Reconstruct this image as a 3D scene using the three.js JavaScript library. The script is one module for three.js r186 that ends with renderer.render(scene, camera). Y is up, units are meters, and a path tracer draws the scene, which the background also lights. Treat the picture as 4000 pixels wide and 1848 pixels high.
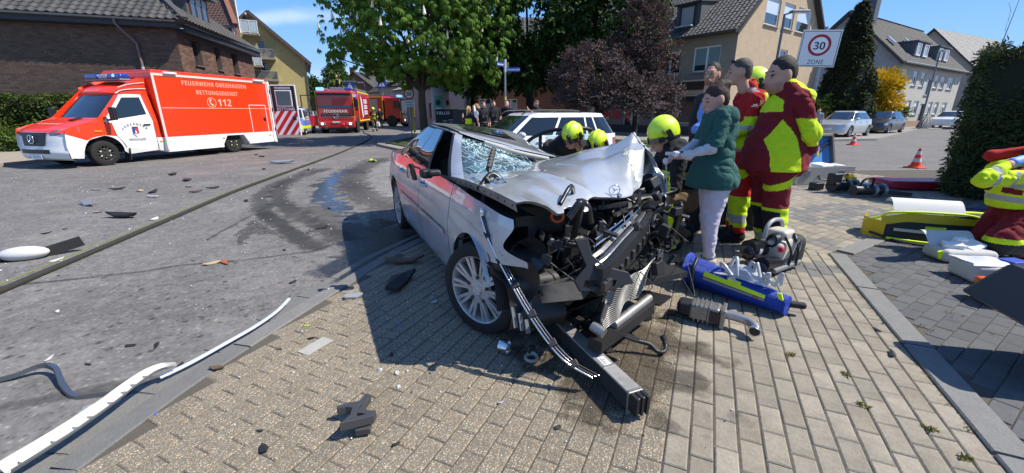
import*as THREE from 'three';
import{mergeGeometries,mergeVertices,toCreasedNormals}from 'three/addons/utils/BufferGeometryUtils.js';
import{RoundedBoxGeometry}from 'three/addons/geometries/RoundedBoxGeometry.js';
const scene=new THREE.Scene();
const renderer=new THREE.WebGLRenderer({antialias:true});
renderer.toneMapping=THREE.LinearToneMapping;
renderer.toneMappingExposure=1.4;
renderer.shadowMap.enabled=true;
const camera=new THREE.PerspectiveCamera(60.0,4000/1848,0.05,900);
camera.position.set(0,1.47,0);
camera.rotation.set(-16.96*Math.PI/180,0,0);
const sunDir=new THREE.Vector3(0.63,0.775,0.04).normalize();
const sun=new THREE.DirectionalLight(new THREE.Color(1.0,0.945,0.85),5.0);
sun.position.copy(sunDir).multiplyScalar(120);
sun.castShadow=true;
Object.assign(sun.shadow.camera,{left:-60,right:60,top:60,bottom:-60,near:1,far:300});
sun.shadow.mapSize.set(4096,4096);
scene.add(sun,sun.target);
let seed=12345;
function reseed(s){seed=s>>>0;}
function rnd(a=0,b=1){
seed=(seed + 0x6D2B79F5)>>>0;
let t=seed;t=Math.imul(t ^(t>>>15),t|1);t ^=t + Math.imul(t ^(t>>>7),t|61);
return a +(b - a)*(((t ^(t>>>14))>>>0)/4294967296);
}
const pick=(a)=>a[Math.floor(rnd()*a.length)];
function hash(x,y,z){let h=Math.imul(x|0,374761393)^ Math.imul(y|0,668265263)^ Math.imul(z|0,2147483647 ^ 0x5bd1e995);h=Math.imul(h ^(h>>>13),1274126177);return((h ^(h>>>16))>>>0)/4294967296;}
const sm=(t)=>t*t*(3 - 2*t),mix=(a,b,t)=>a +(b - a)*t,clamp=(v,a=0,b=1)=>Math.min(b,Math.max(a,v));
const sstep=(a,b,x)=>sm(clamp((x - a)/(b - a)));
function vn(x,y,z=0){
const X=Math.floor(x),Y=Math.floor(y),Z=Math.floor(z),u=sm(x - X),v=sm(y - Y),w=sm(z - Z);
const L=(k)=>mix(mix(hash(X,Y,k),hash(X + 1,Y,k),u),mix(hash(X,Y + 1,k),hash(X + 1,Y + 1,k),u),v);
return mix(L(Z),L(Z + 1),w);
}
const fbm=(x,y,z=0,o=4)=>{let s=0,a=0.5,t=0;for(let i=0;i<o;i++){s +=a*vn(x,y,z + i*7);t +=a;x*=2.03;y*=2.03;z*=2.03;a*=0.5;}return s/t;};
function tn(x,y,n,k){const X=Math.floor(x),Y=Math.floor(y),u=sm(x - X),v=sm(y - Y),m=(i)=>((i%n)+ n)%n;return mix(mix(hash(m(X),m(Y),k),hash(m(X + 1),m(Y),k),u),mix(hash(m(X),m(Y + 1),k),hash(m(X + 1),m(Y + 1),k),u),v);}
const tfbm=(u,v,n,k,o=4)=>{let s=0,a=0.5,t=0;for(let i=0;i<o;i++){s +=a*tn(u*n,v*n,n,k + i*13);t +=a;n*=2;a*=0.5;}return s/t;};
{
const W=1024,H=512,d=new Float32Array(W*H*4);
for(let j=0;j<H;j++)for(let i=0;i<W;i++){
const el=((j + 0.5)/H - 0.5)*Math.PI,az=((i + 0.5)/W)*2*Math.PI,y=Math.max(0,Math.sin(el));
const st=[[0,0.52,0.68,0.86],[0.1,0.25,0.47,0.84],[0.22,0.145,0.36,0.79],[0.5,0.085,0.22,0.55],[1,0.06,0.155,0.42]];
let q=0;while(q<3&&y>st[q + 1][0])q++;
const t=clamp((y - st[q][0])/(st[q + 1][0]- st[q][0]));
let r=mix(st[q][1],st[q + 1][1],t),g=mix(st[q][2],st[q + 1][2],t),b=mix(st[q][3],st[q + 1][3],t);
const dx=Math.cos(el)*Math.cos(az),dz=Math.cos(el)*Math.sin(az),k=1/(y + 0.12);
const c=sstep(0.56,0.86,fbm(dx*k*1.1 + 3,dz*k*3.0 + 7,2,5))*0.4*sstep(0.02,0.12,y);
r=mix(r,0.86,c);g=mix(g,0.9,c);b=mix(b,0.95,c);
d.set([r,g,b,1],(j*W + i)*4);
}
const t=new THREE.DataTexture(d,W,H,THREE.RGBAFormat,THREE.FloatType);
t.mapping=THREE.EquirectangularReflectionMapping;t.magFilter=t.minFilter=THREE.LinearFilter;t.wrapS=THREE.RepeatWrapping;t.needsUpdate=true;
scene.background=t;scene.environment=t;
}
const V=(x,y,z)=>new THREE.Vector3(x,y,z),D2R=Math.PI/180;
function fix(g,keepUV){
if(g.index)g=g.toNonIndexed();
for(const k of Object.keys(g.attributes))if(!['position','normal','uv','color'].includes(k))g.deleteAttribute(k);
if(!g.attributes.normal)g.computeVertexNormals();
if(!keepUV||!g.attributes.uv)boxUV(g);
g.userData={};return g;
}
function boxUV(g){
const p=g.attributes.position,n=g.attributes.normal,uv=new Float32Array(p.count*2);
for(let i=0;i<p.count;i +=3){
let ax=0,ay=0,az=0;
for(let k=i;k<i + 3;k++){ax +=n.getX(k);ay +=n.getY(k);az +=n.getZ(k);}
ax=Math.abs(ax);ay=Math.abs(ay);az=Math.abs(az);
for(let k=i;k<i + 3;k++){
const x=p.getX(k),y=p.getY(k),z=p.getZ(k);
if(ay>=ax&&ay>=az){uv[2*k]=x;uv[2*k + 1]=z;}else if(ax>=az){uv[2*k]=z;uv[2*k + 1]=y;}else{uv[2*k]=x;uv[2*k + 1]=y;}
}
}
g.setAttribute('uv',new THREE.BufferAttribute(uv,2));
}
const m4=new THREE.Matrix4(),eu=new THREE.Euler(),qt=new THREE.Quaternion();
function place(g,x=0,y=0,z=0,rx=0,ry=0,rz=0){eu.set(rx,ry,rz,'YXZ');m4.compose(V(x,y,z),qt.setFromEuler(eu),V(1,1,1));return g.applyMatrix4(m4);}
const B=(w,h,d,x,y,z,rx,ry,rz)=>fix(place(new THREE.BoxGeometry(w,h,d),x,y,z,rx,ry,rz));
const RB=(w,h,d,r,x,y,z,rx,ry,rz,s=2)=>fix(place(new RoundedBoxGeometry(w,h,d,s,Math.min(r,w/2.01,h/2.01,d/2.01)),x,y,z,rx,ry,rz));
const CY=(r1,r2,h,x,y,z,rx,ry,rz,n=16,open=false)=>fix(place(new THREE.CylinderGeometry(r1,r2,h,n,1,open),x,y,z,rx,ry,rz));
const SP=(r,x,y,z,sx=1,sy=1,sz=1,n=16)=>fix(new THREE.SphereGeometry(r,n,Math.max(6,n*0.6|0)).applyMatrix4(new THREE.Matrix4().makeScale(sx,sy,sz)).translate(x,y,z));
const TO=(R,r,x,y,z,rx,ry,rz,n=24,m=8,arc)=>fix(place(new THREE.TorusGeometry(R,r,m,n,arc),x,y,z,rx,ry,rz));
const vecs=(pts)=>pts.map((p)=>(p.isVector3?p:V(...p)));
function TU(pts,r,n=0,m=8,closed=false,tension=0.5){const c=new THREE.CatmullRomCurve3(vecs(pts),closed,'catmullrom',tension);return fix(new THREE.TubeGeometry(c,n||pts.length*6,r,m,closed));}
function BAR(a,b,w,h=w,roll=0){a=V(...a);b=V(...b);const d=b.clone().sub(a),L=d.length();const g=new THREE.BoxGeometry(w,h,L);if(roll)g.rotateZ(roll);m4.identity().lookAt(b,a,Math.abs(d.y)>0.999*L?V(1,0,0):V(0,1,0));g.applyMatrix4(m4);g.translate((a.x + b.x)/2,(a.y + b.y)/2,(a.z + b.z)/2);return fix(g);}
function ROD(a,b,r,r2=r,n=10){a=V(...a);b=V(...b);const d=b.clone().sub(a),L=d.length();const g=new THREE.CylinderGeometry(r2,r,L,n);g.applyQuaternion(qt.setFromUnitVectors(V(0,1,0),d.normalize()));g.translate((a.x + b.x)/2,(a.y + b.y)/2,(a.z + b.z)/2);return fix(g);}
function LA(pts,x=0,y=0,z=0,rx,ry,rz,n=24){return fix(place(new THREE.LatheGeometry(pts.map((p)=>new THREE.Vector2(...p)),n),x,y,z,rx,ry,rz));}
const shp=(pts,holes)=>{const s=new THREE.Shape(pts.map((p)=>new THREE.Vector2(...p)));for(const h of holes||[])s.holes.push(new THREE.Path(h.map((p)=>new THREE.Vector2(...p))));return s;};
function EX(pts,depth,bev=0,holes){return fix(new THREE.ExtrudeGeometry(shp(pts,holes),{depth,bevelEnabled:bev>0,bevelSize:bev,bevelThickness:bev,bevelSegments:2,curveSegments:8}));}
function SURF(nu,nv,fn,closedU=false){
const pos=[],idx=[],uv=[];
for(let j=0;j<=nv;j++)for(let i=0;i<=nu;i++){const p=fn(i/nu,j/nv);pos.push(...(p.isVector3?[p.x,p.y,p.z]:p));uv.push(i/nu,j/nv);}
for(let j=0;j<nv;j++)for(let i=0;i<nu;i++){const a=j*(nu + 1)+ i,b=a + 1,c=a + nu + 1,e=c + 1;idx.push(a,b,e,a,e,c);}
const g=new THREE.BufferGeometry();g.setAttribute('position',new THREE.Float32BufferAttribute(pos,3));g.setAttribute('uv',new THREE.Float32BufferAttribute(uv,2));g.setIndex(idx);g.computeVertexNormals();
if(closedU){const n=g.attributes.normal;for(let j=0;j<=nv;j++){const a=j*(nu + 1),b=a + nu;const v=V(n.getX(a)+ n.getX(b),n.getY(a)+ n.getY(b),n.getZ(a)+ n.getZ(b)).normalize();n.setXYZ(a,v.x,v.y,v.z);n.setXYZ(b,v.x,v.y,v.z);}}
return g;
}
const SU=(nu,nv,fn,c,keep)=>fix(SURF(nu,nv,fn,c),keep);
function POLY(faces){const pos=[];for(const f of faces)for(let i=1;i<f.length - 1;i++)pos.push(...f[0],...f[i],...f[i + 1]);const g=new THREE.BufferGeometry();g.setAttribute('position',new THREE.Float32BufferAttribute(pos,3));g.computeVertexNormals();return fix(g);}
function SLAB(pts,y0,y1){const g=new THREE.ExtrudeGeometry(shp(pts.map(([x,z])=>[x,-z])),{depth:y1 - y0,bevelEnabled:false});g.rotateX(-Math.PI/2);g.translate(0,y0,0);return fix(g);}
function SHEET(pts,y){const g=new THREE.ShapeGeometry(shp(pts.map(([x,z])=>[x,-z])));g.rotateX(-Math.PI/2);g.translate(0,y,0);return fix(g);}
function SWEEP(path,sec,closed=false){
const P=vecs(path),out=[];
const rows=P.map((p,i)=>{const d=(P[Math.min(i + 1,P.length - 1)].clone().sub(P[Math.max(i - 1,0)]));d.y=0;d.normalize();const s=V(-d.z,0,d.x);return sec.map(([a,b])=>V(p.x + s.x*a,p.y + b,p.z + s.z*a));});
const n=sec.length -(closed?0:1);
for(let i=0;i<P.length - 1;i++)for(let k=0;k<n;k++){const a=rows[i][k],b=rows[i][(k + 1)%sec.length],c=rows[i + 1][(k + 1)%sec.length],d=rows[i + 1][k];out.push([a.toArray(),b.toArray(),c.toArray(),d.toArray()]);}
if(closed){out.push(rows[0].map((v)=>v.toArray()).reverse());out.push(rows[P.length - 1].map((v)=>v.toArray()));}
return POLY(out);
}
const tr=(gs,x,y,z,rx,ry,rz)=>gs.map((g)=>place(g,x,y,z,rx,ry,rz));
function tint(g,c){const n=g.attributes.position.count,a=new Float32Array(n*3);for(let i=0;i<n;i++)a.set(c,i*3);g.setAttribute('color',new THREE.BufferAttribute(a,3));return g;}
function merge(gs){gs=[].concat(gs);if(gs.length===1)return gs[0];const col=gs.some((g)=>g.attributes.color);if(col)gs.forEach((g)=>{if(!g.attributes.color)tint(g,[1,1,1]);});return mergeGeometries(gs);}
const used={};
function numbered(n){const k=used[n]=(used[n]??-1)+ 1;return k?`${n}_${String(k).padStart(3, '0')}`:n;}
function mesh(name,gs,mat,parent){
const m=new THREE.Mesh(merge(gs),mat);m.castShadow=m.receiveShadow=true;
m.name=parent&&parent!==scene?name:numbered(name);(parent||scene).add(m);return m;
}
function tag(o,label,category,group,kind){if(label)o.userData.label=label;if(category)o.userData.category=category;if(group)o.userData.group=group;if(kind)o.userData.kind=kind;return o;}
function thing(name,label,category,pos=[0,0,0],turn=0,group){const o=new THREE.Group();o.name=numbered(name);o.position.set(...pos);o.rotation.y=turn;scene.add(o);return tag(o,label,category,group);}
function sub(name,parent,pos=[0,0,0],turn=0){const o=new THREE.Group();o.name=name;o.position.set(...pos);o.rotation.y=turn;parent.add(o);return o;}
function copyOf(o,pos,turn,label){const c=o.clone();c.name=numbered(o.name.replace(/_\d{3}$/,''));c.userData={...o.userData};if(label)c.userData.label=label;if(pos)c.position.set(...pos);if(turn!==undefined)c.rotation.y=turn;scene.add(c);return c;}
const structure=(name,gs,mat)=>tag(mesh(name,gs,mat),null,null,null,'structure');
function dataTex(n,fn,srgb=true,m=n){
const d=new Uint8Array(n*m*4);
for(let j=0;j<m;j++)for(let i=0;i<n;i++){const c=fn(i/n,j/m,i,j),k=(j*n + i)*4;d[k]=clamp(c[0])*255;d[k + 1]=clamp(c[1])*255;d[k + 2]=clamp(c[2])*255;d[k + 3]=255;}
const t=new THREE.DataTexture(d,n,m);t.wrapS=t.wrapT=THREE.RepeatWrapping;t.magFilter=THREE.LinearFilter;t.minFilter=THREE.LinearMipmapLinearFilter;t.generateMipmaps=true;if(srgb)t.colorSpace=THREE.SRGBColorSpace;t.needsUpdate=true;return t;
}
function rep(t,metres){const c=t.clone();c.repeat.set(1/metres,1/metres);c.needsUpdate=true;return c;}
const toS=(v)=>v<=0.0031308?v*12.92:1.055*Math.pow(v,1/2.4)- 0.055;
const grey=(v)=>[v,v,v];
const texSpeck=dataTex(512,(u,v,i,j)=>grey(0.72 + 0.28*(0.45*hash(i,j,5)+ 0.3*tfbm(u,v,64,3,2)+ 0.25*tfbm(u,v,8,9))));
const texBlotch=dataTex(256,(u,v)=>grey(0.78 + 0.22*tfbm(u,v,6,21,5)));
const texBump=dataTex(256,(u,v,i,j)=>grey(0.5*tfbm(u,v,32,31,3)+ 0.5*hash(i,j,8)),false);
const texCloth=dataTex(256,(u,v,i,j)=>grey(0.86 + 0.14*(0.5*tfbm(u,v,12,41,4)+ 0.5*hash(i,j,77))));
const texGrime=dataTex(512,(u,v,i,j)=>grey(0.9 + 0.1*sstep(0.25,0.6,tfbm(u,v,5,61,5))- 0.05*hash(i,j,3)));
const matCache=new Map();
function M(c,rough=0.7,metal=0,ex={}){
const key=JSON.stringify([c,rough,metal,{...ex,tex:ex.tex&&[ex.tex[0].uuid,ex.tex[1]]}]);
if(matCache.has(key))return matCache.get(key);
const{tex,bump,phys,...rest}=ex;
const P=phys||rest.clearcoat||rest.transmission||rest.sheen;
const m=new(P?THREE.MeshPhysicalMaterial:THREE.MeshStandardMaterial)({roughness:rough,metalness:metal,side:THREE.DoubleSide,...rest});
m.color.setRGB(...c);
if(tex)m.map=repC(tex[0],tex[1]);
if(bump){m.bumpMap=repC(texBump,bump[0]);m.bumpScale=bump[1];}
matCache.set(key,m);return m;
}
const repCache=new Map();
function repC(t,s){const k=t.uuid + s;if(!repCache.has(k))repCache.set(k,rep(t,s));return repCache.get(k);}
const paint=(c,rough=0.35,ex={})=>M(c,rough,0,{clearcoat:1,clearcoatRoughness:0.04,...ex});
const cloth=(c,ex={})=>M(c,0.92,0,{tex:[texCloth,0.35],...ex});
const plaster=(c,ex={})=>M(c,0.93,0,{tex:[texSpeck,2.3],bump:[0.6,0.006],...ex});
const BLK=M([0.012,0.012,0.013],0.45),RUB=M([0.016,0.016,0.016],0.82,0,{tex:[texSpeck,0.3]}),PLA=M([0.014,0.014,0.015],0.5),MATB=M([0.02,0.02,0.02],0.75);
const CHR=M([0.75,0.75,0.76],0.12,1),ALU=M([0.55,0.55,0.55],0.38,1,{tex:[texSpeck,0.25]}),STEEL=M([0.42,0.42,0.43],0.45,1),GALV=M([0.38,0.39,0.4],0.5,0.8,{tex:[texBlotch,0.6]});
const WHT=M([0.75,0.75,0.74],0.5),GLASSD=M([0.012,0.016,0.018],0.04,0,{phys:true,clearcoat:1,clearcoatRoughness:0.02,ior:1.6});
const PANE=M([0.03,0.04,0.05],0.03,0,{phys:true,clearcoat:1,clearcoatRoughness:0.01});
function canvasTex(w,h,fn){const c=document.createElement('canvas');c.width=w;c.height=h;const x=c.getContext('2d');fn(x,w,h);const t=new THREE.CanvasTexture(c);t.colorSpace=THREE.SRGBColorSpace;t.magFilter=THREE.LinearFilter;return t;}
function printMat(w,h,fn,clear=true,ex={}){return new THREE.MeshStandardMaterial({map:canvasTex(w,h,fn),transparent:clear,roughness:0.5,side:THREE.DoubleSide,...ex});}
function PRINT(w,h,x=0,y=0,z=0,rx=0,ry=0,rz=0){return fix(place(new THREE.PlaneGeometry(w,h),x,y,z,rx,ry,rz),true);}
function text(ctx,s,x,y,size,color,font='bold',fam='sans-serif',align='center',sx=1){ctx.save();ctx.translate(x,y);ctx.scale(sx,1);ctx.fillStyle=color;ctx.font=`${font} ${size}px ${fam}`;ctx.textAlign=align;ctx.textBaseline='middle';ctx.fillText(s,0,0);ctx.restore();}
const YR=-0.045;
const distSeg=(x,z,a,b)=>{const dx=b[0]- a[0],dz=b[1]- a[1],t=clamp(((x - a[0])*dx +(z - a[1])*dz)/(dx*dx + dz*dz));return[Math.hypot(x - a[0]- t*dx,z - a[1]- t*dz),t];};
function distLine(x,z,pts){let best=1e9;for(let i=0;i<pts.length - 1;i++){const d=distSeg(x,z,pts[i],pts[i + 1])[0];if(d<best)best=d;}return best;}
function inside(x,z,p){let c=false;for(let i=0,j=p.length - 1;i<p.length;j=i++)if((p[i][1]>z)!==(p[j][1]>z)&&x<(p[j][0]- p[i][0])*(z - p[i][1])/(p[j][1]- p[i][1])+ p[i][0])c=!c;return c;}
const smoothPath=(pts,n)=>new THREE.CatmullRomCurve3(pts.map(([x,z])=>V(x,0,z)),false,'centripetal').getSpacedPoints(n).map((p)=>[p.x,p.z]);
const asphaltBase=(u,v,i,j)=>{const s=hash(i,j,1),f=tfbm(u,v,96,2,2),w=tfbm(u,v,7,4,4);let k=0.40 + 0.09*(s - 0.5)+ 0.10*(f - 0.5)+ 0.07*(w - 0.5);if(s>0.985)k +=0.12;if(s<0.02)k -=0.09;return[k*1.015,k*0.985,k*0.955];};
const texAsphalt=dataTex(1024,asphaltBase);
const asphaltM=M([1,1,1],0.9,0,{tex:[texAsphalt,6],bump:[0.4,0.004]});
structure('road',SHEET([[-420,60],[420,60],[420,-520],[-420,-520]],YR),asphaltM);
{
const x0=-16,z0=-20,S=20.0,N=1408;
const arcs=[[[[-5.54,-11.36],[-5.33,-10.04],[-5.09,-8.63],[-4.69,-7.55],[-4.19,-6.7],[-3.54,-5.84],[-2.96,-5.23],[-2.53,-4.79],[-2.26,-4.51]],0.17,0.55],[[[-5.15,-11.36],[-5.15,-10.53],[-5.02,-9.18],[-4.61,-7.98],[-4.05,-7.04],[-3.52,-6.39],[-2.87,-5.67],[-2.35,-5.1],[-2.05,-4.79]],0.2,0.6],[[[-3.85,-6.19],[-3.15,-5.45],[-2.58,-4.79],[-2.33,-4.51]],0.12,0.5],[[[-2.02,-6.7],[-2.48,-7.16],[-3.13,-8.13],[-3.78,-9.59],[-4.19,-11.36],[-4.43,-13.87]],0.42,0.62],[[[-2.72,-1.82],[-2.59,-1.89],[-2.44,-1.95],[-2.27,-2.02],[-2.07,-2.08]],0.05,0.4],[[[-3.2,-6.5],[-2.6,-5.7],[-1.9,-5.0]],0.35,0.4]].map(([p,w,a])=>[smoothPath(p,30),w,a]);
const cracks=[[[-3.17,-3.98],[-2.94,-4.06],[-2.52,-4.26],[-2.27,-4.39],[-2.2,-4.49],[-2.05,-4.79]],[[-4.38,-3.49],[-3.97,-3.62],[-3.65,-3.78],[-3.43,-3.94],[-2.97,-4.07]],[[-3.76,-4.79],[-3.95,-5.92],[-4.06,-6.59]],[[-5.6,-3.4],[-4.6,-3.4],[-3.9,-3.7]]];
const fan=[[-3.83,-5.84],[-3.69,-5.3],[-3.28,-4.62],[-3.28,-4.85],[-3.22,-5.1],[-2.93,-4.97],[-3.4,-5.45]];
const dry=[[-3.89,-13.45],[-4.25,-11.98],[-3.81,-9.81],[-3.13,-8.29],[-2.47,-7.29],[-2.03,-6.81],[0,-6.8],[0,-13.4]];
const drops=[];reseed(7);for(let k=0;k<130;k++)drops.push([rnd(-3.4,-1.7),rnd(-4.2,-2.3),rnd(0.004,0.02)]);for(let k=0;k<50;k++)drops.push([rnd(-7,-1.8),rnd(-8,-1.5),rnd(0.006,0.025)]);
const near=new Map(),cell=(x,z)=>Math.floor(x*2)*1000 + Math.floor(z*2);
for(const d of drops)for(const a of[-1,0,1])for(const b of[-1,0,1]){const k=cell(d[0]+ a*0.06,d[1]+ b*0.06);const l=near.get(k)||near.set(k,[]).get(k);if(!l.includes(d))l.push(d);}
const box=arcs.map(([p,w])=>[Math.min(...p.map((q)=>q[0]))- w*2,Math.max(...p.map((q)=>q[0]))+ w*2,Math.min(...p.map((q)=>q[1]))- w*2,Math.max(...p.map((q)=>q[1]))+ w*2]);
const t=dataTex(N,(u,v,i,j)=>{
const x=x0 + u*S,z=z0 + v*S;
let[r,g,b]=asphaltBase((u*3.333)%1,(v*3.333)%1,i,j);
let k=1 + 0.12*(fbm(x*0.35 + 9,z*0.35,3,3)- 0.5);
const rag=vn(x*9,z*9,4),rag2=vn(x*38,z*38,6),lump=vn(x*1.3,z*1.3,11);
arcs.forEach(([p,w,a],q)=>{const bb=box[q];if(x<bb[0]||x>bb[1]||z<bb[2]||z>bb[3])return;const d=distLine(x,z,p)/w +(rag - 0.5)*0.7 +(rag2 - 0.5)*0.5;if(d<1.1)k*=1 - a*sstep(1.1,0.45,d)*(0.55 + 0.45*lump)*(0.72 + 0.28*rag2);});
for(const c of cracks){if(Math.abs(x - c[0][0])>2.5||Math.abs(z - c[0][1])>2.5)continue;const d=distLine(x,z,c)+(rag - 0.5)*0.03;if(d<0.022)k*=0.66;}
if(x>-4.2&&x<-2.7&&z>-6.2&&z<-4.2&&inside(x +(rag - 0.5)*0.3,z +(rag - 0.5)*0.3,fan))k*=mix(0.5,0.9,rag2);
if(x>-4.4&&x<0&&z>-13.5&&z<-6.7&&inside(x +(rag - 0.5)*0.1,z +(rag - 0.5)*0.1,dry)){r*=1.12;g*=1.12;b*=1.12;}
const l=near.get(cell(x,z));if(l)for(const d of l){const q=Math.hypot(x - d[0],z - d[1])/d[2]+(rag2 - 0.5)*0.8;if(q<1)k*=0.62;}
if(x>-12&&x<-3.5&&z<-9){const q=sstep(0.5,0.7,fbm(x*0.5,z*0.8,17,4))*0.28*sstep(-9,-10.5,z);r=mix(r,0.56,q);g=mix(g,0.45,q);b=mix(b,0.41,q);}
const dust=sstep(0.55,0.75,fbm(x*2.2,z*2.2,23,4))*0.035;r +=dust;g +=dust;b +=dust*0.9;
return[r*k,g*k,b*k];
});
t.wrapS=t.wrapT=THREE.ClampToEdgeWrapping;
const g=new THREE.PlaneGeometry(S,S);g.rotateX(-Math.PI/2);g.translate(x0 + S/2,YR + 0.005,z0 + S/2);
const uv=g.attributes.uv,p=g.attributes.position;for(let i=0;i<4;i++)uv.setXY(i,(p.getX(i)- x0)/S,(p.getZ(i)- z0)/S);
const m=new THREE.MeshStandardMaterial({map:t,roughness:0.9});
const o=new THREE.Mesh(g,m);o.name='road_surface';o.userData.kind='structure';o.receiveShadow=true;scene.add(o);
}
function film(name,label,poly,y,c,rough,rag,most=1){
const xs=poly.map((p)=>p[0]),zs=poly.map((p)=>p[1]),x0=Math.min(...xs)- rag,x1=Math.max(...xs)+ rag,z0=Math.min(...zs)- rag,z1=Math.max(...zs)+ rag;
const t=dataTex(256,(u,v)=>{const x=mix(x0,x1,u),z=mix(z0,z1,v),e=Math.min(1,Math.min(x - x0,x1 - x,z - z0,z1 - z)/rag*2),j=(k)=>(fbm(x*6 + k,z*6,k,4)- 0.5)*rag*4;let s=0;for(let k=0;k<4;k++)s +=inside(x + j(k*9 + 2)*0.7 + j(31),z + j(k*9 + 5)*0.7 + j(47),poly)?0.25:0;return grey(s*e*most*(0.75 + 0.25*vn(x*30,z*30,3)));},false);
t.wrapS=t.wrapT=THREE.ClampToEdgeWrapping;
const p=new THREE.PlaneGeometry(x1 - x0,z1 - z0);p.rotateX(-Math.PI/2);p.translate((x0 + x1)/2,y,(z0 + z1)/2);const uv=p.attributes.uv,q=p.attributes.position;for(let i=0;i<4;i++)uv.setXY(i,(q.getX(i)- x0)/(x1 - x0),(q.getZ(i)- z0)/(z1 - z0));
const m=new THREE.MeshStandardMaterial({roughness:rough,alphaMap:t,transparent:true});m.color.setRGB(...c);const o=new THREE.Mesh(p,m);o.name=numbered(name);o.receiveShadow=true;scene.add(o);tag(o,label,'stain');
}
film('fluid_puddle','dark glossy run of spilled fluid curving across the road',[[-3.91,-7.98],[-4.22,-8.8],[-4.41,-9.81],[-4.62,-11.07],[-4.38,-11.36],[-4.24,-10.4],[-3.9,-8.99],[-3.45,-7.83],[-2.98,-6.92],[-2.58,-6.39],[-1.83,-5.67],[-1.74,-5.3],[-1.92,-5.23],[-2.29,-5.84],[-2.76,-6.39],[-3.29,-6.92]],YR + 0.009,[0.02,0.022,0.026],0.16,0.16);
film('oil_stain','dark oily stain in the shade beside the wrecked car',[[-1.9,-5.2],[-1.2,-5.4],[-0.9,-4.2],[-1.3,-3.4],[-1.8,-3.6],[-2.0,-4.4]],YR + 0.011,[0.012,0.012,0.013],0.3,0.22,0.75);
film('fluid_stain','brown fluid stains on the paving under the crushed front',[[0.0,-2.5],[0.5,-2.75],[1.2,-2.75],[1.35,-2.35],[1.0,-2.15],[0.8,-1.75],[0.4,-1.7],[0.1,-2.1]],0.0045,[0.035,0.026,0.016],0.35,0.2,0.5);
const kerbPts=smoothPath([[-2.0,0.8],[-2.03,-0.6],[-2.014,-1.372],[-1.979,-1.687],[-1.932,-2.038],[-1.729,-2.895],[-1.574,-3.483],[-1.387,-4.192],[-1.1,-4.9],[-0.55,-6.2],[0.3,-7.7],[1.6,-9.1],[3.4,-10.2],[6,-10.75],[10,-11.0],[16,-11.1],[30,-11.2]],220);
const paveEdge=kerbPts.map(([x,z],i)=>{const a=kerbPts[Math.max(0,i - 1)],b=kerbPts[Math.min(kerbPts.length - 1,i + 1)],L=Math.hypot(b[0]- a[0],b[1]- a[1]);return[x -(b[1]- a[1])/L*0.15,z +(b[0]- a[0])/L*0.15];});
const pavePoly=[...paveEdge,[30,2.5],[-2,2.5]];
const dirtM=M([0.125,0.108,0.082],1,0,{tex:[texSpeck,0.5]});
structure('pavement_bed',SLAB(pavePoly,-0.3,-0.0065),dirtM);
{
const kerb=tag(new THREE.Group(),null,null,null,'structure');kerb.name='kerb';scene.add(kerb);
const gut=tag(new THREE.Group(),null,null,null,'structure');gut.name='gutter';scene.add(gut);
const ms=[[0.235,0.228,0.215],[0.21,0.205,0.196],[0.26,0.25,0.235]].map((c)=>M(c,0.95,0,{tex:[texSpeck,0.5],bump:[0.3,0.004]}));
const gms=[[0.25,0.243,0.228],[0.225,0.22,0.208]].map((c)=>M(c,0.95,0,{tex:[texSpeck,0.4],bump:[0.3,0.005]}));
const curve=new THREE.CatmullRomCurve3(kerbPts.map(([x,z])=>V(x,0,z))),L=curve.getLength();
reseed(3);
for(let s=0.2;s<Math.min(L - 1,26);s +=1.0){
const path=[0,0.25,0.5,0.75,1].map((k)=>{const p=curve.getPointAt((s + 0.006 + k*0.988)/L);return[p.x,rnd(-0.002,0.002)*0,p.z];});
const h=rnd(-0.004,0.003);
mesh('kerb_stone',SWEEP(path,[[0.004,-0.2],[0.004,-0.012 + h],[0.016,-0.001 + h],[0.138,-0.001 + h],[0.146,-0.008 + h],[0.146,-0.2]],true),pick(ms),kerb);
}
for(let s=0.2;s<Math.min(L - 1,16);s +=0.42){
const path=[0,0.5,1].map((k)=>{const p=curve.getPointAt((s + 0.005 + k*0.41)/L);return[p.x,0,p.z];});
mesh('gutter_stone',SWEEP(path,[[-0.025,-0.2],[-0.025,YR + 0.004],[-0.033,YR + 0.01],[-0.172,YR + 0.012],[-0.18,YR + 0.004],[-0.18,-0.2]],true),pick(gms),gut);
}
}
const tAng=25*D2R,tv=[Math.sin(tAng),-Math.cos(tAng)],nv=[Math.cos(tAng),Math.sin(tAng)];
const drvC=[3.43,-4.19],t2=[0.843,-0.538];
const drvA=[drvC[0]- tv[0]*6,drvC[1]- tv[1]*6],drvB=[drvC[0]+ t2[0]*6,drvC[1]+ t2[1]*6];
function paverGeo(L,W,du,bev=0.005){
const l=L/2,w=W/2,h=0.05,b=bev,q=(x,y,z)=>[x,y,z];
const T=[q(-l + b,0,-w + b),q(-l + b,0,w - b),q(l - b,0,w - b),q(l - b,0,-w + b)],U=[q(-l,-b*0.8,-w),q(-l,-b*0.8,w),q(l,-b*0.8,w),q(l,-b*0.8,-w)],D=[q(-l,-h,-w),q(-l,-h,w),q(l,-h,w),q(l,-h,-w)];
const f=[T];for(let i=0;i<4;i++){const j=(i + 1)%4;f.push([T[j],T[i],U[i],U[j]].reverse());f.push([U[j],U[i],D[i],D[j]].reverse());}
const g=POLY(f),uv=g.attributes.uv;for(let i=0;i<uv.count;i++)uv.setXY(i,uv.getX(i)+ du[0],uv.getY(i)+ du[1]);return g;
}
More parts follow.
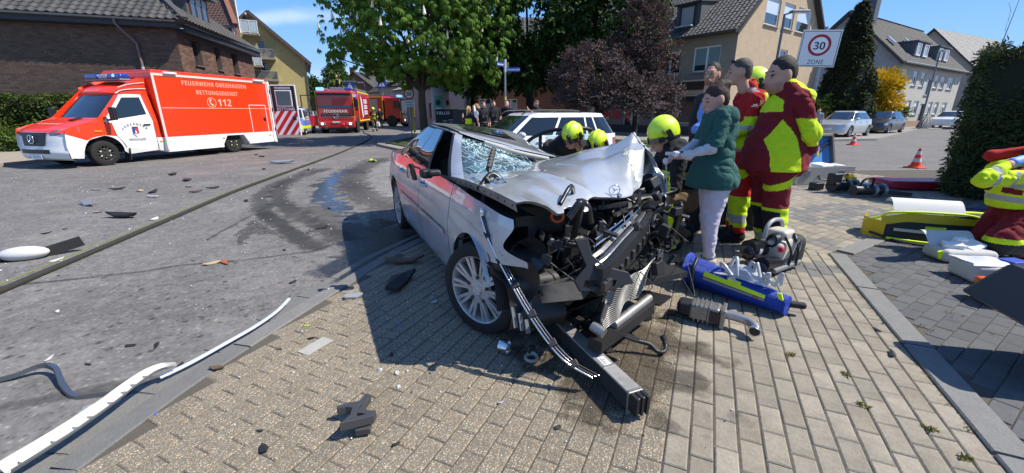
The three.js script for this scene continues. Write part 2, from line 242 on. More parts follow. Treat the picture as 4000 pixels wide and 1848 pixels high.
const texPebble=(()=>{
const N=1024,m=0.7,d=new Float32Array(N*N*3);
reseed(99);for(let i=0;i<N*N;i++){const k=0.36 + rnd(-0.05,0.05);d[i*3]=k*1.04;d[i*3 + 1]=k;d[i*3 + 2]=k*0.9;}
const cols=[[0.62,0.55,0.44],[0.72,0.69,0.62],[0.45,0.37,0.29],[0.52,0.49,0.45],[0.36,0.33,0.31],[0.82,0.80,0.74],[0.56,0.46,0.36],[0.63,0.6,0.54],[0.5,0.43,0.34]];
for(let k=0;k<15000;k++){const x=rnd(0,N),y=rnd(0,N),r=rnd(1.8,4.4)*(rnd()<0.1?1.5:1),e=rnd(0.6,1),a=rnd(0,3.14),c=pick(cols),ca=Math.cos(a),sa=Math.sin(a),sh=rnd(0.85,1.1);
for(let j=-9;j<=9;j++)for(let i=-9;i<=9;i++){const p=(i*ca + j*sa)/r,q=(-i*sa + j*ca)/(r*e);const dd=p*p + q*q;if(dd<1){const X=(Math.floor(x)+ i + N)%N,Y=(Math.floor(y)+ j + N)%N,o=(Y*N + X)*3;for(let n=0;n<3;n++)d[o + n]=mix([0.47,0.43,0.37][n],c[n]*sh,0.62);}}}
return{t:dataTex(N,(u,v,i,j)=>{const o=(j*N + i)*3;return[d[o],d[o + 1],d[o + 2]];}),m};
})();
const texConc=dataTex(512,(u,v,i,j)=>{const k=0.80 + 0.10*(hash(i,j,14)- 0.5)+ 0.20*(tfbm(u,v,10,5,5)- 0.5)+ 0.1*(tfbm(u,v,90,25,2)- 0.5);return[k*1.0,k,k];});
const pebM=[[1.5,1.45,1.36],[1.38,1.33,1.25],[1.6,1.54,1.44]].map((c)=>M(c,0.92,0,{tex:[texPebble.t,texPebble.m],bump:[0.12,0.003]}));
const conCols=[[0.42,0.365,0.28],[0.385,0.337,0.262],[0.45,0.392,0.305],[0.40,0.345,0.262]],conGrey=[[0.25,0.24,0.22],[0.28,0.265,0.24]];
const conM=[...conCols,...conGrey].map((c)=>M(c,0.93,0,{tex:[texConc,0.9],bump:[0.25,0.0025]}));
const drvCols=[[0.15,0.152,0.156],[0.135,0.137,0.141],[0.165,0.166,0.168]],drvM=drvCols.map((c)=>M(c,0.95,0,{tex:[texSpeck,0.35],bump:[0.2,0.004]}));
const stones=[];
{
reseed(21);
const inPave=(x,z)=>inside(x,z,pavePoly);
const inDrive=(x,z)=>{const a=(x - drvC[0])*nv[0]+(z - drvC[1])*nv[1],b=(x - drvC[0])*t2[1]*-1 +(z - drvC[1])*t2[0];return a>-0.02&&b>-0.02;};
const sC=drvC[0]*tv[0]+ drvC[1]*tv[1],nC=drvC[0]*nv[0]+ drvC[1]*nv[1];
for(let n=nC - 1.345 - 0.0515,r=0;n>-4.6;n -=0.103,r++)for(let s=sC - 5.6 +(r%2)*0.1;s<sC + 1.4;s +=0.2025){
const x=tv[0]*s + nv[0]*n,z=tv[1]*s + nv[1]*n;if(z>0.2)continue;
const ok=[];for(let q=-10;q<=10;q++){const e=q*0.01,X=x + tv[0]*e,Z=z + tv[1]*e;if(inPave(X - nv[0]*0.045,Z - nv[1]*0.045)&&inPave(X + nv[0]*0.045,Z + nv[1]*0.045))ok.push(e);}
if(ok.length<5)continue;const e0=ok[0],e1=ok[ok.length - 1],m=(e0 + e1)/2;
stones.push({x:x + tv[0]*m,z:z + tv[1]*m,a:-Math.atan2(tv[1],tv[0]),k:0,L:ok.length<20?e1 - e0:0,tone:rnd()<0.12?1:rnd()<0.5?0:2});
}
const turn=Math.atan2(t2[1],t2[0])- Math.atan2(tv[1],tv[0]);
const mm=[-t2[1],t2[0]];
for(let d=0.006 + 0.0515,r=0;d<6.6;d +=0.103,r++){
const arc=d*Math.abs(turn),s1=5.8,s2=7.5;
for(let s=(r%2)*0.1;s<s1 + arc + s2;s +=0.2025){
let x,z,a;
if(s<s1){const q=s1 - s;if(d>1.345)continue;x=drvC[0]- tv[0]*q - nv[0]*d;z=drvC[1]- tv[1]*q - nv[1]*d;a=Math.atan2(tv[1],tv[0]);}
else if(s<s1 + arc){const f=(s - s1)/arc;a=Math.atan2(tv[1],tv[0])+ turn*f;x=drvC[0]+ Math.sin(a)*d;z=drvC[1]- Math.cos(a)*d;}
else{const q=s - s1 - arc;x=drvC[0]+ t2[0]*q - mm[0]*d;z=drvC[1]+ t2[1]*q - mm[1]*d;a=Math.atan2(t2[1],t2[0]);}
if(z>0.2||!inPave(x - 0.04,z - 0.08))continue;
const sl=x*tv[0]+ z*tv[1],nl=x*nv[0]+ z*nv[1];if(nl<nC - 1.345&&sl<sC + 1.35)continue;
const g=vn(x*1.1 + 4,z*1.1 + 2,3)>0.66&&z<-3.6&&rnd()<0.8;
stones.push({x,z,a:-a,k:1,tone:g?4 +(rnd()*2|0):rnd()*4|0});
}
}
const aD=Math.atan2(t2[1],t2[0]);
for(let v=0.225,r=0;v<6.5;v +=0.103,r++)for(let u=-3.2 +(r%2)*0.1;u<7;u +=0.2025){
const x=drvC[0]+ t2[0]*u + mm[0]*v,z=drvC[1]+ t2[1]*u + mm[1]*v;if(z>0.3)continue;
const a=(x - drvC[0])*nv[0]+(z - drvC[1])*nv[1];if(a<0.17)continue;
stones.push({x,z,a:-aD,k:2,tone:rnd()*3|0});
}
const inView=(s)=>{const d=-s.z*0.9565 + 1.47*0.2917,px=2000 + 1600*s.x/d,py=924 + 1600*(1.47*0.9565 + s.z*0.2917)/d;return d>0.3&&px>-60&&px<4060&&py<1900;};
const named=[['washed_paver',pebM,'pavement',300],['paver',conM,'pavement',300],['drive_paver',drvM,'drive',150]];
const groups={};
for(const n of['pavement','drive']){groups[n]=new THREE.Group();groups[n].name=n;groups[n].userData.kind='structure';scene.add(groups[n]);}
named.forEach(([name,mats,parent,most],k)=>{
const mine=stones.filter((s)=>s.k===k).map((s)=>({...s,d:Math.hypot(s.x,s.z)+(inView(s)?0:100)})).sort((a,b)=>a.d - b.d);
const vars=[];for(let i=0;i<8;i++)vars.push(paverGeo(0.198,k===1?0.0955:0.0985,[rnd(0,3),rnd(0,3)],k===2?0.004:0.006));
const rest=mats.map(()=>[]);
mine.forEach((s,i)=>{
const g=s.L?paverGeo(s.L,0.0985,[rnd(0,3),rnd(0,3)],0.006):pick(vars),dy=rnd(-0.0022,0.0015),rx=rnd(-0.006,0.006),rz=rnd(-0.004,0.004),a=s.a + rnd(-0.008,0.008);
if(i<most&&s.d<100){const m=new THREE.Mesh(g,mats[s.tone%mats.length]);m.name=name;m.position.set(s.x,dy,s.z);m.rotation.set(rx,a,rz,'YXZ');m.receiveShadow=m.castShadow=true;groups[parent].add(m);}
else if(s.d<130){const c=g.clone();eu.set(rx,a,rz,'YXZ');m4.compose(V(s.x,dy,s.z),qt.setFromEuler(eu),V(1,1,1));rest[s.tone%mats.length].push(c.applyMatrix4(m4));}
});
rest.forEach((l,i)=>{if(l.length){const o=mesh(name + '_field',l,mats[i],groups[parent]);o.userData.kind='stuff';}});
});
const em=M([0.27,0.265,0.25],0.95,0,{tex:[texSpeck,0.5],bump:[0.3,0.004]});
const edge=new THREE.Group();edge.name='drive_edging';edge.userData.kind='structure';scene.add(edge);
const sec=[[-0.08,-0.1],[-0.08,0.006],[-0.072,0.014],[0.072,0.014],[0.08,0.006],[0.08,-0.1]];
for(let s=0;s<5.6;s +=1){const a=[drvC[0]- tv[0]*(s + 0.01)+ nv[0]*0.075,0,drvC[1]- tv[1]*(s + 0.01)+ nv[1]*0.075],b=[drvC[0]- tv[0]*(s + 0.99)+ nv[0]*0.075,0,drvC[1]- tv[1]*(s + 0.99)+ nv[1]*0.075];mesh('edging_stone',SWEEP([a,b],sec,true),em,edge);}
for(let s=0.17;s<4;s +=1){const a=[drvC[0]+ t2[0]*(s + 0.01)+ mm[0]*0.085,0,drvC[1]+ t2[1]*(s + 0.01)+ mm[1]*0.085],b=[drvC[0]+ t2[0]*(s + 0.99)+ mm[0]*0.085,0,drvC[1]+ t2[1]*(s + 0.99)+ mm[1]*0.085];mesh('edging_stone',SWEEP([a,b],sec,true),em,edge);}
}
const slabM=M([0.33,0.31,0.28],0.95,0,{tex:[texSpeck,1.4]}),grassM=M([0.07,0.105,0.028],1,0,{tex:[texSpeck,0.8],bump:[0.3,0.03]});
const sandM=M([0.42,0.36,0.28],0.95,0,{tex:[texSpeck,1.2]});
structure('far_pavement',SLAB([[-13.1,-8.5],[-14.6,-11.9],[-13.4,-17.5],[-14.2,-24],[-18.5,-34],[-60,-34],[-60,-8.5]],-0.3,0.06),sandM);
structure('corner_pavement',SLAB([[-9,-62],[-7.4,-27.5],[-6.2,-19.2],[-4.5,-16.6],[-1,-15.9],[8,-16.6],[12.5,-21.2],[20,-23],[33,-34.5],[52,-46],[90,-60],[90,-120],[-9,-120]],-0.3,0.06),slabM);
structure('side_pavement',SLAB([[-22,-34],[-15.2,-34],[-26,-120],[-60,-120],[-60,-34]],-0.3,0.055),slabM);
tag(mesh('grass',SLAB([[-5.5,-26],[-5.9,-19.5],[-4.3,-17.2],[-0.8,-16.5],[7.6,-17.3],[9.6,-19.4],[4,-22.5],[-1,-23]],-0.2,0.1),grassM),'mown grass verge under the trees behind the white estate car','grass',null,'stuff');
function frame(a,b){const L=Math.hypot(b[0]- a[0],b[1]- a[1]),dx=(b[0]- a[0])/L,dz=(b[1]- a[1])/L;return{L,m:new THREE.Matrix4().set(dx,0,-dz,a[0],0,1,0,0,dz,0,dx,a[1],0,0,0,1),p:(x,y,z=0)=>[a[0]+ dx*x - dz*z,y,a[1]+ dz*x + dx*z]};}
const inF=(f,gs)=>[].concat(gs).map((g)=>g.applyMatrix4(f.m));
const rect=(x0,y0,x1,y1)=>[[x0,y0],[x1,y0],[x1,y1],[x0,y1]];
function wallPart(bld,f,outline,holes,mat,name='wall',th=0.3){const g=EX(outline,th,0,holes.map((h)=>rect(...h)));g.translate(0,0,-th);boxUV(g);return mesh(name,inF(f,g),mat,bld);}
function windowPart(bld,f,[x0,y0,x1,y1],o={}){
const{fm=WHT,pm=PANE,depth=0.12,bars=1,sill=true,fw=0.06,blind=0,blindM,open=0,name='window'}=o;
const w=new THREE.Group();w.name=name;bld.add(w);
const g=[B(x1 - x0,fw,0.07,(x0 + x1)/2,y0 + fw/2,-depth),B(x1 - x0,fw,0.07,(x0 + x1)/2,y1 - fw/2,-depth),B(fw,y1 - y0 - 2*fw,0.07,x0 + fw/2,(y0 + y1)/2,-depth),B(fw,y1 - y0 - 2*fw,0.07,x1 - fw/2,(y0 + y1)/2,-depth)];
for(let k=1;k<=bars;k++)g.push(B(fw*1.3,y1 - y0 - 2*fw,0.066,x0 +(x1 - x0)*k/(bars + 1),(y0 + y1)/2,-depth));
mesh('frame',inF(f,g),fm,w);
for(let k=0;k<=bars;k++){const a=x0 +(x1 - x0)*k/(bars + 1),b=x0 +(x1 - x0)*(k + 1)/(bars + 1);mesh('pane',inF(f,B(b - a - fw,y1 - y0 - 2*fw,0.01,(a + b)/2,(y0 + y1)/2,-depth - 0.01)),pm,w);}
if(blind)mesh('blind',inF(f,B(x1 - x0 - 2*fw,(y1 - y0 - 2*fw)*blind,0.012,(x0 + x1)/2,y1 - fw -(y1 - y0 - 2*fw)*blind/2,-depth + 0.004)),blindM||WHT,w);
if(sill)mesh('sill',inF(f,B(x1 - x0 + 0.1,0.05,0.2,(x0 + x1)/2,y0 - 0.027,0.0)),o.sm||M([0.3,0.29,0.28],0.8),w);
return w;
}
function brickFace(bld,f,x0,x1,y0,y1,holes,cols,name='brickwork',keep=()=>true,bl=0.24,bh=0.071){
const out=[];reseed(17 + Math.round(x1*10));
const m=M([1,1,1],0.9,0,{vertexColors:true,tex:[texSpeck,0.6]});
for(let y=y0,r=0;y<y1 - bh;y +=bh + 0.012,r++)for(let x=x0 -(r%2)*(bl + 0.01)/2;x<x1;x +=bl + 0.01){
const a=Math.max(x,x0),b=Math.min(x + bl,x1);if(b - a<0.03)continue;
let parts=[[a,b]];
for(const h of holes){if(y + bh<h[1]||y>h[3])continue;parts=parts.flatMap(([p,q])=>(q<h[0]||p>h[2]?[[p,q]]:[[p,Math.min(q,h[0])],[Math.max(p,h[2]),q]].filter(([s,e])=>e - s>0.02)));}
for(const[p,q]of parts){
if(!keep((p + q)/2,y + bh/2))continue;
const z=0.014 + rnd(-0.003,0.003),c=pick(cols),k=rnd(0.8,1.15);
const A=[p,y,0],C=[q,y,0],E=[q,y + bh,0],G=[p,y + bh,0],A2=[p,y,z],C2=[q,y,z],E2=[q,y + bh,z],G2=[p,y + bh,z];
out.push(tint(POLY([[A2,C2,E2,G2],[A,C,C2,A2],[C,E,E2,C2],[E,G,G2,E2],[G,A,A2,G2]]),[c[0]*k,c[1]*k,c[2]*k]));
}
}
const o=mesh(name,inF(f,merge(out)),m,bld);o.userData.kind='stuff';return o;
}
function tileGeo(w,l,h,flat){
const n=flat?2:5,xs=[],pr=flat?()=>0:(t)=>h*(t<0.55?Math.sin(t/0.55*Math.PI):-0.25*Math.sin((t - 0.55)/0.45*Math.PI)),f=[];
for(let i=0;i<n;i++){const a=i/n,b=(i + 1)/n,xa=(a - 0.5)*w,xb=(b - 0.5)*w,ya=pr(a),yb=pr(b),e=0.022;f.push([[xa,ya + e,0],[xb,yb + e,0],[xb,yb,-l],[xa,ya,-l]],[[xa,ya - 0.006,0],[xb,yb - 0.006,0],[xb,yb + e,0],[xa,ya + e,0]]);}
return POLY(f);
}
function tiledRoof(bld,e0,e1,top,outline,mat,{w=0.3,l=0.34,h=0.045,most=0,name='roof',flat=false,th=0.16}={}){
const a=V(...e0),U=V(...e1).sub(a).normalize(),S0=V(...top).sub(a),S=S0.sub(U.clone().multiplyScalar(S0.dot(U))).normalize(),N=U.clone().cross(S).normalize();if(N.y<0)N.negate();
const roof=new THREE.Group();roof.name=name;bld.add(roof);
const at=(u,v,n=0)=>a.clone().addScaledVector(U,u).addScaledVector(S,v).addScaledVector(N,n);
const lo=outline.map(([u,v])=>at(u,v,-th).toArray()),hi=outline.map(([u,v])=>at(u,v,-0.012).toArray());
mesh('roof_deck',POLY([hi,lo.slice().reverse(),...hi.map((p,i)=>[hi[i],hi[(i + 1)%hi.length],lo[(i + 1)%lo.length],lo[i]])]),M([0.05,0.045,0.042],0.8),roof);
const g0=tileGeo(w,l*1.12,h,flat),mats=[].concat(mat),list=[];
const us=outline.map((p)=>p[0]),vs=outline.map((p)=>p[1]);
const Zl=S.clone().negate(),basis=new THREE.Matrix4().makeBasis(U,N,Zl);
if(U.clone().cross(N).dot(Zl)<0)basis.makeBasis(U.clone().negate(),N,Zl);
for(let v=Math.min(...vs)- 0.02,r=0;v<Math.max(...vs)- 0.1;v +=l,r++)for(let u=Math.min(...us)+ w/2 +(flat?(r%2)*w/2:0);u<Math.max(...us);u +=w){if(!inside(u,v + l*0.5,outline))continue;const p=at(u,v,0);list.push({p,d:p.distanceTo(camera.position)});}
list.sort((x,y)=>x.d - y.d);
const rest=mats.map(()=>[]);
reseed(list.length);
list.forEach((t,i)=>{
const k=rnd()*mats.length|0,m=basis.clone().setPosition(t.p.x,t.p.y + rnd(-0.006,0.006),t.p.z);
if(i<most){const o=new THREE.Mesh(g0,mats[k]);o.name='roof_tile';o.applyMatrix4(m);o.castShadow=o.receiveShadow=true;roof.add(o);}else rest[k].push(g0.clone().applyMatrix4(m));
});
rest.forEach((l2,k)=>{if(l2.length){const o=mesh('roof_tile_field',l2,mats[k],roof);o.userData.kind='stuff';}});
return roof;
}
const tileDark=[[0.085,0.08,0.076],[0.1,0.094,0.088],[0.07,0.066,0.064]].map((c)=>M(c,0.72,0,{tex:[texSpeck,0.9]}));
const tileBrown=[[0.12,0.062,0.045],[0.135,0.07,0.05]].map((c)=>M(c,0.7,0,{tex:[texSpeck,0.9]}));
const tilePale=[[0.4,0.38,0.35],[0.36,0.345,0.32]].map((c)=>M(c,0.75,0,{tex:[texSpeck,0.9]}));
const slate=M([0.11,0.115,0.125],0.6,0,{tex:[texBlotch,0.5]}),zinc=M([0.3,0.31,0.32],0.45,0.7,{tex:[texBlotch,1]}),darkWood=M([0.035,0.03,0.028],0.7);
const redFrame=M([0.09,0.03,0.022],0.5);
const add3=(a,b,k)=>[a[0]+ b[0]*k,a[1]+(b[1]||0)*k,a[2]+ b[2]*k];
{
const C=[-14.84,-19.88],Bf=[-16.85,-28.78],dA=[-0.946,0.325],A=[C[0]+ dA[0]*15,C[1]+ dA[1]*15],H=5.05;
const o=thing('brick_house','brown brick house with grey hipped pantile roof behind the clipped hedge','house');
const mort=M([0.16,0.14,0.125],0.95,0,{tex:[texSpeck,0.8]});
const f1=frame(A,C),f2=frame(C,Bf);
const h2=[[1.25,3.6,2.1,4.72],[3.6,3.6,4.25,4.72],[5.75,3.6,6.6,4.72]];
wallPart(o,f1,rect(0,-0.2,f1.L,H),[],mort);wallPart(o,f2,rect(0,-0.2,f2.L,H),h2,mort,'wall');
const bc=[[0.19,0.098,0.066],[0.23,0.125,0.083],[0.15,0.078,0.056],[0.27,0.155,0.105],[0.2,0.12,0.088]];
brickFace(o,f2,0,f2.L,1.2,H - 0.3,h2,bc);
brickFace(o,f1,f1.L - 13.2,f1.L,0.8,H - 0.05,[],[[0.15,0.1,0.075],[0.135,0.088,0.066],[0.165,0.112,0.084]],'brickwork');
for(const h of h2)windowPart(o,f2,h,{fm:redFrame,depth:0.22,bars:0,sm:M([0.12,0.1,0.09],0.7),name:'window'});
mesh('fascia',[...inF(f1,[B(f1.L + 0.5,0.28,0.06,f1.L/2,H + 0.0,0.38),B(f1.L + 0.4,0.03,0.42,f1.L/2,H - 0.12,0.2)]),...inF(f2,[B(f2.L + 0.4,0.34,0.06,f2.L/2 + 0.2,H - 0.02,0.38),B(f2.L + 0.3,0.03,0.42,f2.L/2 + 0.2,H - 0.16,0.2)])],M([0.03,0.03,0.033],0.6),o);
mesh('gutter',[...inF(f1,CY(0.075,0.075,f1.L + 0.5,f1.L/2,H + 0.16,0.47,0,0,Math.PI/2,12)),...inF(f2,CY(0.075,0.075,f2.L + 0.5,f2.L/2 + 0.1,H + 0.14,0.47,0,0,Math.PI/2,12))],zinc,o);
const x=f1.L - 1.15;mesh('downpipe',[...inF(f1,TU([[x - 0.75,H + 0.1,0.45],[x - 0.7,H - 0.15,0.42],[x - 0.35,H - 0.7,0.1],[x - 0.3,H - 1.0,0.08],[x - 0.3,1.4,0.08]],0.055,40))],M([0.16,0.13,0.12],0.6),o);
mesh('pipe_sleeve',inF(f1,CY(0.062,0.062,1.5,x - 0.3,2.6,0.08)),M([0.42,0.4,0.38],0.6),o);
const rise=0.72,y0=H + 0.2,out=0.5;
const pA=f1.p(-1,y0,out),pC=add3(f1.p(f1.L + 0.02,y0,out),[0.0,0,0],1),cx=f2.p(-0.1,y0,out);
const corner=[cx[0]+ 0.28,y0,cx[2]+ 0.35],pB=f2.p(f2.L + 0.3,y0,out);
const up1=f1.p(0,y0 + 4.3*rise,out - 4.3),hip=[corner[0]+ dA[0]*3.7 - 0.220*4.2,y0 + 4.2*rise,corner[2]+ dA[1]*3.7 - 0.975*4.2];
const l1=Math.hypot(corner[0]- pA[0],corner[2]- pA[2]);
tiledRoof(o,pA,corner,[up1[0],up1[1],up1[2]],[[0,0],[l1,0],[l1 - 3.1,5.2],[0,5.2]],tileDark,{most:300,w:0.3,l:0.33});
const l2=Math.hypot(pB[0]- corner[0],pB[2]- corner[2]),up2=f2.p(0,y0 + 4*rise,out - 4);
tiledRoof(o,corner,pB,up2,[[0,0],[l2,0],[l2,5.2],[4.6,5.2]],tileDark,{most:0,w:0.3,l:0.33});
const d0=3.0,d1=5.4;mesh('dormer',inF(f2,[B(d1 - d0,1.5,2.6,(d0 + d1)/2,y0 + 1.35,-1.9),B(d1 - d0 + 0.5,0.14,3.2,(d0 + d1)/2,y0 + 2.15,-1.75,0.1)]),slate,o);
windowPart(o,f2,[d0 + 0.25,y0 + 0.75,d1 - 0.25,y0 + 1.9],{fm:M([0.13,0.06,0.035],0.5),depth:0.55,bars:2,sill:false,blind:0.35,blindM:M([0.6,0.62,0.64],0.6),name:'dormer_window'});
mesh('ridge_tiles',[BAR([corner[0],corner[1]+ 0.05,corner[2]],[hip[0],hip[1]+ 0.12,hip[2]],0.24,0.12)],tileDark[0],o);
mesh('annexe_wall',inF(f1,[B(6,4.2,0.3,-3.2,1.9,-1.2)]),mort,o);
}
{
const o=thing('brown_roof_house','taller brick house with brown clad roof behind the hipped roof','house');
const f=frame([-25,-31.5],[-18.9,-31]),fs=frame([-18.9,-31],[-25.5,-39]);
wallPart(o,f,rect(0,-0.2,f.L,6.95),[],M([0.15,0.09,0.07],0.9));wallPart(o,fs,rect(0,-0.2,fs.L,6.95),[],M([0.15,0.09,0.07],0.9));
brickFace(o,f,f.L - 3,f.L,4.6,6.9,[],[[0.17,0.09,0.065],[0.2,0.11,0.08],[0.14,0.075,0.055]]);
mesh('gutter',inF(f,CY(0.07,0.07,f.L + 0.4,f.L/2,7.0,0.3,0,0,Math.PI/2,10)),zinc,o);
tiledRoof(o,f.p(-0.2,7.05,0.35),f.p(f.L + 0.3,7.05,0.35),f.p(0,10.05,-2.4),[[0,0],[f.L + 0.5,0],[f.L - 2.3,3.9],[0,3.9]],tileBrown,{w:0.28,l:0.26,h:0.02});
mesh('hip_trim',BAR(f.p(f.L + 0.3,7.1,0.4),f.p(f.L - 2.3,10.1,-2.3),0.3,0.14),M([0.2,0.08,0.045],0.6),o);
mesh('dormer',[B(2.6,3.0,3.0,-22.4,8.6,-34.4,0,0.6)],tileBrown[0],o);
mesh('dormer_trim',[B(2.9,0.12,3.3,-22.4,10.15,-34.4,0,0.6),B(0.1,2.9,0.1,-20.46,8.6,-33.96)],WHT,o);
mesh('downpipe',ROD(f.p(f.L - 0.1,6.9,0.2),f.p(f.L - 0.1,0.1,0.2),0.06),WHT,o);
}
{
const o=thing('yellow_house','pale yellow rendered gable house with balconies','house');
const f=frame([-36.35,-33.81],[-0.35,-51.25]),m=plaster([0.63,0.53,0.235]);
const wins=[[14.9,6.8,15.5,7.55],[14.9,4.95,15.45,5.75]];
wallPart(o,f,[[10.2,-0.2],[18.5,-0.2],[18.6,6.1],[14.62,9.7],[10.6,6.1]],wins,m);
const fs=frame([f.p(18.5,0)[0],f.p(18.5,0)[2]],[f.p(18.5,0)[0]- 6.5,f.p(18.5,0)[2]- 10]);wallPart(o,fs,rect(0.3,-0.2,fs.L,5.9),[],m);
for(const w of wins)windowPart(o,f,w,{bars:0,fm:M([0.35,0.37,0.4],0.5),pm:PANE});
mesh('roof',[POLY([[f.p(14.62,9.9,0.4),f.p(19.1,5.85,0.4),f.p(19.1,5.85,-11),f.p(14.62,9.9,-11)],[f.p(14.62,9.9,0.4),f.p(10.1,5.85,0.4),f.p(10.1,5.85,-11),f.p(14.62,9.9,-11)],[f.p(14.62,9.75,0.4),f.p(19.1,5.7,0.4),f.p(19.1,5.7,-11),f.p(14.62,9.75,-11)]])],M([0.06,0.05,0.05],0.8,0,{tex:[texSpeck,0.8]}),o);
mesh('verge_board',[BAR(f.p(14.6,9.84,0.42),f.p(19.1,5.76,0.42),0.08,0.26),BAR(f.p(14.64,9.84,0.42),f.p(10.1,5.76,0.42),0.08,0.26)],M([0.08,0.065,0.06],0.6),o);
mesh('downpipe',TU([f.p(18.95,5.85,0.2),f.p(18.7,5.5,0.1),f.p(18.6,4.6,0.08),f.p(18.55,0.2,0.08)],0.05,20),zinc,o);
const opal=M([0.42,0.52,0.56],0.25,0,{phys:true,clearcoat:1});
const glassBalcony=(x0,x1,y,z)=>{
const b=new THREE.Group();b.name='balcony';o.add(b);
mesh('floor_slab',inF(f,[B(x1 - x0 + 0.1,0.12,z,(x0 + x1)/2,y,z/2)]),M([0.4,0.38,0.35],0.8),b);
const fr=[B(x1 - x0,0.06,0.06,(x0 + x1)/2,y + 1.02,z),B(x1 - x0,0.06,0.06,(x0 + x1)/2,y + 0.12,z),B(0.06,0.06,z,x0,y + 1.02,z/2),B(0.06,0.06,z,x1,y + 1.02,z/2)];
for(let k=0;k<=2;k++)fr.push(B(0.06,1.05,0.06,mix(x0,x1,k/2),y + 0.5,z));
mesh('railing',inF(f,fr),WHT,b);
for(let k=0;k<2;k++)mesh('glass_panel',inF(f,B((x1 - x0)/2 - 0.1,0.78,0.02,mix(x0,x1,(k + 0.5)/2),y + 0.57,z)),opal,b);
};
const slatBalcony=(x0,x1,y,z)=>{
const b=new THREE.Group();b.name='balcony';o.add(b);
mesh('floor_slab',inF(f,B(x1 - x0 + 0.2,0.18,z + 0.1,(x0 + x1)/2,y,z/2)),M([0.24,0.23,0.22],0.8),b);
for(let x=x0;x<x1;x +=0.1)mesh('slat',inF(f,B(0.075,0.6,0.03,x + 0.05,y + 0.42,z)),M([0.1,0.11,0.12],0.6),b);
mesh('handrail',inF(f,[B(x1 - x0,0.06,0.08,(x0 + x1)/2,y + 0.76,z),B(0.06,0.7,z,x1,y + 0.4,z/2)]),M([0.28,0.29,0.3],0.5),b);
};
glassBalcony(14.0,15.2,7.95,1.2);glassBalcony(14.0,15.1,5.35,1.2);slatBalcony(13.9,16.1,6.05,0.8);slatBalcony(13.9,16.1,4.22,0.8);
}
function gableHouse(name,label,a,b,depth,eave,ridge,wm,rm,wins=[],o2={}){
const o=thing(name,label,'house'),f=frame(a,b),L=f.L,back=frame(f.p(L,0,0).filter((_,i)=>i!==1),f.p(L,0,-depth).filter((_,i)=>i!==1));
const g=o2.gableFront;
wallPart(o,f,g?[[0,-0.2],[L,-0.2],[L,eave],[L/2,ridge],[0,eave]]:rect(0,-0.2,L,eave),wins,wm);
const S=g?rect(0,-0.2,depth,eave):[[0,-0.2],[depth,-0.2],[depth,eave],[depth/2,ridge],[0,eave]];
wallPart(o,back,S,[],o2.wm2||wm);const lf=frame(f.p(0,0,-depth).filter((_,i)=>i!==1),a);wallPart(o,lf,S,[],o2.wm2||wm);
for(const w of wins)windowPart(o,f,w,{bars:1,...o2.win});
const ov=0.35,dy=(ridge - eave)/((g?L:depth)/2)*ov,ms=rm;
if(g){const len=Math.hypot(L/2 + ov,ridge - eave + dy);tiledRoof(o,f.p(L + ov,eave - dy,ov),f.p(L + ov,eave - dy,-depth),f.p(L/2,ridge,0),rect(0,0,depth + ov,len),ms,o2.tile);tiledRoof(o,f.p(-ov,eave - dy,-depth),f.p(-ov,eave - dy,ov),f.p(L/2,ridge,0),rect(0,0,depth + ov,len),ms,o2.tile);}
else{const len=Math.hypot(depth/2 + ov,ridge - eave + dy);tiledRoof(o,f.p(-ov,eave - dy,ov),f.p(L + ov,eave - dy,ov),f.p(0,ridge,-depth/2),rect(0,0,L + 2*ov,len),ms,o2.tile);tiledRoof(o,f.p(L + ov,eave - dy,-depth - ov),f.p(-ov,eave - dy,-depth - ov),f.p(0,ridge,-depth/2),rect(0,0,L + 2*ov,len),ms,o2.tile);}
for(const[x,z,h,w]of o2.chim||[]){const p=f.p(x,ridge,z),c=mesh('chimney',[B(w,h,w,p[0],ridge + h/2 - 0.5,p[2]),B(w + 0.12,0.12,w + 0.12,p[0],ridge + h - 0.5,p[2])],o2.cm||M([0.17,0.08,0.06],0.9),o);}
return{o,f};
}
const brickR=M([0.26,0.12,0.085],0.92,0,{tex:[texSpeck,0.7]}),coarse={w:0.34,l:0.4,h:0.03};
gableHouse('brick_gable_house','brick gable house with dark roof and several chimneys at the street end',[-24.6,-80],[-20.5,-92],10,5.2,8.6,brickR,tileDark,[],{chim:[[2,-3,1.8,1.1],[1.5,-6.5,1.3,0.8],[5,-5,1.4,0.9]],tile:coarse});
gableHouse('brick_terrace_house','brick house in the row beyond the fire engines',[-31,-84],[-24.9,-82],10,4.5,7.7,brickR,tileDark,[],{chim:[[2,-5,1.6,1],[5,-5,1.5,0.7]],tile:coarse});
gableHouse('ochre_house','ochre rendered house with a steep dark roof beside the crossing',[-22.9,-70],[-18.9,-64],10,4.6,8.2,plaster([0.42,0.29,0.12]),tileDark,[[0.8,1.2,1.8,2.4],[3.4,1.2,4.6,2.4]],{tile:coarse,wm2:plaster([0.46,0.32,0.13])});
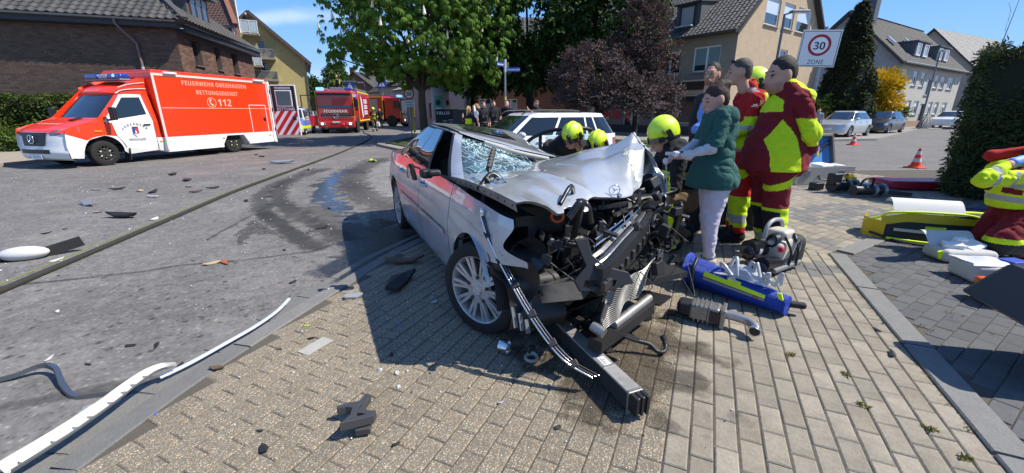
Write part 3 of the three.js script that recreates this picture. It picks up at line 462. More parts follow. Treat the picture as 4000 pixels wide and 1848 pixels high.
{
const{o}=gableHouse('dormer_house','beige house with pale metal dormer beside the fire engines',[-19.2,-62.5],[-15.2,-59],8,5.0,7.2,plaster([0.4,0.34,0.27]),tileDark,[[0.9,1.2,1.9,2.5]],{tile:coarse});
mesh('dormer',[B(2.2,1.3,1.6,-17.0,6.0,-60.2,0,0.7),B(2.6,0.1,2.0,-17.0,6.7,-60.1,0.25,0.7)],M([0.3,0.36,0.3],0.6,0.2),o);
gableHouse('pink_brick_house','narrow pinkish brick house behind the speed limit sign',[-15.9,-59],[-13.3,-55],8,4.4,6.6,M([0.4,0.28,0.23],0.9,0,{tex:[texSpeck,0.6]}),tilePale,[],{tile:coarse});
gableHouse('grey_house','pale grey rendered house behind the chestnut trunk',[-10.4,-42.5],[-3.6,-34],9,5.2,8,plaster([0.42,0.4,0.37]),tileDark,[[0.9,0.9,1.7,2.3],[2.6,0.9,3.4,2.3],[4.6,0.9,5.5,2.2],[7.6,0.9,8.5,2.2],[0.9,3.3,1.7,4.5],[4.6,3.3,5.5,4.5]],{tile:coarse,win:{fm:M([0.2,0.12,0.09],0.5),bars:0}});
gableHouse('red_brick_house','red brick house glimpsed through the dark trees',[-3.2,-33.5],[6.5,-33.5],9,6.2,9,M([0.4,0.17,0.1],0.92,0,{tex:[texSpeck,0.6]}),tileDark,[[0.6,1.0,1.6,2.4],[2.6,1.0,3.6,2.4],[5.2,3.8,6.2,5.2],[7.6,3.8,8.6,5.2],[0.6,3.8,1.6,5.2]],{tile:coarse});
}
{
const A=[12.33,-24.55],R=[21.97,-31.7],L2=[A[0]- 0.596*17,A[1]- 0.803*17];
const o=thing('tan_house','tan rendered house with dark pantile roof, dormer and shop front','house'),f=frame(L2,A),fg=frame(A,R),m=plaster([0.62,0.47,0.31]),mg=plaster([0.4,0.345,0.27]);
const off=3,wins=[[11.5 + off,3.72,13.15 + off,5.1],[9.15 + off,3.72,10.7 + off,5.02],[5.4 + off,3.72,6.9 + off,5.02],[1.9 + off,3.72,3.4 + off,5.02]];
const shop=[[8.95 + off,0.75,12.3 + off,2.45],[6.6 + off,0.06,8.0 + off,2.2],[4.2 + off,0.9,5.3 + off,2.25],[1.95 + off,0.9,3.1 + off,2.25]];
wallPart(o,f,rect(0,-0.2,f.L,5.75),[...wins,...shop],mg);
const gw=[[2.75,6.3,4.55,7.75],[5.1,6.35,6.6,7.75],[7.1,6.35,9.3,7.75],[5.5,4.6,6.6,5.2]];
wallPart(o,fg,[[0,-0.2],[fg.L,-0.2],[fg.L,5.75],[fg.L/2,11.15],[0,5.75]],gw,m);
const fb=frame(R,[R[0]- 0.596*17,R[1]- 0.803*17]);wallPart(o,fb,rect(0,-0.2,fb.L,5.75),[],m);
const stripe=M([0.18,0.28,0.3],0.7);
windowPart(o,f,wins[0],{fw:0.08,bars:1,blind:0.75,blindM:stripe});windowPart(o,f,wins[1],{fw:0.08});windowPart(o,f,wins[2],{fw:0.08});windowPart(o,f,wins[3],{fw:0.08});
const surround=[];
gw.forEach((w,i)=>{windowPart(o,fg,w,{fw:0.09,bars:0,depth:0.1,blind:i<3?0.55:0,blindM:M([0.5,0.6,0.72],0.5),sm:M([0.32,0.25,0.18],0.8)});});
windowPart(o,f,shop[0],{fw:0.07,bars:1,fm:M([0.5,0.48,0.44],0.6),sill:false,name:'shop_window'});windowPart(o,f,shop[1],{fw:0.09,bars:1,fm:M([0.6,0.58,0.54],0.6),sill:false,name:'shop_door'});
windowPart(o,f,shop[2],{fw:0.08,blind:0.6,blindM:M([0.55,0.5,0.42],0.8)});windowPart(o,f,shop[3],{fw:0.08});
mesh('shop_fascia',inF(f,[B(4.6,0.42,0.35,10.7 + off,2.95,0.17)]),M([0.02,0.019,0.018],0.6),o);
mesh('fascia_ledge',inF(f,[B(5.0,0.07,0.55,10.7 + off,3.22,0.27),B(3.6,0.22,0.03,10.6 + off,2.6,0.02)]),M([0.42,0.39,0.34],0.7),o);
mesh('shop_sticker',inF(f,[B(0.5,0.5,0.01,9.4 + off,1.9,-0.09)]),WHT,o);mesh('shop_poster',inF(f,[B(0.9,0.6,0.01,6.0 + off,1.25,0.02)]),M([0.55,0.06,0.05],0.6),o);
mesh('plinth',inF(f,B(f.L,0.55,0.06,f.L/2,0.3,0.03)),M([0.06,0.055,0.055],0.8),o);
const U=f.p(0,5.75,0.45),U1=f.p(f.L + 0.1,5.7,0.45),len=Math.hypot(6.45,5.6);
tiledRoof(o,U,U1,f.p(0,11.3,-6),[[0,-0.05],[f.L + 0.05,-0.05],[f.L + 0.2,len],[0,len]],tileDark,{most:300,w:0.26,l:0.3,h:0.05});
mesh('roof_far_plane',POLY([[fb.p(-0.35,5.55,0.4),fb.p(fb.L,5.55,0.4),f.p(0,11.3,-6),fg.p(fg.L/2,11.3,0.3)],[fb.p(-0.35,5.4,0.4),fb.p(fb.L,5.4,0.4),f.p(0,11.15,-6),fg.p(fg.L/2,11.15,0.3)]]),tileDark[0],o);
mesh('verge_board',[BAR(fg.p(fg.L + 0.35,5.45,0.22),fg.p(fg.L/2,11.25,0.22),0.3,0.16),BAR(fg.p(-0.3,5.5,0.12),fg.p(fg.L/2,11.2,0.12),0.06,0.16)],darkWood,o);
mesh('gutter',inF(f,CY(0.07,0.07,f.L + 0.3,f.L/2,5.68,0.5,0,0,Math.PI/2,12)),M([0.07,0.055,0.05],0.5),o);
const dx=10.6 + off;mesh('dormer',inF(f,[B(1.5,1.5,0.08,dx,7.0,-0.42),B(0.08,1.5,2.0,dx - 0.75,7.0,-1.42),B(0.08,1.5,2.0,dx + 0.75,7.0,-1.42)]),slate,o);
mesh('dormer_roof',inF(f,[B(1.8,0.1,2.4,dx,7.8,-1.4,0.12)]),M([0.05,0.05,0.055],0.6),o);
windowPart(o,f,[dx - 0.5,6.4,dx + 0.5,7.55],{depth:0.34,fw:0.09,fm:darkWood,bars:0,pm:M([0.35,0.36,0.33],0.3),sill:true,sm:WHT,name:'dormer_window'});
}
{
const a=[33.13,-37.9],b=[48.99,-47.78],f=frame(a,b),W=8.6,gl=frame([a[0]- 0.53*W,a[1]- 0.85*W],a);
const o=thing('grey_gable_house','two storey house with grey gable, white front and slate dormers','house');
const front=plaster([0.6,0.57,0.5]),side=plaster([0.42,0.43,0.42]);
const up=[[1.2,3.78,2.7,5.05],[4.2,3.78,5.4,5.0],[6.3,3.76,7.5,4.98],[10.3,3.72,11.6,4.9],[12.2,3.72,13.6,4.86],[14.6,3.7,16.4,4.84]],dn=[[1.3,1.22,2.8,2.5],[4.2,1.2,5.5,2.48],[6.3,1.2,7.6,2.46],[10.4,1.2,11.7,2.42],[12.4,1.2,13.7,2.4],[14.8,1.2,16.4,2.4]],st=[[8.3,3.0,9.6,4.5]],dr=[[8.3,0.06,9.6,2.2]];
wallPart(o,f,rect(0,-0.2,f.L,5.75),[...up,...dn,...st,...dr],front);
wallPart(o,gl,[[0,-0.2],[W,-0.2],[W,5.75],[W/2,10.1],[0,5.75]],[],side);
for(const w of[...up,...dn])windowPart(o,f,w,{fw:0.1,bars:1,blind:0.4,blindM:M([0.62,0.62,0.6],0.6)});
windowPart(o,f,st[0],{fw:0.08,bars:0,fm:M([0.35,0.36,0.36],0.5),name:'stair_window'});windowPart(o,f,dr[0],{fw:0.12,bars:0,fm:M([0.1,0.07,0.05],0.5),sill:false,name:'door'});
mesh('plinth',inF(f,B(f.L,0.6,0.05,f.L/2,0.3,0.025)),M([0.3,0.2,0.14],0.9),o);
const len=Math.hypot(W/2 + 0.4,4.75),y0=5.45;
tiledRoof(o,f.p(-0.4,y0,0.45),f.p(f.L + 0.4,y0,0.45),f.p(0,10.15,-W/2),rect(0,0,f.L + 0.8,len),tileDark,{w:0.3,l:0.34,h:0.04});
tiledRoof(o,f.p(f.L + 0.4,y0,-W - 0.45),f.p(-0.4,y0,-W - 0.45),f.p(0,10.15,-W/2),rect(0,0,f.L + 0.8,len),tileDark,{w:0.3,l:0.34,h:0.04});
mesh('verge_board',[BAR(gl.p(-0.5,5.4,0.3),gl.p(W/2,10.1,0.3),0.12,0.22),BAR(gl.p(W + 0.45,5.4,0.3),gl.p(W/2,10.1,0.3),0.12,0.22)],darkWood,o);
mesh('gutter',inF(f,CY(0.08,0.08,f.L + 0.6,f.L/2,y0 + 0.05,0.52,0,0,Math.PI/2,10)),zinc,o);
mesh('downpipe',inF(f,TU([[-0.3,y0,0.5],[0.02,5.1,0.2],[0.05,4.6,0.08],[0.05,0.2,0.08]],0.06,24)),M([0.2,0.21,0.22],0.5),o);
for(const x of[3.9,5.8,10.0,11.9]){mesh('dormer',inF(f,[B(1.5,1.35,1.9,x + 0.75,6.85,-1.2),B(1.75,0.1,2.2,x + 0.75,7.55,-1.2)]),slate,o);windowPart(o,f,[x + 0.2,6.35,x + 1.3,7.4],{depth:0.24 - 0.02,fw:0.1,bars:0,sill:false,name:'dormer_window',pm:M([0.3,0.32,0.34],0.2)});}
const cp=f.p(2.4,0,-W/2 + 0.6);mesh('chimney',[B(0.9,2.6,0.9,cp[0],10.4,cp[2],0,0.55)],slate,o);mesh('chimney_cap',[B(1.3,0.1,1.3,cp[0],12.1,cp[2],0,0.55),B(0.08,0.35,0.08,cp[0]- 0.3,11.9,cp[2]),B(0.08,0.35,0.08,cp[0]+ 0.3,11.9,cp[2])],M([0.04,0.04,0.04],0.5),o);
for(const[x,v]of[[1.6,2.6],[6.6,3.0]]){const p=f.p(x,5.5 + v*0.7,0.45 - v*0.72 + 0.05);mesh('roof_window',[B(0.6,0.06,0.9,p[0],p[1]+ 0.28,p[2],0.76,0.55)],M([0.4,0.45,0.5],0.15,0.3),o);}
}
gableHouse('pale_roof_house','house with pale tiled roof beyond the grey gable house',[56,-53],[74,-62],10,6.4,11.6,plaster([0.5,0.43,0.34]),tilePale,[],{tile:coarse});
const leafMat=(c,t=0.32)=>M(c,0.75,0,{transmission:t,thickness:0,ior:1.2});
function leafQuad(l,w,fold=0.25,droop=0.3){return POLY([[[0,0,0],[w*0.5,fold*w,l*0.45],[0,0,l*0.5]],[[0,0,0],[0,0,l*0.5],[-w*0.5,fold*w,l*0.45]],[[0,0,l*0.5],[w*0.5,fold*w,l*0.45],[0,-droop*l,l]],[[0,0,l*0.5],[0,-droop*l,l],[-w*0.5,fold*w,l*0.45]]]);}
function clusterLeaf(n,l,w,spread){const gs=[];for(let k=0;k<n;k++){const g=leafQuad(l*rnd(0.7,1.1),w*rnd(0.8,1.1),0.2,0.25);gs.push(place(g,rnd(-spread,spread),rnd(-spread,spread)*0.6,rnd(-spread,spread),rnd(-0.7,0.5),rnd(0,6.3),rnd(-0.5,0.5)));}return merge(gs);}
function palmate(l){const gs=[];for(let k=0;k<7;k++){const a=(k - 3)*0.62;const s=1 - 0.1*Math.abs(k - 3);gs.push(place(leafQuad(l*s,l*0.34*s,0.18,0.3),0,0,0,0.5,a,0));}return merge(gs);}
const upv=V(0,1,0);
function instanced(name,geo,mat,list,parent,cols){
const im=new THREE.InstancedMesh(geo,mat,list.length),c=new THREE.Color();im.name=name;im.castShadow=im.receiveShadow=true;
list.forEach((t,i)=>{m4.compose(t.p,t.q,V(t.s,t.s,t.s));im.setMatrixAt(i,m4);const k=t.c??1;im.setColorAt(i,c.setRGB(k*(t.r??1),k,k*(t.b??1)));});
im.userData.kind='stuff';parent.add(im);return im;
}
const facing=(dir,roll)=>{const q=new THREE.Quaternion().setFromUnitVectors(V(0,0,1),dir);return q.multiply(new THREE.Quaternion().setFromAxisAngle(V(0,0,1),roll));};
function foliage(lobes,clumps,per,clumpR,size,{shell=0.45,droop=0.2,minY=-1e9}={}){
const out=[],cl=[],vol=lobes.map((l)=>l[3]*l[4]*l[5]),tot=vol.reduce((a,b)=>a + b);
lobes.forEach((L,li)=>{const n=Math.round(clumps*vol[li]/tot);for(let k=0;k<n;k++){const d=V(rnd(-1,1),rnd(-1,1),rnd(-1,1));if(d.lengthSq()>1||d.lengthSq()<0.01){k--;continue;}const r=Math.pow(d.length(),shell);d.normalize();const c=V(L[0]+ d.x*L[3]*r,L[1]+ d.y*L[4]*r,L[2]+ d.z*L[5]*r);if(c.y<minY)continue;cl.push(c);const R=clumpR*rnd(0.6,1.25);
for(let j=0;j<per;j++){const e=V(rnd(-1,1),rnd(-1,1),rnd(-1,1)).normalize(),rr=R*Math.cbrt(rnd(0.15,1));const p=c.clone().addScaledVector(e,rr);p.y -=0.15*R*(e.x*e.x + e.z*e.z);const dir=e.clone().addScaledVector(d,0.7).add(V(0,-droop,0)).normalize();out.push({p,q:facing(dir,rnd(-0.7,0.7)),s:size*rnd(0.7,1.25),c:rnd(0.72,1.18),r:rnd(0.85,1.15)});}}});
return{out,cl};
}
function limbs(parent,base,fork,r,targets,mat,nTr=14){
const gs=[],b=V(...base),f=V(...fork),seg=10,path=[];for(let i=0;i<=seg;i++){const t=i/seg;path.push(b.clone().lerp(f,t).add(V(Math.sin(t*5 + b.x)*0.05,0,Math.cos(t*4 + b.z)*0.05)));}
const taper=(pts,r0,r1,n=8)=>{const c=new THREE.CatmullRomCurve3(pts),N=pts.length*3;const fr=c.computeFrenetFrames(N,false);return SU(n,N,(u,v)=>{const i=Math.round(v*N),p=c.getPoint(v),a=u*Math.PI*2,rr=mix(r0,r1,v)*(1 +(v<0.08&&r0===r?(0.08 - v)*5:0))*(1 + 0.08*Math.sin(a*3 + v*9));return p.addScaledVector(fr.normals[i],Math.cos(a)*rr).addScaledVector(fr.binormals[i],Math.sin(a)*rr);},true);};
mesh('trunk',taper(path,r,r*0.72,12),mat,parent);
for(let k=0;k<nTr&&targets.length;k++){const t=targets[Math.floor(rnd()*targets.length)],s=path[seg - Math.floor(rnd(0,3.9))],m=s.clone().lerp(t,0.5);m.y +=rnd(-0.1,0.25)*s.distanceTo(t);gs.push(taper([s,s.clone().lerp(m,0.5).add(V(0,0.1,0)),m,t],r*rnd(0.28,0.45),0.025,6));}
if(gs.length)mesh('branches',gs,mat,parent);
}
const bark=M([0.12,0.095,0.07],0.95,0,{tex:[texSpeck,0.4],bump:[0.3,0.02]}),barkD=M([0.05,0.042,0.036],0.95,0,{tex:[texSpeck,0.4]});
function tree(name,label,base,fork,r,lobes,o){
reseed(o.seed);const t=thing(name,label,o.cat||'tree');
const{out,cl}=foliage(lobes,o.clumps,o.per,o.clumpR,o.size,o);
limbs(t,base,fork,r,cl,o.bark||bark,o.limbs||16);
instanced('crown',o.leaf(),o.mat,out,t);return{t,cl};
}
{
const{t,cl}=tree('chestnut_tree','flowering horse chestnut tree with bright green palmate leaves',[-4.65,0.05,-22.2],[-4.5,3.0,-22],0.22,
[[-4.4,5.4,-21.8,3.6,2.6,3.2],[-2.4,4.9,-21.4,2.3,2.2,2.4],[-7.0,5.6,-22,2.4,2.1,2.4],[-4.6,8.2,-22,4.0,2.6,3.4],[-7.6,7.8,-22,2.2,1.9,2.0],[-1.6,7.4,-21.6,2.0,2.4,2.0],[-2.0,3.4,-21.2,1.2,0.8,1.2],[-5.4,3.6,-21.6,1.4,0.7,1.4],[-8.0,4.4,-22.2,1.2,0.7,1.2]],
{seed:5,clumps:430,per:17,clumpR:0.62,size:1,shell:0.4,droop:0.75,minY:2.9,leaf:()=>palmate(0.27),mat:leafMat([0.13,0.235,0.03],0.42),limbs:26});
const fl=merge([...Array(9).keys()].map((k)=>SP(0.075*(1 - k*0.085),0,k*0.038,0,1,0.7,1,6))),fm=M([0.8,0.74,0.6],0.85);
reseed(8);const outer=cl.filter((c)=>c.z>-22.4).sort(()=>rnd()- 0.5).slice(0,80);
outer.forEach((c)=>{const m=new THREE.Mesh(fl,fm);m.name='flower_candle';m.position.set(c.x + rnd(-0.3,0.3),c.y + rnd(0.35,0.6),c.z + rnd(0.2,0.5));m.rotation.set(rnd(-0.15,0.15),0,rnd(-0.15,0.15));m.castShadow=true;t.add(m);});
}
const broad=()=>clusterLeaf(5,0.2,0.15,0.12);
tree('maple_tree','tall dark green broad-leaved tree behind the street name post',[1.2,0,-25],[1.0,3.2,-25],0.28,[[0.6,7.4,-25,4.4,4.4,3.6],[-2.4,6.0,-26,2.6,3.0,2.4],[0.4,4.2,-24.6,3.0,1.6,2.4],[-2.2,3.7,-25.6,2.0,1.3,2.0]],{seed:31,clumps:330,per:17,clumpR:0.75,size:1.2,leaf:broad,mat:leafMat([0.035,0.078,0.016],0.25),bark:barkD,minY:2.2});
tree('maple_tree','broad green tree reaching over the roof of the tan house',[5.2,0,-25.5],[5.2,3.0,-25.5],0.26,[[4.9,6.8,-25,3.3,4.0,3.0],[6.9,6.4,-24.8,1.6,3.4,2.0],[4.2,9.6,-25.2,3.2,2.2,2.6],[3.2,4.3,-24.6,2.2,1.6,2.0]],{seed:37,clumps:330,per:17,clumpR:0.7,size:1.2,leaf:broad,mat:leafMat([0.05,0.105,0.018],0.3),bark:barkD,minY:2.6});
const plum=()=>clusterLeaf(5,0.13,0.1,0.1);
tree('purple_tree','small purple-leaved tree with round crown in front of the shop',[3.95,0.1,-19],[3.75,1.7,-19],0.13,[[3.5,2.95,-19,1.75,1.15,1.5],[2.4,2.45,-18.8,0.9,0.7,0.9],[4.8,2.2,-18.8,1.2,0.8,1.0],[6.3,2.05,-18.9,1.15,0.75,1.0],[3.4,1.9,-18.6,0.9,0.5,0.8]],{seed:41,clumps:165,per:17,clumpR:0.33,size:1,leaf:plum,mat:leafMat([0.125,0.085,0.078],0.3),bark:barkD,minY:1.25,droop:0.4});
tree('purple_tree','taller purple-leaved tree behind the round purple one',[6.2,0.1,-21.5],[6.1,2.4,-21.5],0.14,[[6.1,4.7,-21.4,1.25,2.1,1.2],[6.7,3.6,-21.2,1.2,1.3,1.1],[5.5,3.6,-21.3,1.0,1.2,1.0]],{seed:43,clumps:125,per:17,clumpR:0.36,size:1.05,leaf:plum,mat:leafMat([0.115,0.074,0.068],0.3),bark:barkD,minY:1.6});
tree('street_tree','bright green pointed tree rising behind the fire engine',[-30.2,0,-75],[-30.2,3,-75],0.2,[[-30.2,5.2,-75,2.7,2.2,2.2],[-30.1,7.4,-75,1.4,1.7,1.3]],{seed:51,clumps:150,per:12,clumpR:0.75,size:2.2,leaf:broad,mat:leafMat([0.09,0.15,0.03],0.35)});
tree('street_tree','rounded green tree beside the yellow house',[-38.6,0,-84],[-38.6,3,-84],0.2,[[-38.8,5.0,-84,2.4,2.7,2.2]],{seed:53,clumps:80,per:12,clumpR:0.8,size:2.2,leaf:broad,mat:leafMat([0.06,0.11,0.02],0.3)});
{
reseed(61);const t=thing('conifer_tree','tall narrow dark conifer in front of the grey gable','tree'),bx=24.2,bz=-31.6,H=8.4,out=[];
mesh('trunk',ROD([bx,0,bz],[bx,H - 0.6,bz],0.2,0.03),barkD,t);
const core=mesh('inner_foliage',LA([[0.01,0],[1.5,0.1],[1.75,1.2],[1.3,3.6],[0.7,6.2],[0.12,8.0]],bx,0.2,bz,0,0,0,14),M([0.012,0.02,0.011],1),t);
for(let k=0;k<5200;k++){const h=Math.pow(rnd(),1.25)*H,a=rnd(0,6.283),R=(2.2*Math.pow(1 - h/(H + 0.25),0.78))*(0.72 + 0.42*vn(Math.cos(a)*3 + 5,Math.sin(a)*3 + h*1.7,3))*rnd(0.8,1.05);const d=V(Math.cos(a),rnd(-0.55,0.25),Math.sin(a)).normalize();out.push({p:V(bx + Math.cos(a)*R,0.15 + h,bz + Math.sin(a)*R),q:facing(d,rnd(-1,1)),s:rnd(0.7,1.4),c:rnd(0.6,1.3)});}
instanced('crown',clusterLeaf(5,0.34,0.1,0.08),leafMat([0.042,0.055,0.022],0.12),out,t);
}
function bush(name,label,lobes,o){reseed(o.seed);const t=thing(name,label,o.cat||'shrub');const{out,cl}=foliage(lobes,o.clumps,o.per,o.clumpR,o.size,o);limbs(t,[lobes[0][0],0,lobes[0][2]],[lobes[0][0],lobes[0][1]*0.6,lobes[0][2]],0.06,cl,barkD,6);instanced('foliage',o.leaf(),o.mat,out,t);return t;}
bush('yellow_shrub','shrub with yellow blossom beside the dark conifer',[[27.6,2.4,-32.5,1.2,1.7,1.0]],{seed:63,clumps:45,per:22,clumpR:0.5,size:1.5,leaf:()=>clusterLeaf(5,0.2,0.12,0.12),mat:leafMat([0.62,0.42,0.015],0.3)});
bush('green_shrub','green shrub between the conifer and the yellow blossom',[[28.6,1.6,-33.6,1.8,1.5,1.2],[22.6,1.2,-30.6,1.6,1.2,1.0]],{seed:64,clumps:70,per:18,clumpR:0.5,size:1.5,leaf:()=>clusterLeaf(5,0.2,0.12,0.12),mat:leafMat([0.07,0.11,0.02],0.3)});
function hedge(name,label,path,w,h,o){
reseed(o.seed);const t=thing(name,label,'hedge'),out=[],P=path.map(([x,z])=>V(x,0,z)),c=new THREE.CatmullRomCurve3(P),L=c.getLength();
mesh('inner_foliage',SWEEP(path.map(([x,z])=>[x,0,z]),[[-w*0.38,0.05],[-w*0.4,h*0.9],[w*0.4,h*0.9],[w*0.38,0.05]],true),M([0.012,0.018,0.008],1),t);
for(let k=0;k<o.n;k++){
const u=rnd(),p=c.getPointAt(u),d=c.getTangentAt(u),s=V(-d.z,0,d.x),f=rnd();let off,y,nrm;const bul=0.82 + 0.36*vn(u*L*1.4,rnd(0,0.2),o.seed);
if(f<0.34){off=rnd(-0.5,0.5)*w;y=h*(0.9 + 0.12*bul)+ rnd(-0.06,0.05);nrm=V(0,1,0);}else{const sg=f<0.8?o.face:-o.face;y=rnd(0.03,1)*h;off=sg*w*0.5*(0.78 + 0.3*vn(u*L*1.3,y*1.8,o.seed))*(o.taper?1 - 0.35*sstep(0.55,1,y/h):1)+ rnd(-0.08,0.07);nrm=s.clone().multiplyScalar(sg);}
if(o.taper){const e=Math.min(u,1 - u)*L/o.taper;if(e<1){y*=0.86 + 0.14*e;off*=0.6 + 0.4*Math.sqrt(e);}}
const q=p.clone().addScaledVector(s,off);q.y=y;const dir=nrm.clone().add(V(rnd(-0.7,0.7),rnd(-0.5,0.8),rnd(-0.7,0.7))).normalize();out.push({p:q,q:facing(dir,rnd(-1,1)),s:rnd(0.7,1.3),c:rnd(0.65,1.25),r:rnd(0.85,1.2)});
}
for(const e of[0,1]){const p=c.getPointAt(e),d=c.getTangentAt(e).multiplyScalar(e?1:-1),s=V(-d.z,0,d.x);for(let k=0;k<o.n*0.06;k++){const q=p.clone().addScaledVector(s,rnd(-0.45,0.45)*w).addScaledVector(d,rnd(-0.1,0.1));q.y=rnd(0.03,0.97)*h;out.push({p:q,q:facing(d.clone().add(V(rnd(-0.7,0.7),rnd(-0.5,0.8),rnd(-0.7,0.7))).normalize(),rnd(-1,1)),s:rnd(0.7,1.3),c:rnd(0.65,1.25)});}}
instanced('foliage',o.leaf(),o.mat,out,t);return t;
}
hedge('clipped_hedge','long clipped green hedge in front of the brown brick wall',[[-30,-13.4],[-24,-15.4],[-19,-17.3],[-15.8,-18.4]],0.9,1.95,{seed:71,n:9000,face:1,leaf:()=>clusterLeaf(4,0.14,0.08,0.06),mat:leafMat([0.09,0.135,0.026],0.3)});
bush('garden_shrub','low bright green shrub in front of the clipped hedge',[[-19.5,0.45,-15.6,1.3,0.6,0.7],[-17.6,0.5,-16.4,1.2,0.6,0.6]],{seed:73,clumps:80,per:20,clumpR:0.3,size:1,leaf:()=>clusterLeaf(5,0.12,0.08,0.08),mat:leafMat([0.11,0.17,0.025],0.35)});
bush('garden_shrub','reddish-tipped shrub between hedge and ambulance bonnet',[[-15.9,0.6,-16.9,1.2,0.7,0.6]],{seed:75,clumps:45,per:20,clumpR:0.3,size:1,leaf:()=>clusterLeaf(5,0.12,0.08,0.08),mat:leafMat([0.13,0.13,0.03],0.3)});
mesh('garden_wall',[BAR([-31,0.12,-12.2],[-15.2,0.12,-17.3],0.2,0.24)],M([0.05,0.05,0.05],0.9)).userData={label:'low dark wall at the foot of the clipped hedge',category:'wall'};
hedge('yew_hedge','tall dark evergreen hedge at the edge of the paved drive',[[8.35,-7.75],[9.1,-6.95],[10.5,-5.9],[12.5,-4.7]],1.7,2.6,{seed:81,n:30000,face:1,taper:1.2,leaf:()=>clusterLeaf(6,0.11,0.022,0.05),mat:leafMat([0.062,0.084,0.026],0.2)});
{reseed(83);const t=thing('hedge_shoots','bare upright shoots rising from the top of the evergreen hedge','twigs');for(let k=0;k<9;k++){const x=rnd(8.0,9.4),z=-7.5 +(x - 8)*0.75,h=rnd(0.35,0.8);mesh('shoot',[ROD([x,2.4,z],[x + rnd(-0.1,0.12),2.55 + h,z + rnd(-0.1,0.1)],0.008,0.003,5),...[0.4,0.6,0.8].map((q)=>ROD([x,2.45 + h*q,z],[x + rnd(-0.15,0.15),2.6 + h*q,z],0.004,0.002,4))],M([0.2,0.15,0.1],0.9),t);}}
const sgp=(v,p)=>Math.sign(v)*Math.pow(Math.abs(v),p);
function carShape(s){
const xf=s.wb/2 + s.fo,xr=-(s.wb/2 + s.ro),xc=(xf + xr)/2,a=(xf - xr)/2,n=s.n||6.5,N=s.N||220;
let pts=[];for(let i=0;i<=900;i++){const t=-Math.PI/2 + Math.PI*i/900;pts.push([xc + a*sgp(Math.sin(t),2/n),s.W/2*Math.pow(Math.abs(Math.cos(t)),2/n)]);}
const acc=[0];for(let i=1;i<pts.length;i++)acc.push(acc[i - 1]+ Math.hypot(pts[i][0]- pts[i - 1][0],pts[i][1]- pts[i - 1][1]));
const per=acc[acc.length - 1];
const line=(q)=>{const t=clamp(q)*per;let lo=0,hi=acc.length - 1;while(hi - lo>1){const m=(lo + hi)>>1;if(acc[m]<=t)lo=m;else hi=m;}const k=(t - acc[lo])/(acc[hi]- acc[lo]||1);return[mix(pts[lo][0],pts[hi][0],k),mix(pts[lo][1],pts[hi][1],k)];};
const prof=s.prof||[[0.15,0.93],[0.3,0.975],[0.5,1.0],[0.7,0.995],[0.85,0.975],[1.0,0.94],[1.15,0.9]];
const pz=(y)=>{let i=0;while(i<prof.length - 2&&y>prof[i + 1][0])i++;const t=clamp((y - prof[i][0])/(prof[i + 1][0]- prof[i][0]),-0.5,1.5);return mix(prof[i][1],prof[i + 1][1],t);};
const lin=(l,x)=>{let i=0;while(i<l.length - 2&&x>l[i + 1][0])i++;const t=clamp((x - l[i][0])/(l[i + 1][0]- l[i][0]));return mix(l[i][1],l[i + 1][1],t*t*(3 - 2*t)*0.5 + t*0.5);};
const ys=(x)=>lin(s.shoulder,x);
const nose=s.nose??0.05,tail=s.tail??0.03;
const px=(x,y)=>{const e=(x - xc)/a,yt=ys(x);return x -(e>0?nose:-tail)*Math.pow(Math.abs(e),8)*sstep(0.45,1,y/yt)*1.6 -(e>0?0.05:-0.05)*Math.pow(Math.abs(e),8)*sstep(0.42,0.15,y);};
const P=(q,y,off=0)=>{const[x,z]=line(q);const k=pz(y);const p=V(px(x,y),y,z*k);if(off){const A=line(q - 0.002),C=line(q + 0.002),d=V(C[0]- A[0],0,C[1]- A[1]).normalize();p.x +=-d.z*-off;p.z +=d.x*off;p.x +=0;}return p;};
const arch=(x,z)=>{let y=s.sill??0.2;if(z>s.W/2*0.8)for(const w of[s.wb/2,-s.wb/2]){const d=Math.abs(x - w);if(d<s.ar)y=Math.max(y,s.r + Math.sqrt(s.ar*s.ar - d*d)*(s.archK||1));}return y;};
const yb=(q)=>{const[x,z]=line(q);return arch(x,z);};
const qx=(x)=>{let lo=0,hi=1;for(let i=0;i<40;i++){const m=(lo + hi)/2;if(line(m)[0]<x)lo=m;else hi=m;}return lo;};
const qz=(z,front=true)=>{let lo=front?0.5:0,hi=front?1:0.5;for(let i=0;i<40;i++){const m=(lo + hi)/2;const zz=line(m)[1];if(front?zz>z:zz<z)lo=m;else hi=m;}return lo;};
const g=s.glass,gn=g.n||5;
const ring=(k)=>({x0:mix(g.xr0,g.xr1,Math.pow(Math.max(0,k),g.pr||1)),x1:mix(g.xf0,g.xf1,Math.pow(Math.max(0,k),g.pf||1)),w:mix(g.w0,g.w1,Math.pow(Math.max(0,k),1.15)),y:mix(g.y0,s.H - 0.03,k)+(g.dy?g.dy(k):0)});
const gs=(k,x)=>{const r=ring(k),c=(r.x0 + r.x1)/2,h=(r.x1 - r.x0)/2;return r.w*Math.pow(Math.max(0,1 - Math.pow(Math.abs((x - c)/h),gn)),1/gn);};
const gf=(k,t,front)=>{const r=ring(k),c=(r.x0 + r.x1)/2,h=(r.x1 - r.x0)/2;return c +(front?1:-1)*h*Math.pow(Math.max(0,1 - Math.pow(Math.abs(t),gn)),1/gn);};
const GP=(k,f)=>{const r=ring(k),x=mix(r.x0,r.x1,f);return V(x,r.y,gs(k,x));};
const GF=(k,t,front=true)=>{const r=ring(k);return V(gf(k,t,front),r.y,t*r.w);};
return{s,xf,xr,xc,a,per,line,P,yb,ys,pz,qx,qz,ring,gs,gf,GP,GF,px,N};
}
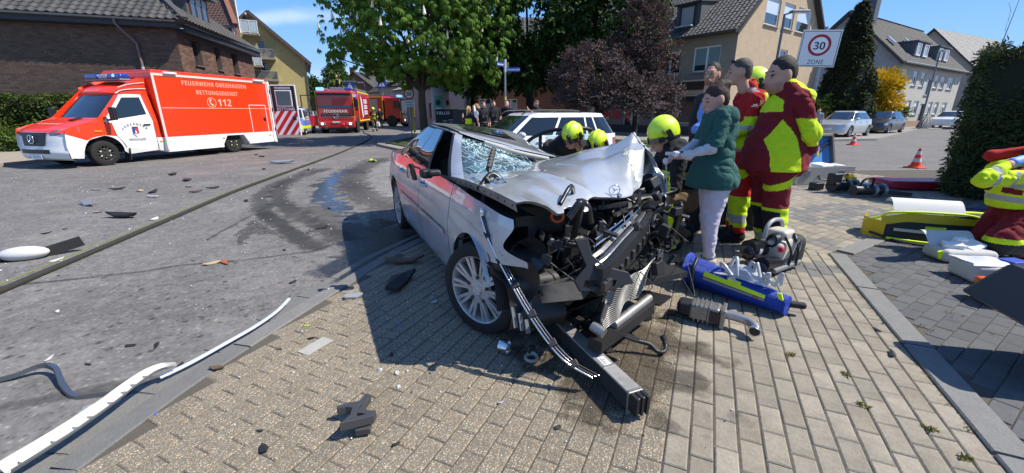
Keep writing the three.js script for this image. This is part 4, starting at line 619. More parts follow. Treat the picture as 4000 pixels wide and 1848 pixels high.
const mirrorZ=(g)=>{g=g.clone();g.scale(1,1,-1);const p=g.attributes.position,n=g.attributes.normal;for(let i=0;i<p.count;i +=3)for(const a of[p,n,g.attributes.uv]){if(!a)continue;const k=a.itemSize;for(let c=0;c<k;c++){const t=a.array[(i + 1)*k + c];a.array[(i + 1)*k + c]=a.array[(i + 2)*k + c];a.array[(i + 2)*k + c]=t;}}return g;};
const both=(g)=>[g,mirrorZ(g)];
function bodySide(c,q0=0,q1=1,rows=10,top=1){return SU(Math.round(c.N*(q1 - q0)),rows,(u,v)=>{const q=mix(q0,q1,u),y0=c.yb(q),x=c.line(q)[0];return c.P(q,mix(y0,c.ys(x),v*top));});}
function patch(c,q0,q1,y0,y1,off=0.004,nu=10,nv=4){const f=(y)=>(typeof y==='function'?y:()=>y),a=f(y0),b=f(y1);return SU(nu,nv,(u,v)=>{const q=mix(q0,q1,u),x=c.line(q)[0];return c.P(q,mix(a(u,x),b(u,x),v),off);});}
function lid(c,x0,x1,crown=0.05,nx=50,nz=12){return SU(nx,nz,(u,v)=>{const x=mix(x0,x1,u),q=c.qx(clamp(x,c.xr + 0.004,c.xf - 0.004)),z=c.line(q)[1],y=c.ys(x),t=v*2 - 1;return V(c.px(x,y),y + crown*(1 - t*t)*sstep(0,0.25,Math.min(c.xf - x,x - c.xr)),t*z*c.pz(y));});}
function glassSide(c,f0,f1,k0,k1,off=0.006,nu=12,nv=8){const e=(f,k)=>(typeof f==='function'?f(k):f);return SU(nu,nv,(u,v)=>{const k=mix(k0,typeof k1==='function'?k1(u):k1,v),p=c.GP(k,mix(e(f0,k),e(f1,k),u));p.z +=off;return p;});}
function glassEnd(c,t0,t1,k0,k1,front,off=0.008,nu=16,nv=8){return SU(nu,nv,(u,v)=>{const k=mix(k0,k1,v),p=c.GF(k,mix(t0,t1,u),front);p.x +=front?off:-off;p.y +=off*0.6;return p;});}
function house(c,k0=0,crown=0.04){
const ring=(k,t)=>{const r=c.ring(k),cx=(r.x0 + r.x1)/2,h=(r.x1 - r.x0)/2,n=c.s.glass.n||5;return V(cx + h*sgp(Math.sin(t),2/n),r.y,r.w*sgp(Math.cos(t),2/n));};
return[SU(72,8,(u,v)=>ring(mix(k0,1,v),u*Math.PI*2),true),SU(72,8,(u,v)=>{const p=ring(1,u*Math.PI*2),r=c.ring(1),cx=(r.x0 + r.x1)/2,q=1 - v;const e=Math.sqrt(1 - q*q);return V(mix(cx,p.x,q),r.y + crown*e,p.z*q);},true)];
}
function wheelParts(parent,x,y,z,r,w,style,side,steer=0){
const g=sub('wheel',parent,[x,y,z]);g.rotation.y=(side<0?Math.PI:0)+ steer;
const rr=style.rim||r*0.7;
mesh('tyre',LA([[rr*0.96,-w/2 + 0.012],[rr + 0.01,-w/2],[r*0.94,-w/2 + 0.004],[r - 0.008,-w/2 + 0.03],[r,-w/4],[r,w/4],[r - 0.008,w/2 - 0.03],[r*0.94,w/2 - 0.004],[rr + 0.01,w/2],[rr*0.96,w/2 - 0.012]],0,0,0,Math.PI/2,0,0,40),RUB,g);
const R=[LA([[rr*0.985,w/2 - 0.008],[rr*0.95,w/2 - 0.012],[rr*0.9,w/2 - 0.05],[rr*0.88,-w/2]],0,0,0,Math.PI/2,0,0,40),LA([[0.001,w/2 - 0.02],[rr*0.2,w/2 - 0.02],[rr*0.26,w/2 - 0.035],[rr*0.26,w/2 - 0.06]],0,0,0,Math.PI/2,0,0,24)];
const n=style.n||10,sw=style.sw||0.035;
for(let k=0;k<n;k++){const a=k/n*Math.PI*2;for(const d of style.pair?[-1,1]:[0]){const a1=a + d*(style.pair||0)*0.6,a2=a + d*(style.pair||0);R.push(BAR([Math.cos(a1)*rr*0.2,Math.sin(a1)*rr*0.2,w/2 - 0.034],[Math.cos(a2)*rr*0.95,Math.sin(a2)*rr*0.95,w/2 - 0.024],0.022,sw));}}
mesh('rim',R,style.mat||ALU,g);
mesh('brake_disc',CY(rr*0.75,rr*0.75,0.02,0,0,w/2 - 0.12,Math.PI/2,0,0,24),M([0.07,0.065,0.06],0.6,0.4),g);
if(style.bolts){const bm=style.boltM||M([0.03,0.03,0.03],0.5);mesh('wheel_bolts',[...Array(style.bolts).keys()].map((k)=>{const a=k/style.bolts*Math.PI*2 + Math.PI/2;return CY(style.br||0.013,style.br||0.013,0.012,Math.cos(a)*rr*(style.bp||0.27),Math.sin(a)*rr*(style.bp||0.27),w/2 - 0.02,Math.PI/2,0,0,10);}),bm,g);}
return g;
}
const starGeo=(r,t=0.006)=>{const gs=[TO(r,t*0.7,0,0,0,0,0,0,28,6)];for(let k=0;k<3;k++){const a=Math.PI/2 + k*Math.PI*2/3,b=a + Math.PI/3,c2=a - Math.PI/3;gs.push(POLY([[[Math.cos(a)*r,Math.sin(a)*r,0],[Math.cos(b)*r*0.17,Math.sin(b)*r*0.17,0],[0,0,t]],[[Math.cos(a)*r,Math.sin(a)*r,0],[0,0,t],[Math.cos(c2)*r*0.17,Math.sin(c2)*r*0.17,0]]]));}return gs;};
function makeCar(o,s){
const c=carShape(s),pm=s.paint;
mesh('body',[...both(bodySide(c)),lid(c,c.xr + 0.02,c.xf - 0.02,s.crown??0.05),...house(c)],pm,o);
mesh('underbody',[B(c.xf - c.xr - 0.5,0.25,s.W*0.78,c.xc,0.33,0),...[s.wb/2,-s.wb/2].map((x)=>B(0.85,0.5,s.W*0.86,x,0.5,0))],MATB,o);
const dl=s.dlo||[[0.05,0.3],[0.32,0.61],[0.63,0.93]];
for(const[a,b]of dl)for(const g of both(glassSide(c,a,b,0.1,0.84)))mesh('side_window',g,GLASSD,o);
mesh('windscreen',glassEnd(c,-0.88,0.88,0.06,0.9,true),GLASSD,o);mesh('rear_window',glassEnd(c,-0.85,0.85,0.15,0.88,false),GLASSD,o);
const fy=c.ys(c.xf),qh=c.qz(s.W/2*0.62),qe=c.qx(c.xf -(s.hl||0.4));
const lampM=M([0.35,0.36,0.38],0.08,0.4,{phys:true,clearcoat:1});
for(const g of both(patch(c,qe,qh,(u)=>fy - 0.17 - 0.02*u + 0.03,(u)=>fy - 0.035 +(1 - u)*0.06,0.008)))mesh('headlight',g,lampM,o);
const rq=c.qz(s.W/2*0.55,false),rq2=c.qx(c.xr + 0.3),ry=c.ys(c.xr);
for(const g of both(patch(c,rq,rq2,ry - 0.3,ry - 0.1,0.008)))mesh('tail_light',g,M([0.35,0.015,0.012],0.15,0,{phys:true,clearcoat:1}),o);
const q0=c.qz(s.W/2*0.55),gr=patch(c,q0,1,fy - 0.19,fy - 0.09,0.008,12);mesh('grille',both(gr),s.grille||BLK,o);
mesh('lower_grille',both(patch(c,c.qz(s.W/2*0.7),1,0.24,0.37,0.006,12)),BLK,o);
if(s.grilleBar)mesh('grille_bar',both(patch(c,q0,1,fy - 0.15,fy - 0.125,0.016,12,1)),CHR,o);
for(const f of[true,false]){const x=f?c.xf + 0.02:c.xr - 0.02;mesh('number_plate',B(0.015,0.11,0.5,x,f?0.45:0.75,0),WHT,o);if(s.plate&&f)mesh('plate_print',PRINT(0.48,0.1,x + 0.012,0.45,0,0,Math.PI/2),s.plate,o);}
const seam=[];for(const x of s.seams||[-0.95,0.02,1.0]){const q=c.qx(x);seam.push(...both(patch(c,q - 0.0008,q + 0.0008,Math.max(0.24,c.yb(q)+ 0.03),c.ys(x)- 0.01,0.0025,1,6)));}
seam.push(...both(patch(c,c.qx(-s.wb/2 + s.ar),c.qx(s.wb/2 - s.ar),0.25,0.262,0.0025,12,1)));mesh('door_seams',seam,BLK,o);
for(const x of s.handles||[-0.75,0.2]){const q=c.qx(x),y=c.ys(x)- 0.12,p=c.P(q,y,0.02);for(const k of[1,-1])mesh('door_handle',RB(0.2,0.03,0.03,0.012,p.x,p.y,p.z*k),s.handleM||pm,o);}
const mp=c.GP(0.02,0.9);for(const k of[1,-1]){const m=mesh('mirror',[SP(0.12,mp.x - 0.05,mp.y + 0.06,(mp.z + 0.13)*k,0.75,0.62,0.95,14),B(0.06,0.05,0.12,mp.x,mp.y - 0.0,(mp.z + 0.04)*k)],s.mirrorM||pm,o);}
if(s.rails)for(const k of[1,-1])mesh('roof_rail',TU([[-1.2,s.H - 0.06,0.53*k],[-1.1,s.H + 0.03,0.53*k],[-0.4,s.H + 0.045,0.55*k],[0.3,s.H + 0.03,0.54*k],[0.5,s.H - 0.05,0.53*k]],0.016,40),BLK,o);
for(const x of[s.wb/2,-s.wb/2])for(const k of[1,-1])wheelParts(o,x,s.r,(s.W/2 - 0.12)*k,s.r,0.2,s.wheel||{n:5,sw:0.07},k,x>0?(s.steer||0):0);
return c;
}
const wagonSpec={wb:2.63,fo:0.88,ro:1.06,W:1.8,H:1.5,r:0.32,ar:0.37,sill:0.2,shoulder:[[-2.4,0.98],[-1.2,0.98],[0.6,0.95],[1.2,0.93],[2.0,0.78],[2.2,0.7]],glass:{xr0:-2.28,xr1:-1.95,xf0:1.12,xf1:0.3,w0:0.84,w1:0.6,y0:0.93,n:7,pf:1.1}};
const hatchSpec={wb:2.61,fo:0.9,ro:0.72,W:1.76,H:1.46,r:0.31,ar:0.36,sill:0.2,shoulder:[[-2.0,0.98],[-1.0,0.97],[0.6,0.95],[1.2,0.92],[2.0,0.76],[2.2,0.68]],glass:{xr0:-1.95,xr1:-1.3,xf0:1.2,xf1:0.3,w0:0.82,w1:0.58,y0:0.93,n:5},dlo:[[0.06,0.2],[0.22,0.55],[0.57,0.93]],seams:[-0.85,0.05,1.0]};
const silver=paint([0.52,0.535,0.55],0.32,{metalness:0.3,tex:[texGrime,1.6]});
{
const o=thing('wrecked_saloon','silver saloon with crushed front, buckled bonnet and shattered windscreen','car',[-0.071,0,-4.22],-65.2*D2R);
const s={wb:2.854,fo:0.85,ro:1.12,W:1.82,H:1.43,r:0.325,ar:0.375,sill:0.21,n:5.5,N:300,archK:1.02,tail:0.05,
prof:[[0.15,0.9],[0.25,0.955],[0.42,0.985],[0.55,1.0],[0.7,0.995],[0.85,0.968],[0.95,0.935],[1.05,0.89]],
shoulder:[[-2.55,0.86],[-2.1,0.95],[-1.2,0.985],[0.2,0.975],[1.0,0.965],[1.5,0.935],[1.9,0.9],[2.3,0.72]],
glass:{xr0:-1.95,xr1:-0.98,xf0:1.0,xf1:0.12,w0:0.83,w1:0.545,y0:0.95,n:5.5,pf:0.92,pr:0.85,dy:(k)=>-0.02*k*k}};
const c=carShape(s);
const crush=(p)=>{const k=sstep(0.96,1.34,p.y)*sstep(-1.75,0.05,p.x);p.y -=k*(0.055 + 0.31*Math.pow(clamp((0.56 - p.z)/1.1),0.7));p.x +=0.12*k*sstep(0.2,-0.5,p.z)*sstep(-0.5,0.2,p.x);return p;};
const GP0=c.GP,GF0=c.GF;c.GP=(k,f)=>crush(GP0(k,f));c.GF=(k,t,fr)=>crush(GF0(k,t,fr));
const DARK=M([0.014,0.014,0.015],0.6);
const cut=(y)=>y>0.86?mix(1.86,1.9,(0.95 - y)/0.09):y>0.74?mix(1.9,1.84,sm((0.86 - y)/0.12)):mix(1.84,2.03,clamp((0.74 - y)/0.07)**1.6);
const side=(x0,x1,rows=12)=>{const q0=c.qx(x0),q1=c.qx(x1);return bodySide(c,q0,q1,rows);};
const wing=SU(80,14,(u,v)=>{const y1=(x)=>c.ys(x),xa=0.985;let x=mix(xa,1.9,u),y0=c.yb(c.qx(x));if(x>1.71)y0=mix(y0,0.635,sstep(1.71,1.76,x));let y=mix(y0,y1(x),v);x=mix(xa,cut(y),u);y0=c.yb(c.qx(Math.min(x,1.9)));if(x>1.70)y0=mix(0.61,0.66,clamp((x - 1.7)/0.3));y=mix(y0,y1(Math.min(x,1.9)),v);const p=c.P(c.qx(Math.min(x,2.02)),y);p.x=x;p.z -=0.05*sstep(1.75,2.05,x)*(0.4 + 0.6*(y - 0.6));return p;});
mesh('front_wing',wing,silver,o);
mesh('wing_lip',[SU(40,2,(u,v)=>{const a=mix(0.42,Math.PI - 0.06,u),p=c.P(c.qx(1.427 + Math.cos(Math.PI - a)*0.375*-1*-1),s.r + Math.sin(a)*0.385);p.x=1.427 - Math.cos(a)*0.378*-1;p.z +=0.004 - v*0.03;return p;})],silver,o);
mesh('front_door',side(0.0,0.975),silver,o);mesh('rear_door',side(-1.06,-0.008),silver,o);
mesh('rear_quarter',[bodySide(c,0,c.qx(-1.068),12),mirrorZ(bodySide(c,0,c.qx(-1.068),12))],silver,o);
mesh('left_flank',mirrorZ(bodySide(c,c.qx(-1.06),c.qx(1.0),10)),silver,o);
mesh('boot_lid',lid(c,c.xr + 0.03,-1.2,0.03,24,12),silver,o);
mesh('door_seams',[...[-1.064,-0.004,0.98].map((x)=>{const q=c.qx(x);return patch(c,q - 0.0012,q + 0.0012,c.yb(q)+ 0.02,c.ys(x)- 0.004,-0.008,1,8);})],DARK,o);
const strip=(x0,x1)=>patch(c,c.qx(x0),c.qx(x1),0.56,0.605,0.014,30,3);
mesh('rubbing_strip',[strip(-1.0,-0.03),strip(0.02,0.9)],silver,o);mesh('sill_panel',[SU(40,3,(u,v)=>{const x=mix(-1.04,1.04,u);const p=c.P(c.qx(x),mix(0.13,0.235,v));p.z +=0.008 - 0.05*(1 - v);return p;})],silver,o);
for(const x of[-0.86,0.16]){const p=c.P(c.qx(x),0.84,0.0);const h=sub('door_handle',o);mesh('handle_cup',SP(0.06,p.x,p.y,p.z - 0.014,1.15,0.62,0.25,16),M([0.25,0.26,0.27],0.3,0.3),h);mesh('handle_grip',[TU([[p.x - 0.1,p.y,p.z - 0.004],[p.x - 0.05,p.y + 0.004,p.z + 0.03],[p.x + 0.05,p.y + 0.002,p.z + 0.03],[p.x + 0.1,p.y - 0.004,p.z - 0.004]],0.014,20)],silver,h);}
const roofS=SU(40,24,(u,v)=>{const t=v*2 - 1,r=c.ring(1),x=mix(c.gf(1,t*0.97,false),c.gf(1,t*0.97,true),u);const e=1 - t*t;const dent=0.008*Math.sin(u*7 + t*3)*u;return crush(V(x,r.y + 0.012 + 0.055*Math.pow(e,0.7)*Math.pow(Math.max(0,1 - Math.pow(Math.abs(u*2 - 1),3)),0.7)+ dent,t*r.w*1.0));});
mesh('roof',roofS,silver,o);
mesh('sunroof',SU(12,12,(u,v)=>{const x=mix(-0.72,-0.3,u),t=mix(-0.5,0.5,v),e=1 - t*t;return crush(V(x,c.ring(1).y + 0.024 + 0.055*Math.pow(e,0.7)*Math.pow(Math.max(0,1 - Math.pow(Math.abs((x + 0.43)/0.55),3)),0.7),t*c.ring(1).w));}),M([0.05,0.052,0.055],0.12,0,{phys:true,clearcoat:1}),o);
const band=(f0,f1,k0,k1,off=0)=>SU(4,16,(u,v)=>{const k=mix(k0,k1,v),p=c.GP(k,mix(f0(k),f1(k),u));p.z +=off;return p;});
const K=(v)=>()=>v;
mesh('roof_rail_trim',[SU(60,3,(u,v)=>{const k=mix(0.93,1.0,v),p=c.GP(k,mix(0.045,0.955,u));p.z +=0.004;return p;})],silver,o);
const ap=(z)=>SU(5,20,(u,v)=>{const k=mix(-0.02,1,v),p=c.GP(k,mix(0.905,0.953,u));return V(p.x,p.y,p.z + 0.004);});
mesh('front_pillar',ap(),silver,o);
mesh('front_pillar_seal',[SU(2,20,(u,v)=>{const k=mix(0.02,0.96,v),p=c.GP(k,mix(0.892,0.907,u));return V(p.x,p.y,p.z + 0.01);})],DARK,o);
mesh('rear_pillar',(band((k)=>0.0,(k)=>mix(0.10,0.06,k),0,1)),silver,o);
const WIN=M([0.02,0.024,0.028],0.03,0,{phys:true,clearcoat:1,clearcoatRoughness:0.005,ior:1.7});
mesh('quarter_window',glassSide(c,(k)=>mix(0.11,0.075,k),K(0.2),0.05,0.92,0.004),WIN,o);
mesh('rear_side_window',glassSide(c,K(0.205),K(0.49),0.05,0.93,0.004),WIN,o);
mesh('front_side_window',glassSide(c,K(0.515),K(0.74),0.05,0.93,0.02),WIN,o);
mesh('window_frames',[band(K(0.492),K(0.513),0,0.97,0.012),band(K(0.2),K(0.208),0.02,0.95,0.01),SU(40,2,(u,v)=>{const k=mix(0.92,0.96,v),p=c.GP(k,mix(0.075,0.76,u));p.z +=0.013;return p;}),SU(40,2,(u,v)=>{const k=mix(-0.01,0.05,v),p=c.GP(k,mix(0.1,0.92,u));p.z +=0.012;return p;}),band((k)=>0.74,(k)=>0.765,0,0.97,0.035)],DARK,o);
mesh('rear_window',glassEnd(c,-0.86,0.86,0.12,0.93,false),WIN,o);
const ws=(t,k)=>{const p=c.GF(k,t,true);const sag=0.05*Math.exp(-((t + 0.45)**2)/0.12)*sstep(0.05,0.9,k)*(1 - 0.3*k);p.x -=sag*0.55 + 0.02;p.y -=sag + 0.012;return p;};
mesh('windscreen',SU(30,20,(u,v)=>ws(mix(-0.9,0.86,u),mix(0.02,mix(0.99,0.86,sstep(0.75,0.25,u)),v))),M([0.42,0.62,0.68],0.06,0,{transmission:0.9,thickness:0,ior:1.5}),o);
reseed(401);const cr=[],crk=(a,b,w)=>{const n=5,pts=[];for(let i=0;i<=n;i++){const t=i/n,q=[mix(a[0],b[0],t)+(i&&i<n?rnd(-0.025,0.025):0),mix(a[1],b[1],t)+(i&&i<n?rnd(-0.02,0.02):0)];pts.push(ws(clamp(q[0],-0.9,0.86),clamp(q[1],0.02,0.97)).add(V(0.004,0.005,0)));}for(let i=0;i<n;i++){const p=pts[i],q=pts[i + 1];if(p.distanceTo(q)>0.001)cr.push(BAR(p.toArray(),q.toArray(),w,0.0012));}};
for(const[ct,ck,R,rays]of[[0.25,0.78,0.6,16],[-0.3,0.45,0.7,18],[0.6,0.3,0.45,13]]){
const ends=[];for(let k=0;k<rays;k++){const a=k/rays*6.283 + rnd(-0.15,0.15),L=R*rnd(0.6,1.15);const e=[ct + Math.cos(a)*L,ck + Math.sin(a)*L*0.75];ends.push([a,L]);crk([ct,ck],e,rnd(0.002,0.0045));}
for(let q=0.08;q<R;q +=rnd(0.05,0.1))for(let k=0;k<rays;k++)if(rnd()<0.62){const a=ends[k][0],b=ends[(k + 1)%rays][0]+(k===rays - 1?6.283:0),r1=q*rnd(0.9,1.1),r2=q*rnd(0.9,1.1);crk([ct + Math.cos(a)*r1,ck + Math.sin(a)*r1*0.75],[ct + Math.cos(b)*r2,ck + Math.sin(b)*r2*0.75],rnd(0.0015,0.004));}
}
for(let k=0;k<150;k++){const t=rnd(0.1,0.88),kk=rnd(0.6,0.95);crk([t,kk],[t + rnd(-0.07,0.07),kk + rnd(-0.05,0.05)],rnd(0.002,0.005));}
mesh('windscreen_cracks',cr,M([0.62,0.8,0.83],0.35),o).userData.kind='stuff';
mesh('header_rail',[SU(24,2,(u,v)=>{const t=mix(-0.92,0.9,u),p=c.GF(mix(0.97,1.0,v),t,true);p.x +=0.01;p.y +=0.012;return p;})],silver,o);
mesh('header_gap_lining',[TU([[0.2,1.2,0.3],[0.27,1.1,0],[0.27,1.02,-0.35]],0.02,20)],M([0.4,0.38,0.35],0.7),o);
const cab=M([0.03,0.03,0.032],0.85);
mesh('cabin_floor',B(2.6,0.06,1.5,-0.4,0.3,0),cab,o);mesh('dashboard',[RB(0.5,0.32,1.42,0.1,0.75,0.8,0),RB(0.25,0.2,0.5,0.06,0.5,0.82,-0.36)],cab,o);
for(const z of[0.36,-0.36]){const st=sub('seat',o,[0,0,z]);mesh('backrest',RB(0.18,0.5,0.46,0.07,-0.3,0.76,0,0,0,0.25),cab,st);if(z>0)mesh('headrest',RB(0.1,0.15,0.24,0.04,-0.4,1.14,0),cab,st);}
mesh('rear_bench',RB(0.2,0.6,1.3,0.08,-1.2,0.82,0,0,0,0.3),cab,o);
mesh('side_airbag',SU(20,14,(u,v)=>V(mix(0.15,0.6,u),0.88 + 0.26*v*(1 - 0.6*u)+ 0.02*Math.sin(u*11),0.52 - 0.1*v + 0.05*Math.sin(u*8 + v*5)+ 0.03*Math.sin(v*12))),M([0.5,0.52,0.5],0.9,0,{tex:[texCloth,0.4]}),o);
mesh('mirror_mount',[RB(0.11,0.07,0.09,0.02,0.62,1.0,0.96),RB(0.08,0.05,0.1,0.02,0.68,1.01,0.91),TU([[0.6,1.04,1.0],[0.55,1.06,1.08],[0.62,0.98,1.1]],0.008,16),B(0.05,0.13,0.02,0.56,1.01,1.05,0.2,0.3)],PLA,o);
const net=[
[[0.72,0.985,0.79],[0.74,0.997,0.55],[0.63,0.99,0.3],[0.45,1.0,0.0],[0.56,1.07,-0.3],[0.70,1.13,-0.60]],
[[1.15,1.012,0.80],[1.1,1.025,0.55],[1.03,1.03,0.3],[0.93,1.045,0.0],[0.93,1.135,-0.3],[1.0,1.215,-0.58]],
[[1.62,1.02,0.80],[1.56,1.045,0.56],[1.48,1.05,0.3],[1.4,1.065,0.0],[1.31,1.15,-0.3],[1.31,1.265,-0.57]]];
const front=[[1.952,1.012,0.80],[1.98,1.022,0.76],[1.998,1.02,0.72],[2.035,0.998,0.66],[2.047,0.952,0.60],[2.03,0.948,0.55],[1.984,0.958,0.525],[1.984,0.968,0.49],[1.979,0.96,0.45],[1.988,0.934,0.41],[1.99,0.93,0.36],[1.912,0.963,0.325],[1.875,0.972,0.28],[1.811,0.959,0.15],[1.759,0.936,0.0],[1.699,0.904,-0.2],[1.6,0.95,-0.34],[1.46,1.1,-0.5],[1.39,1.2,-0.56]];
const cat=(p,t)=>{const n=p.length - 1,x=clamp(t)*n,i=Math.min(n - 1,Math.floor(x)),f=x - i,g=(k)=>p[clamp(k,0,n)];return[0,1,2].map((q)=>{const a=g(i - 1)[q],b=g(i)[q],d=g(i + 1)[q],e=g(i + 2)[q];return 0.5*(2*b +(d - a)*f +(2*a - 5*b + 4*d - e)*f*f +(3*b - a - 3*d + e)*f*f*f);});};
const fz=(z)=>{let i=0;while(i<front.length - 2&&front[i + 1][2]>z)i++;const t=clamp((z - front[i][2])/(front[i + 1][2]- front[i][2]||1));return[0,1,2].map((q)=>mix(front[i][q],front[i + 1][q],t));};
const tri=(x)=>Math.abs(((x%1)+ 1)%1 - 0.5)*2;
const hood=(u,v)=>{
const cols=net.map((r)=>cat(r,u)),zf=mix(0.8,-0.56,u),f=fz(zf),base=cat([...cols,[cols[2][0]+(f[0]- cols[2][0]),mix(cols[2][1],f[1],0.75),f[2]]],v);
const w=sstep(0.86,1.0,v),p=[mix(base[0],f[0],w),mix(base[1],f[1],w),mix(base[2],f[2],w)];
p[1]+=0.022*Math.exp(-(((u - 0.3 - 0.12*v)/0.035)**2))*sstep(0.1,0.5,v)*(1 - w*0.6);
const d=sstep(0.58,0.95,u)*sstep(0.1,0.45,v);
p[1]+=d*(0.07*(tri(u*3.1 + v*1.7)- 0.5)+ 0.045*(tri(v*3.3 - u*2.2 + 0.3)- 0.5));p[0]+=d*0.03*(tri(u*4.7 + v*2.9)- 0.5);
return V(...p);
};
mesh('bonnet',SU(110,50,hood),silver,o);
mesh('bonnet_fold',SU(24,16,(u,v)=>{const e=hood(1,mix(0.35,1,u));const q=tri(u*2.6 + v*1.3),r=tri(v*2.2 + u*0.9);return V(e.x + 0.16*v + 0.05*(q - 0.5)+ 0.06*v*u,e.y - 0.01 - v*(0.2 + 0.24*u)+ 0.035*(r - 0.5),e.z - 0.10*Math.sin(v*2.4)+ 0.04*(q - 0.5));}),silver,o);
mesh('torn_paint',[SU(3,18,(u,v)=>{const p=hood(0.985 + u*0.012,mix(0.5,0.95,v));p.y +=0.006 + 0.01*Math.sin(v*40)*u;p.x +=0.004;return p;}),SU(3,10,(u,v)=>{const p=hood(mix(0.84,0.87,u)+ 0.02*Math.sin(v*20),mix(0.7,0.95,v));p.y +=0.004;return p;})],M([0.5,0.49,0.4],0.7),o);
mesh('bonnet_flange',[SU(40,3,(u,v)=>{const p=hood(0,u);p.y -=v*(0.052 - 0.02*sstep(0.2,0,u))+ 0.001;p.z +=0.004 - 0.012*v;return p;}),SU(60,2,(u,v)=>{const p=hood(u*0.82,1);p.y -=0.016*v;p.x -=0.02*v;return p;})],M([0.34,0.33,0.32],0.45,0.6,{tex:[texGrime,0.5]}),o);
reseed(77);mesh('flange_holes',[...Array(11).keys()].map((k)=>{const p=hood(0,0.06 + k*0.085);return CY(0.0055,0.0055,0.004,p.x,p.y - 0.026,p.z + 0.003,Math.PI/2,0,0,8);}),M([0.03,0.03,0.03],0.5),o);
{const p=hood(0.575,0.97),st=sub('bonnet_star',o,[p.x + 0.012,p.y + 0.045,p.z]);st.rotation.set(0.5,Math.PI/2 - 0.5,0.3);mesh('star',starGeo(0.034,0.005),CHR,st);mesh('star_base',[CY(0.012,0.018,0.02,0,-0.05,0)],CHR,st);}
mesh('bonnet_underside',SU(30,6,(u,v)=>{const p=hood(mix(0.55,0.86,u),1);p.y -=0.012 + v*0.05;p.x -=0.02 + v*0.16;return p;}),M([0.22,0.21,0.2],0.6,0.4,{tex:[texGrime,0.2]}),o);
mesh('torn_strip',[TU([[1.40,0.86,0.78],[1.36,0.99,0.74],[1.32,1.09,0.70],[1.24,1.15,0.66],[1.12,1.20,0.58]],0.01,30),...[0,1,2,3,4,5].map((k)=>B(0.05,0.022,0.035,1.30 - k*0.035,1.115 + k*0.017,0.69 - k*0.02,0.3,0.4,0.9)),RB(0.07,0.05,0.03,0.01,1.37,1.03,0.74,0.2,0.5,0.8),TU([[1.44,0.60,0.78],[1.42,0.75,0.80],[1.38,0.93,0.77],[1.39,1.03,0.75]],0.008,20)],PLA,o);
mesh('torn_chrome',[TU([[1.38,1.0,0.74],[1.44,1.03,0.72],[1.5,1.01,0.7],[1.54,0.97,0.69]],0.012,20),TU([[1.36,1.02,0.70],[1.42,1.06,0.68],[1.5,1.04,0.66]],0.007,16)],CHR,o);
const eng=M([0.018,0.018,0.019],0.5),dirtyAlu=M([0.2,0.195,0.185],0.5,0.7,{tex:[texGrime,0.2]});
mesh('bay_floor',[B(1.1,0.04,1.3,1.3,0.32,0.0),B(0.05,0.6,1.5,0.98,0.68,0),B(0.9,0.06,0.1,1.35,0.86,0.68),B(0.8,0.42,0.05,1.35,0.66,0.6),B(0.6,0.45,0.05,1.25,0.62,-0.68)],DARK,o);
mesh('engine_block',[RB(0.62,0.4,0.5,0.05,1.28,0.63,0.02),RB(0.5,0.1,0.42,0.04,1.3,0.86,0.05),RB(0.18,0.2,0.34,0.03,1.66,0.6,0.2),...[0,1,2,3].map((k)=>CY(0.03,0.03,0.38,1.12 + k*0.12,0.9,0.05,Math.PI/2,0,0,10))],eng,o);
mesh('air_box',RB(0.36,0.22,0.32,0.04,1.5,0.82,0.46),PLA,o);mesh('fuse_box',RB(0.3,0.16,0.3,0.04,1.46,0.8,-0.44),PLA,o);
mesh('battery',RB(0.26,0.18,0.2,0.015,1.12,0.83,0.5),eng,o);
mesh('orange_seal',TO(0.036,0.009,1.78,0.86,0.44,0.2,Math.PI/2 - 0.5,0),M([0.75,0.12,0.02],0.5),o);
reseed(91);const hoses=[],wires=[];
for(let k=0;k<40;k++){const a=[rnd(1.2,2.0),rnd(0.45,0.85),rnd(-0.55,0.65)],b=[a[0]+ rnd(-0.3,0.3),a[1]+ rnd(-0.25,0.2),a[2]+ rnd(-0.35,0.35)];hoses.push(TU([a,[(a[0]+ b[0])/2 + rnd(-0.1,0.1),Math.max(a[1],b[1])+ rnd(0,0.1),(a[2]+ b[2])/2],b],rnd(0.007,0.022),14,7));}
for(let k=0;k<60;k++){const a=[rnd(1.5,2.1),rnd(0.45,0.8),rnd(-0.4,0.65)];wires.push(TU([a,[a[0]+ rnd(-0.1,0.1),a[1]- rnd(0.02,0.15),a[2]+ rnd(-0.1,0.1)],[a[0]+ rnd(-0.15,0.1),a[1]+ rnd(-0.2,0.08),a[2]+ rnd(-0.2,0.2)]],rnd(0.002,0.004),10,5));}
mesh('hoses',hoses,M([0.014,0.014,0.014],0.35),o);mesh('wiring',wires,M([0.05,0.05,0.05],0.4),o);
const bits=[],bits2=[];for(let k=0;k<90;k++){const p=[rnd(1.5,2.05),rnd(0.36,0.84),rnd(-0.5,0.66)];(k%6?bits:bits2).push(RB(rnd(0.015,0.09),rnd(0.01,0.05),rnd(0.015,0.09),0.006,...p,rnd(0,3),rnd(0,3),rnd(0,3),1));}
mesh('broken_mouldings',bits,PLA,o);mesh('castings',[...bits2,RB(0.14,0.1,0.12,0.02,1.86,0.66,-0.02,0.3,0.4,0.2),CY(0.06,0.06,0.09,1.78,0.7,0.1,0.4,0,1.2,14),CY(0.05,0.05,0.06,1.9,0.52,0.28,1.3,0.3,0.2,14)],dirtyAlu,o);
mesh('chassis_leg',[BAR([1.35,0.44,0.55],[1.9,0.44,0.56],0.1,0.13),BAR([1.88,0.43,0.585],[2.09,0.52,0.44],0.10,0.11)],M([0.42,0.41,0.39],0.4,0.85,{tex:[texGrime,0.3]}),o);
const beam=[[2.19,0.60,0.42],[2.16,0.62,0.33],[2.02,0.66,0.10],[1.86,0.70,-0.16],[1.68,0.72,-0.38],[1.48,0.74,-0.58]];
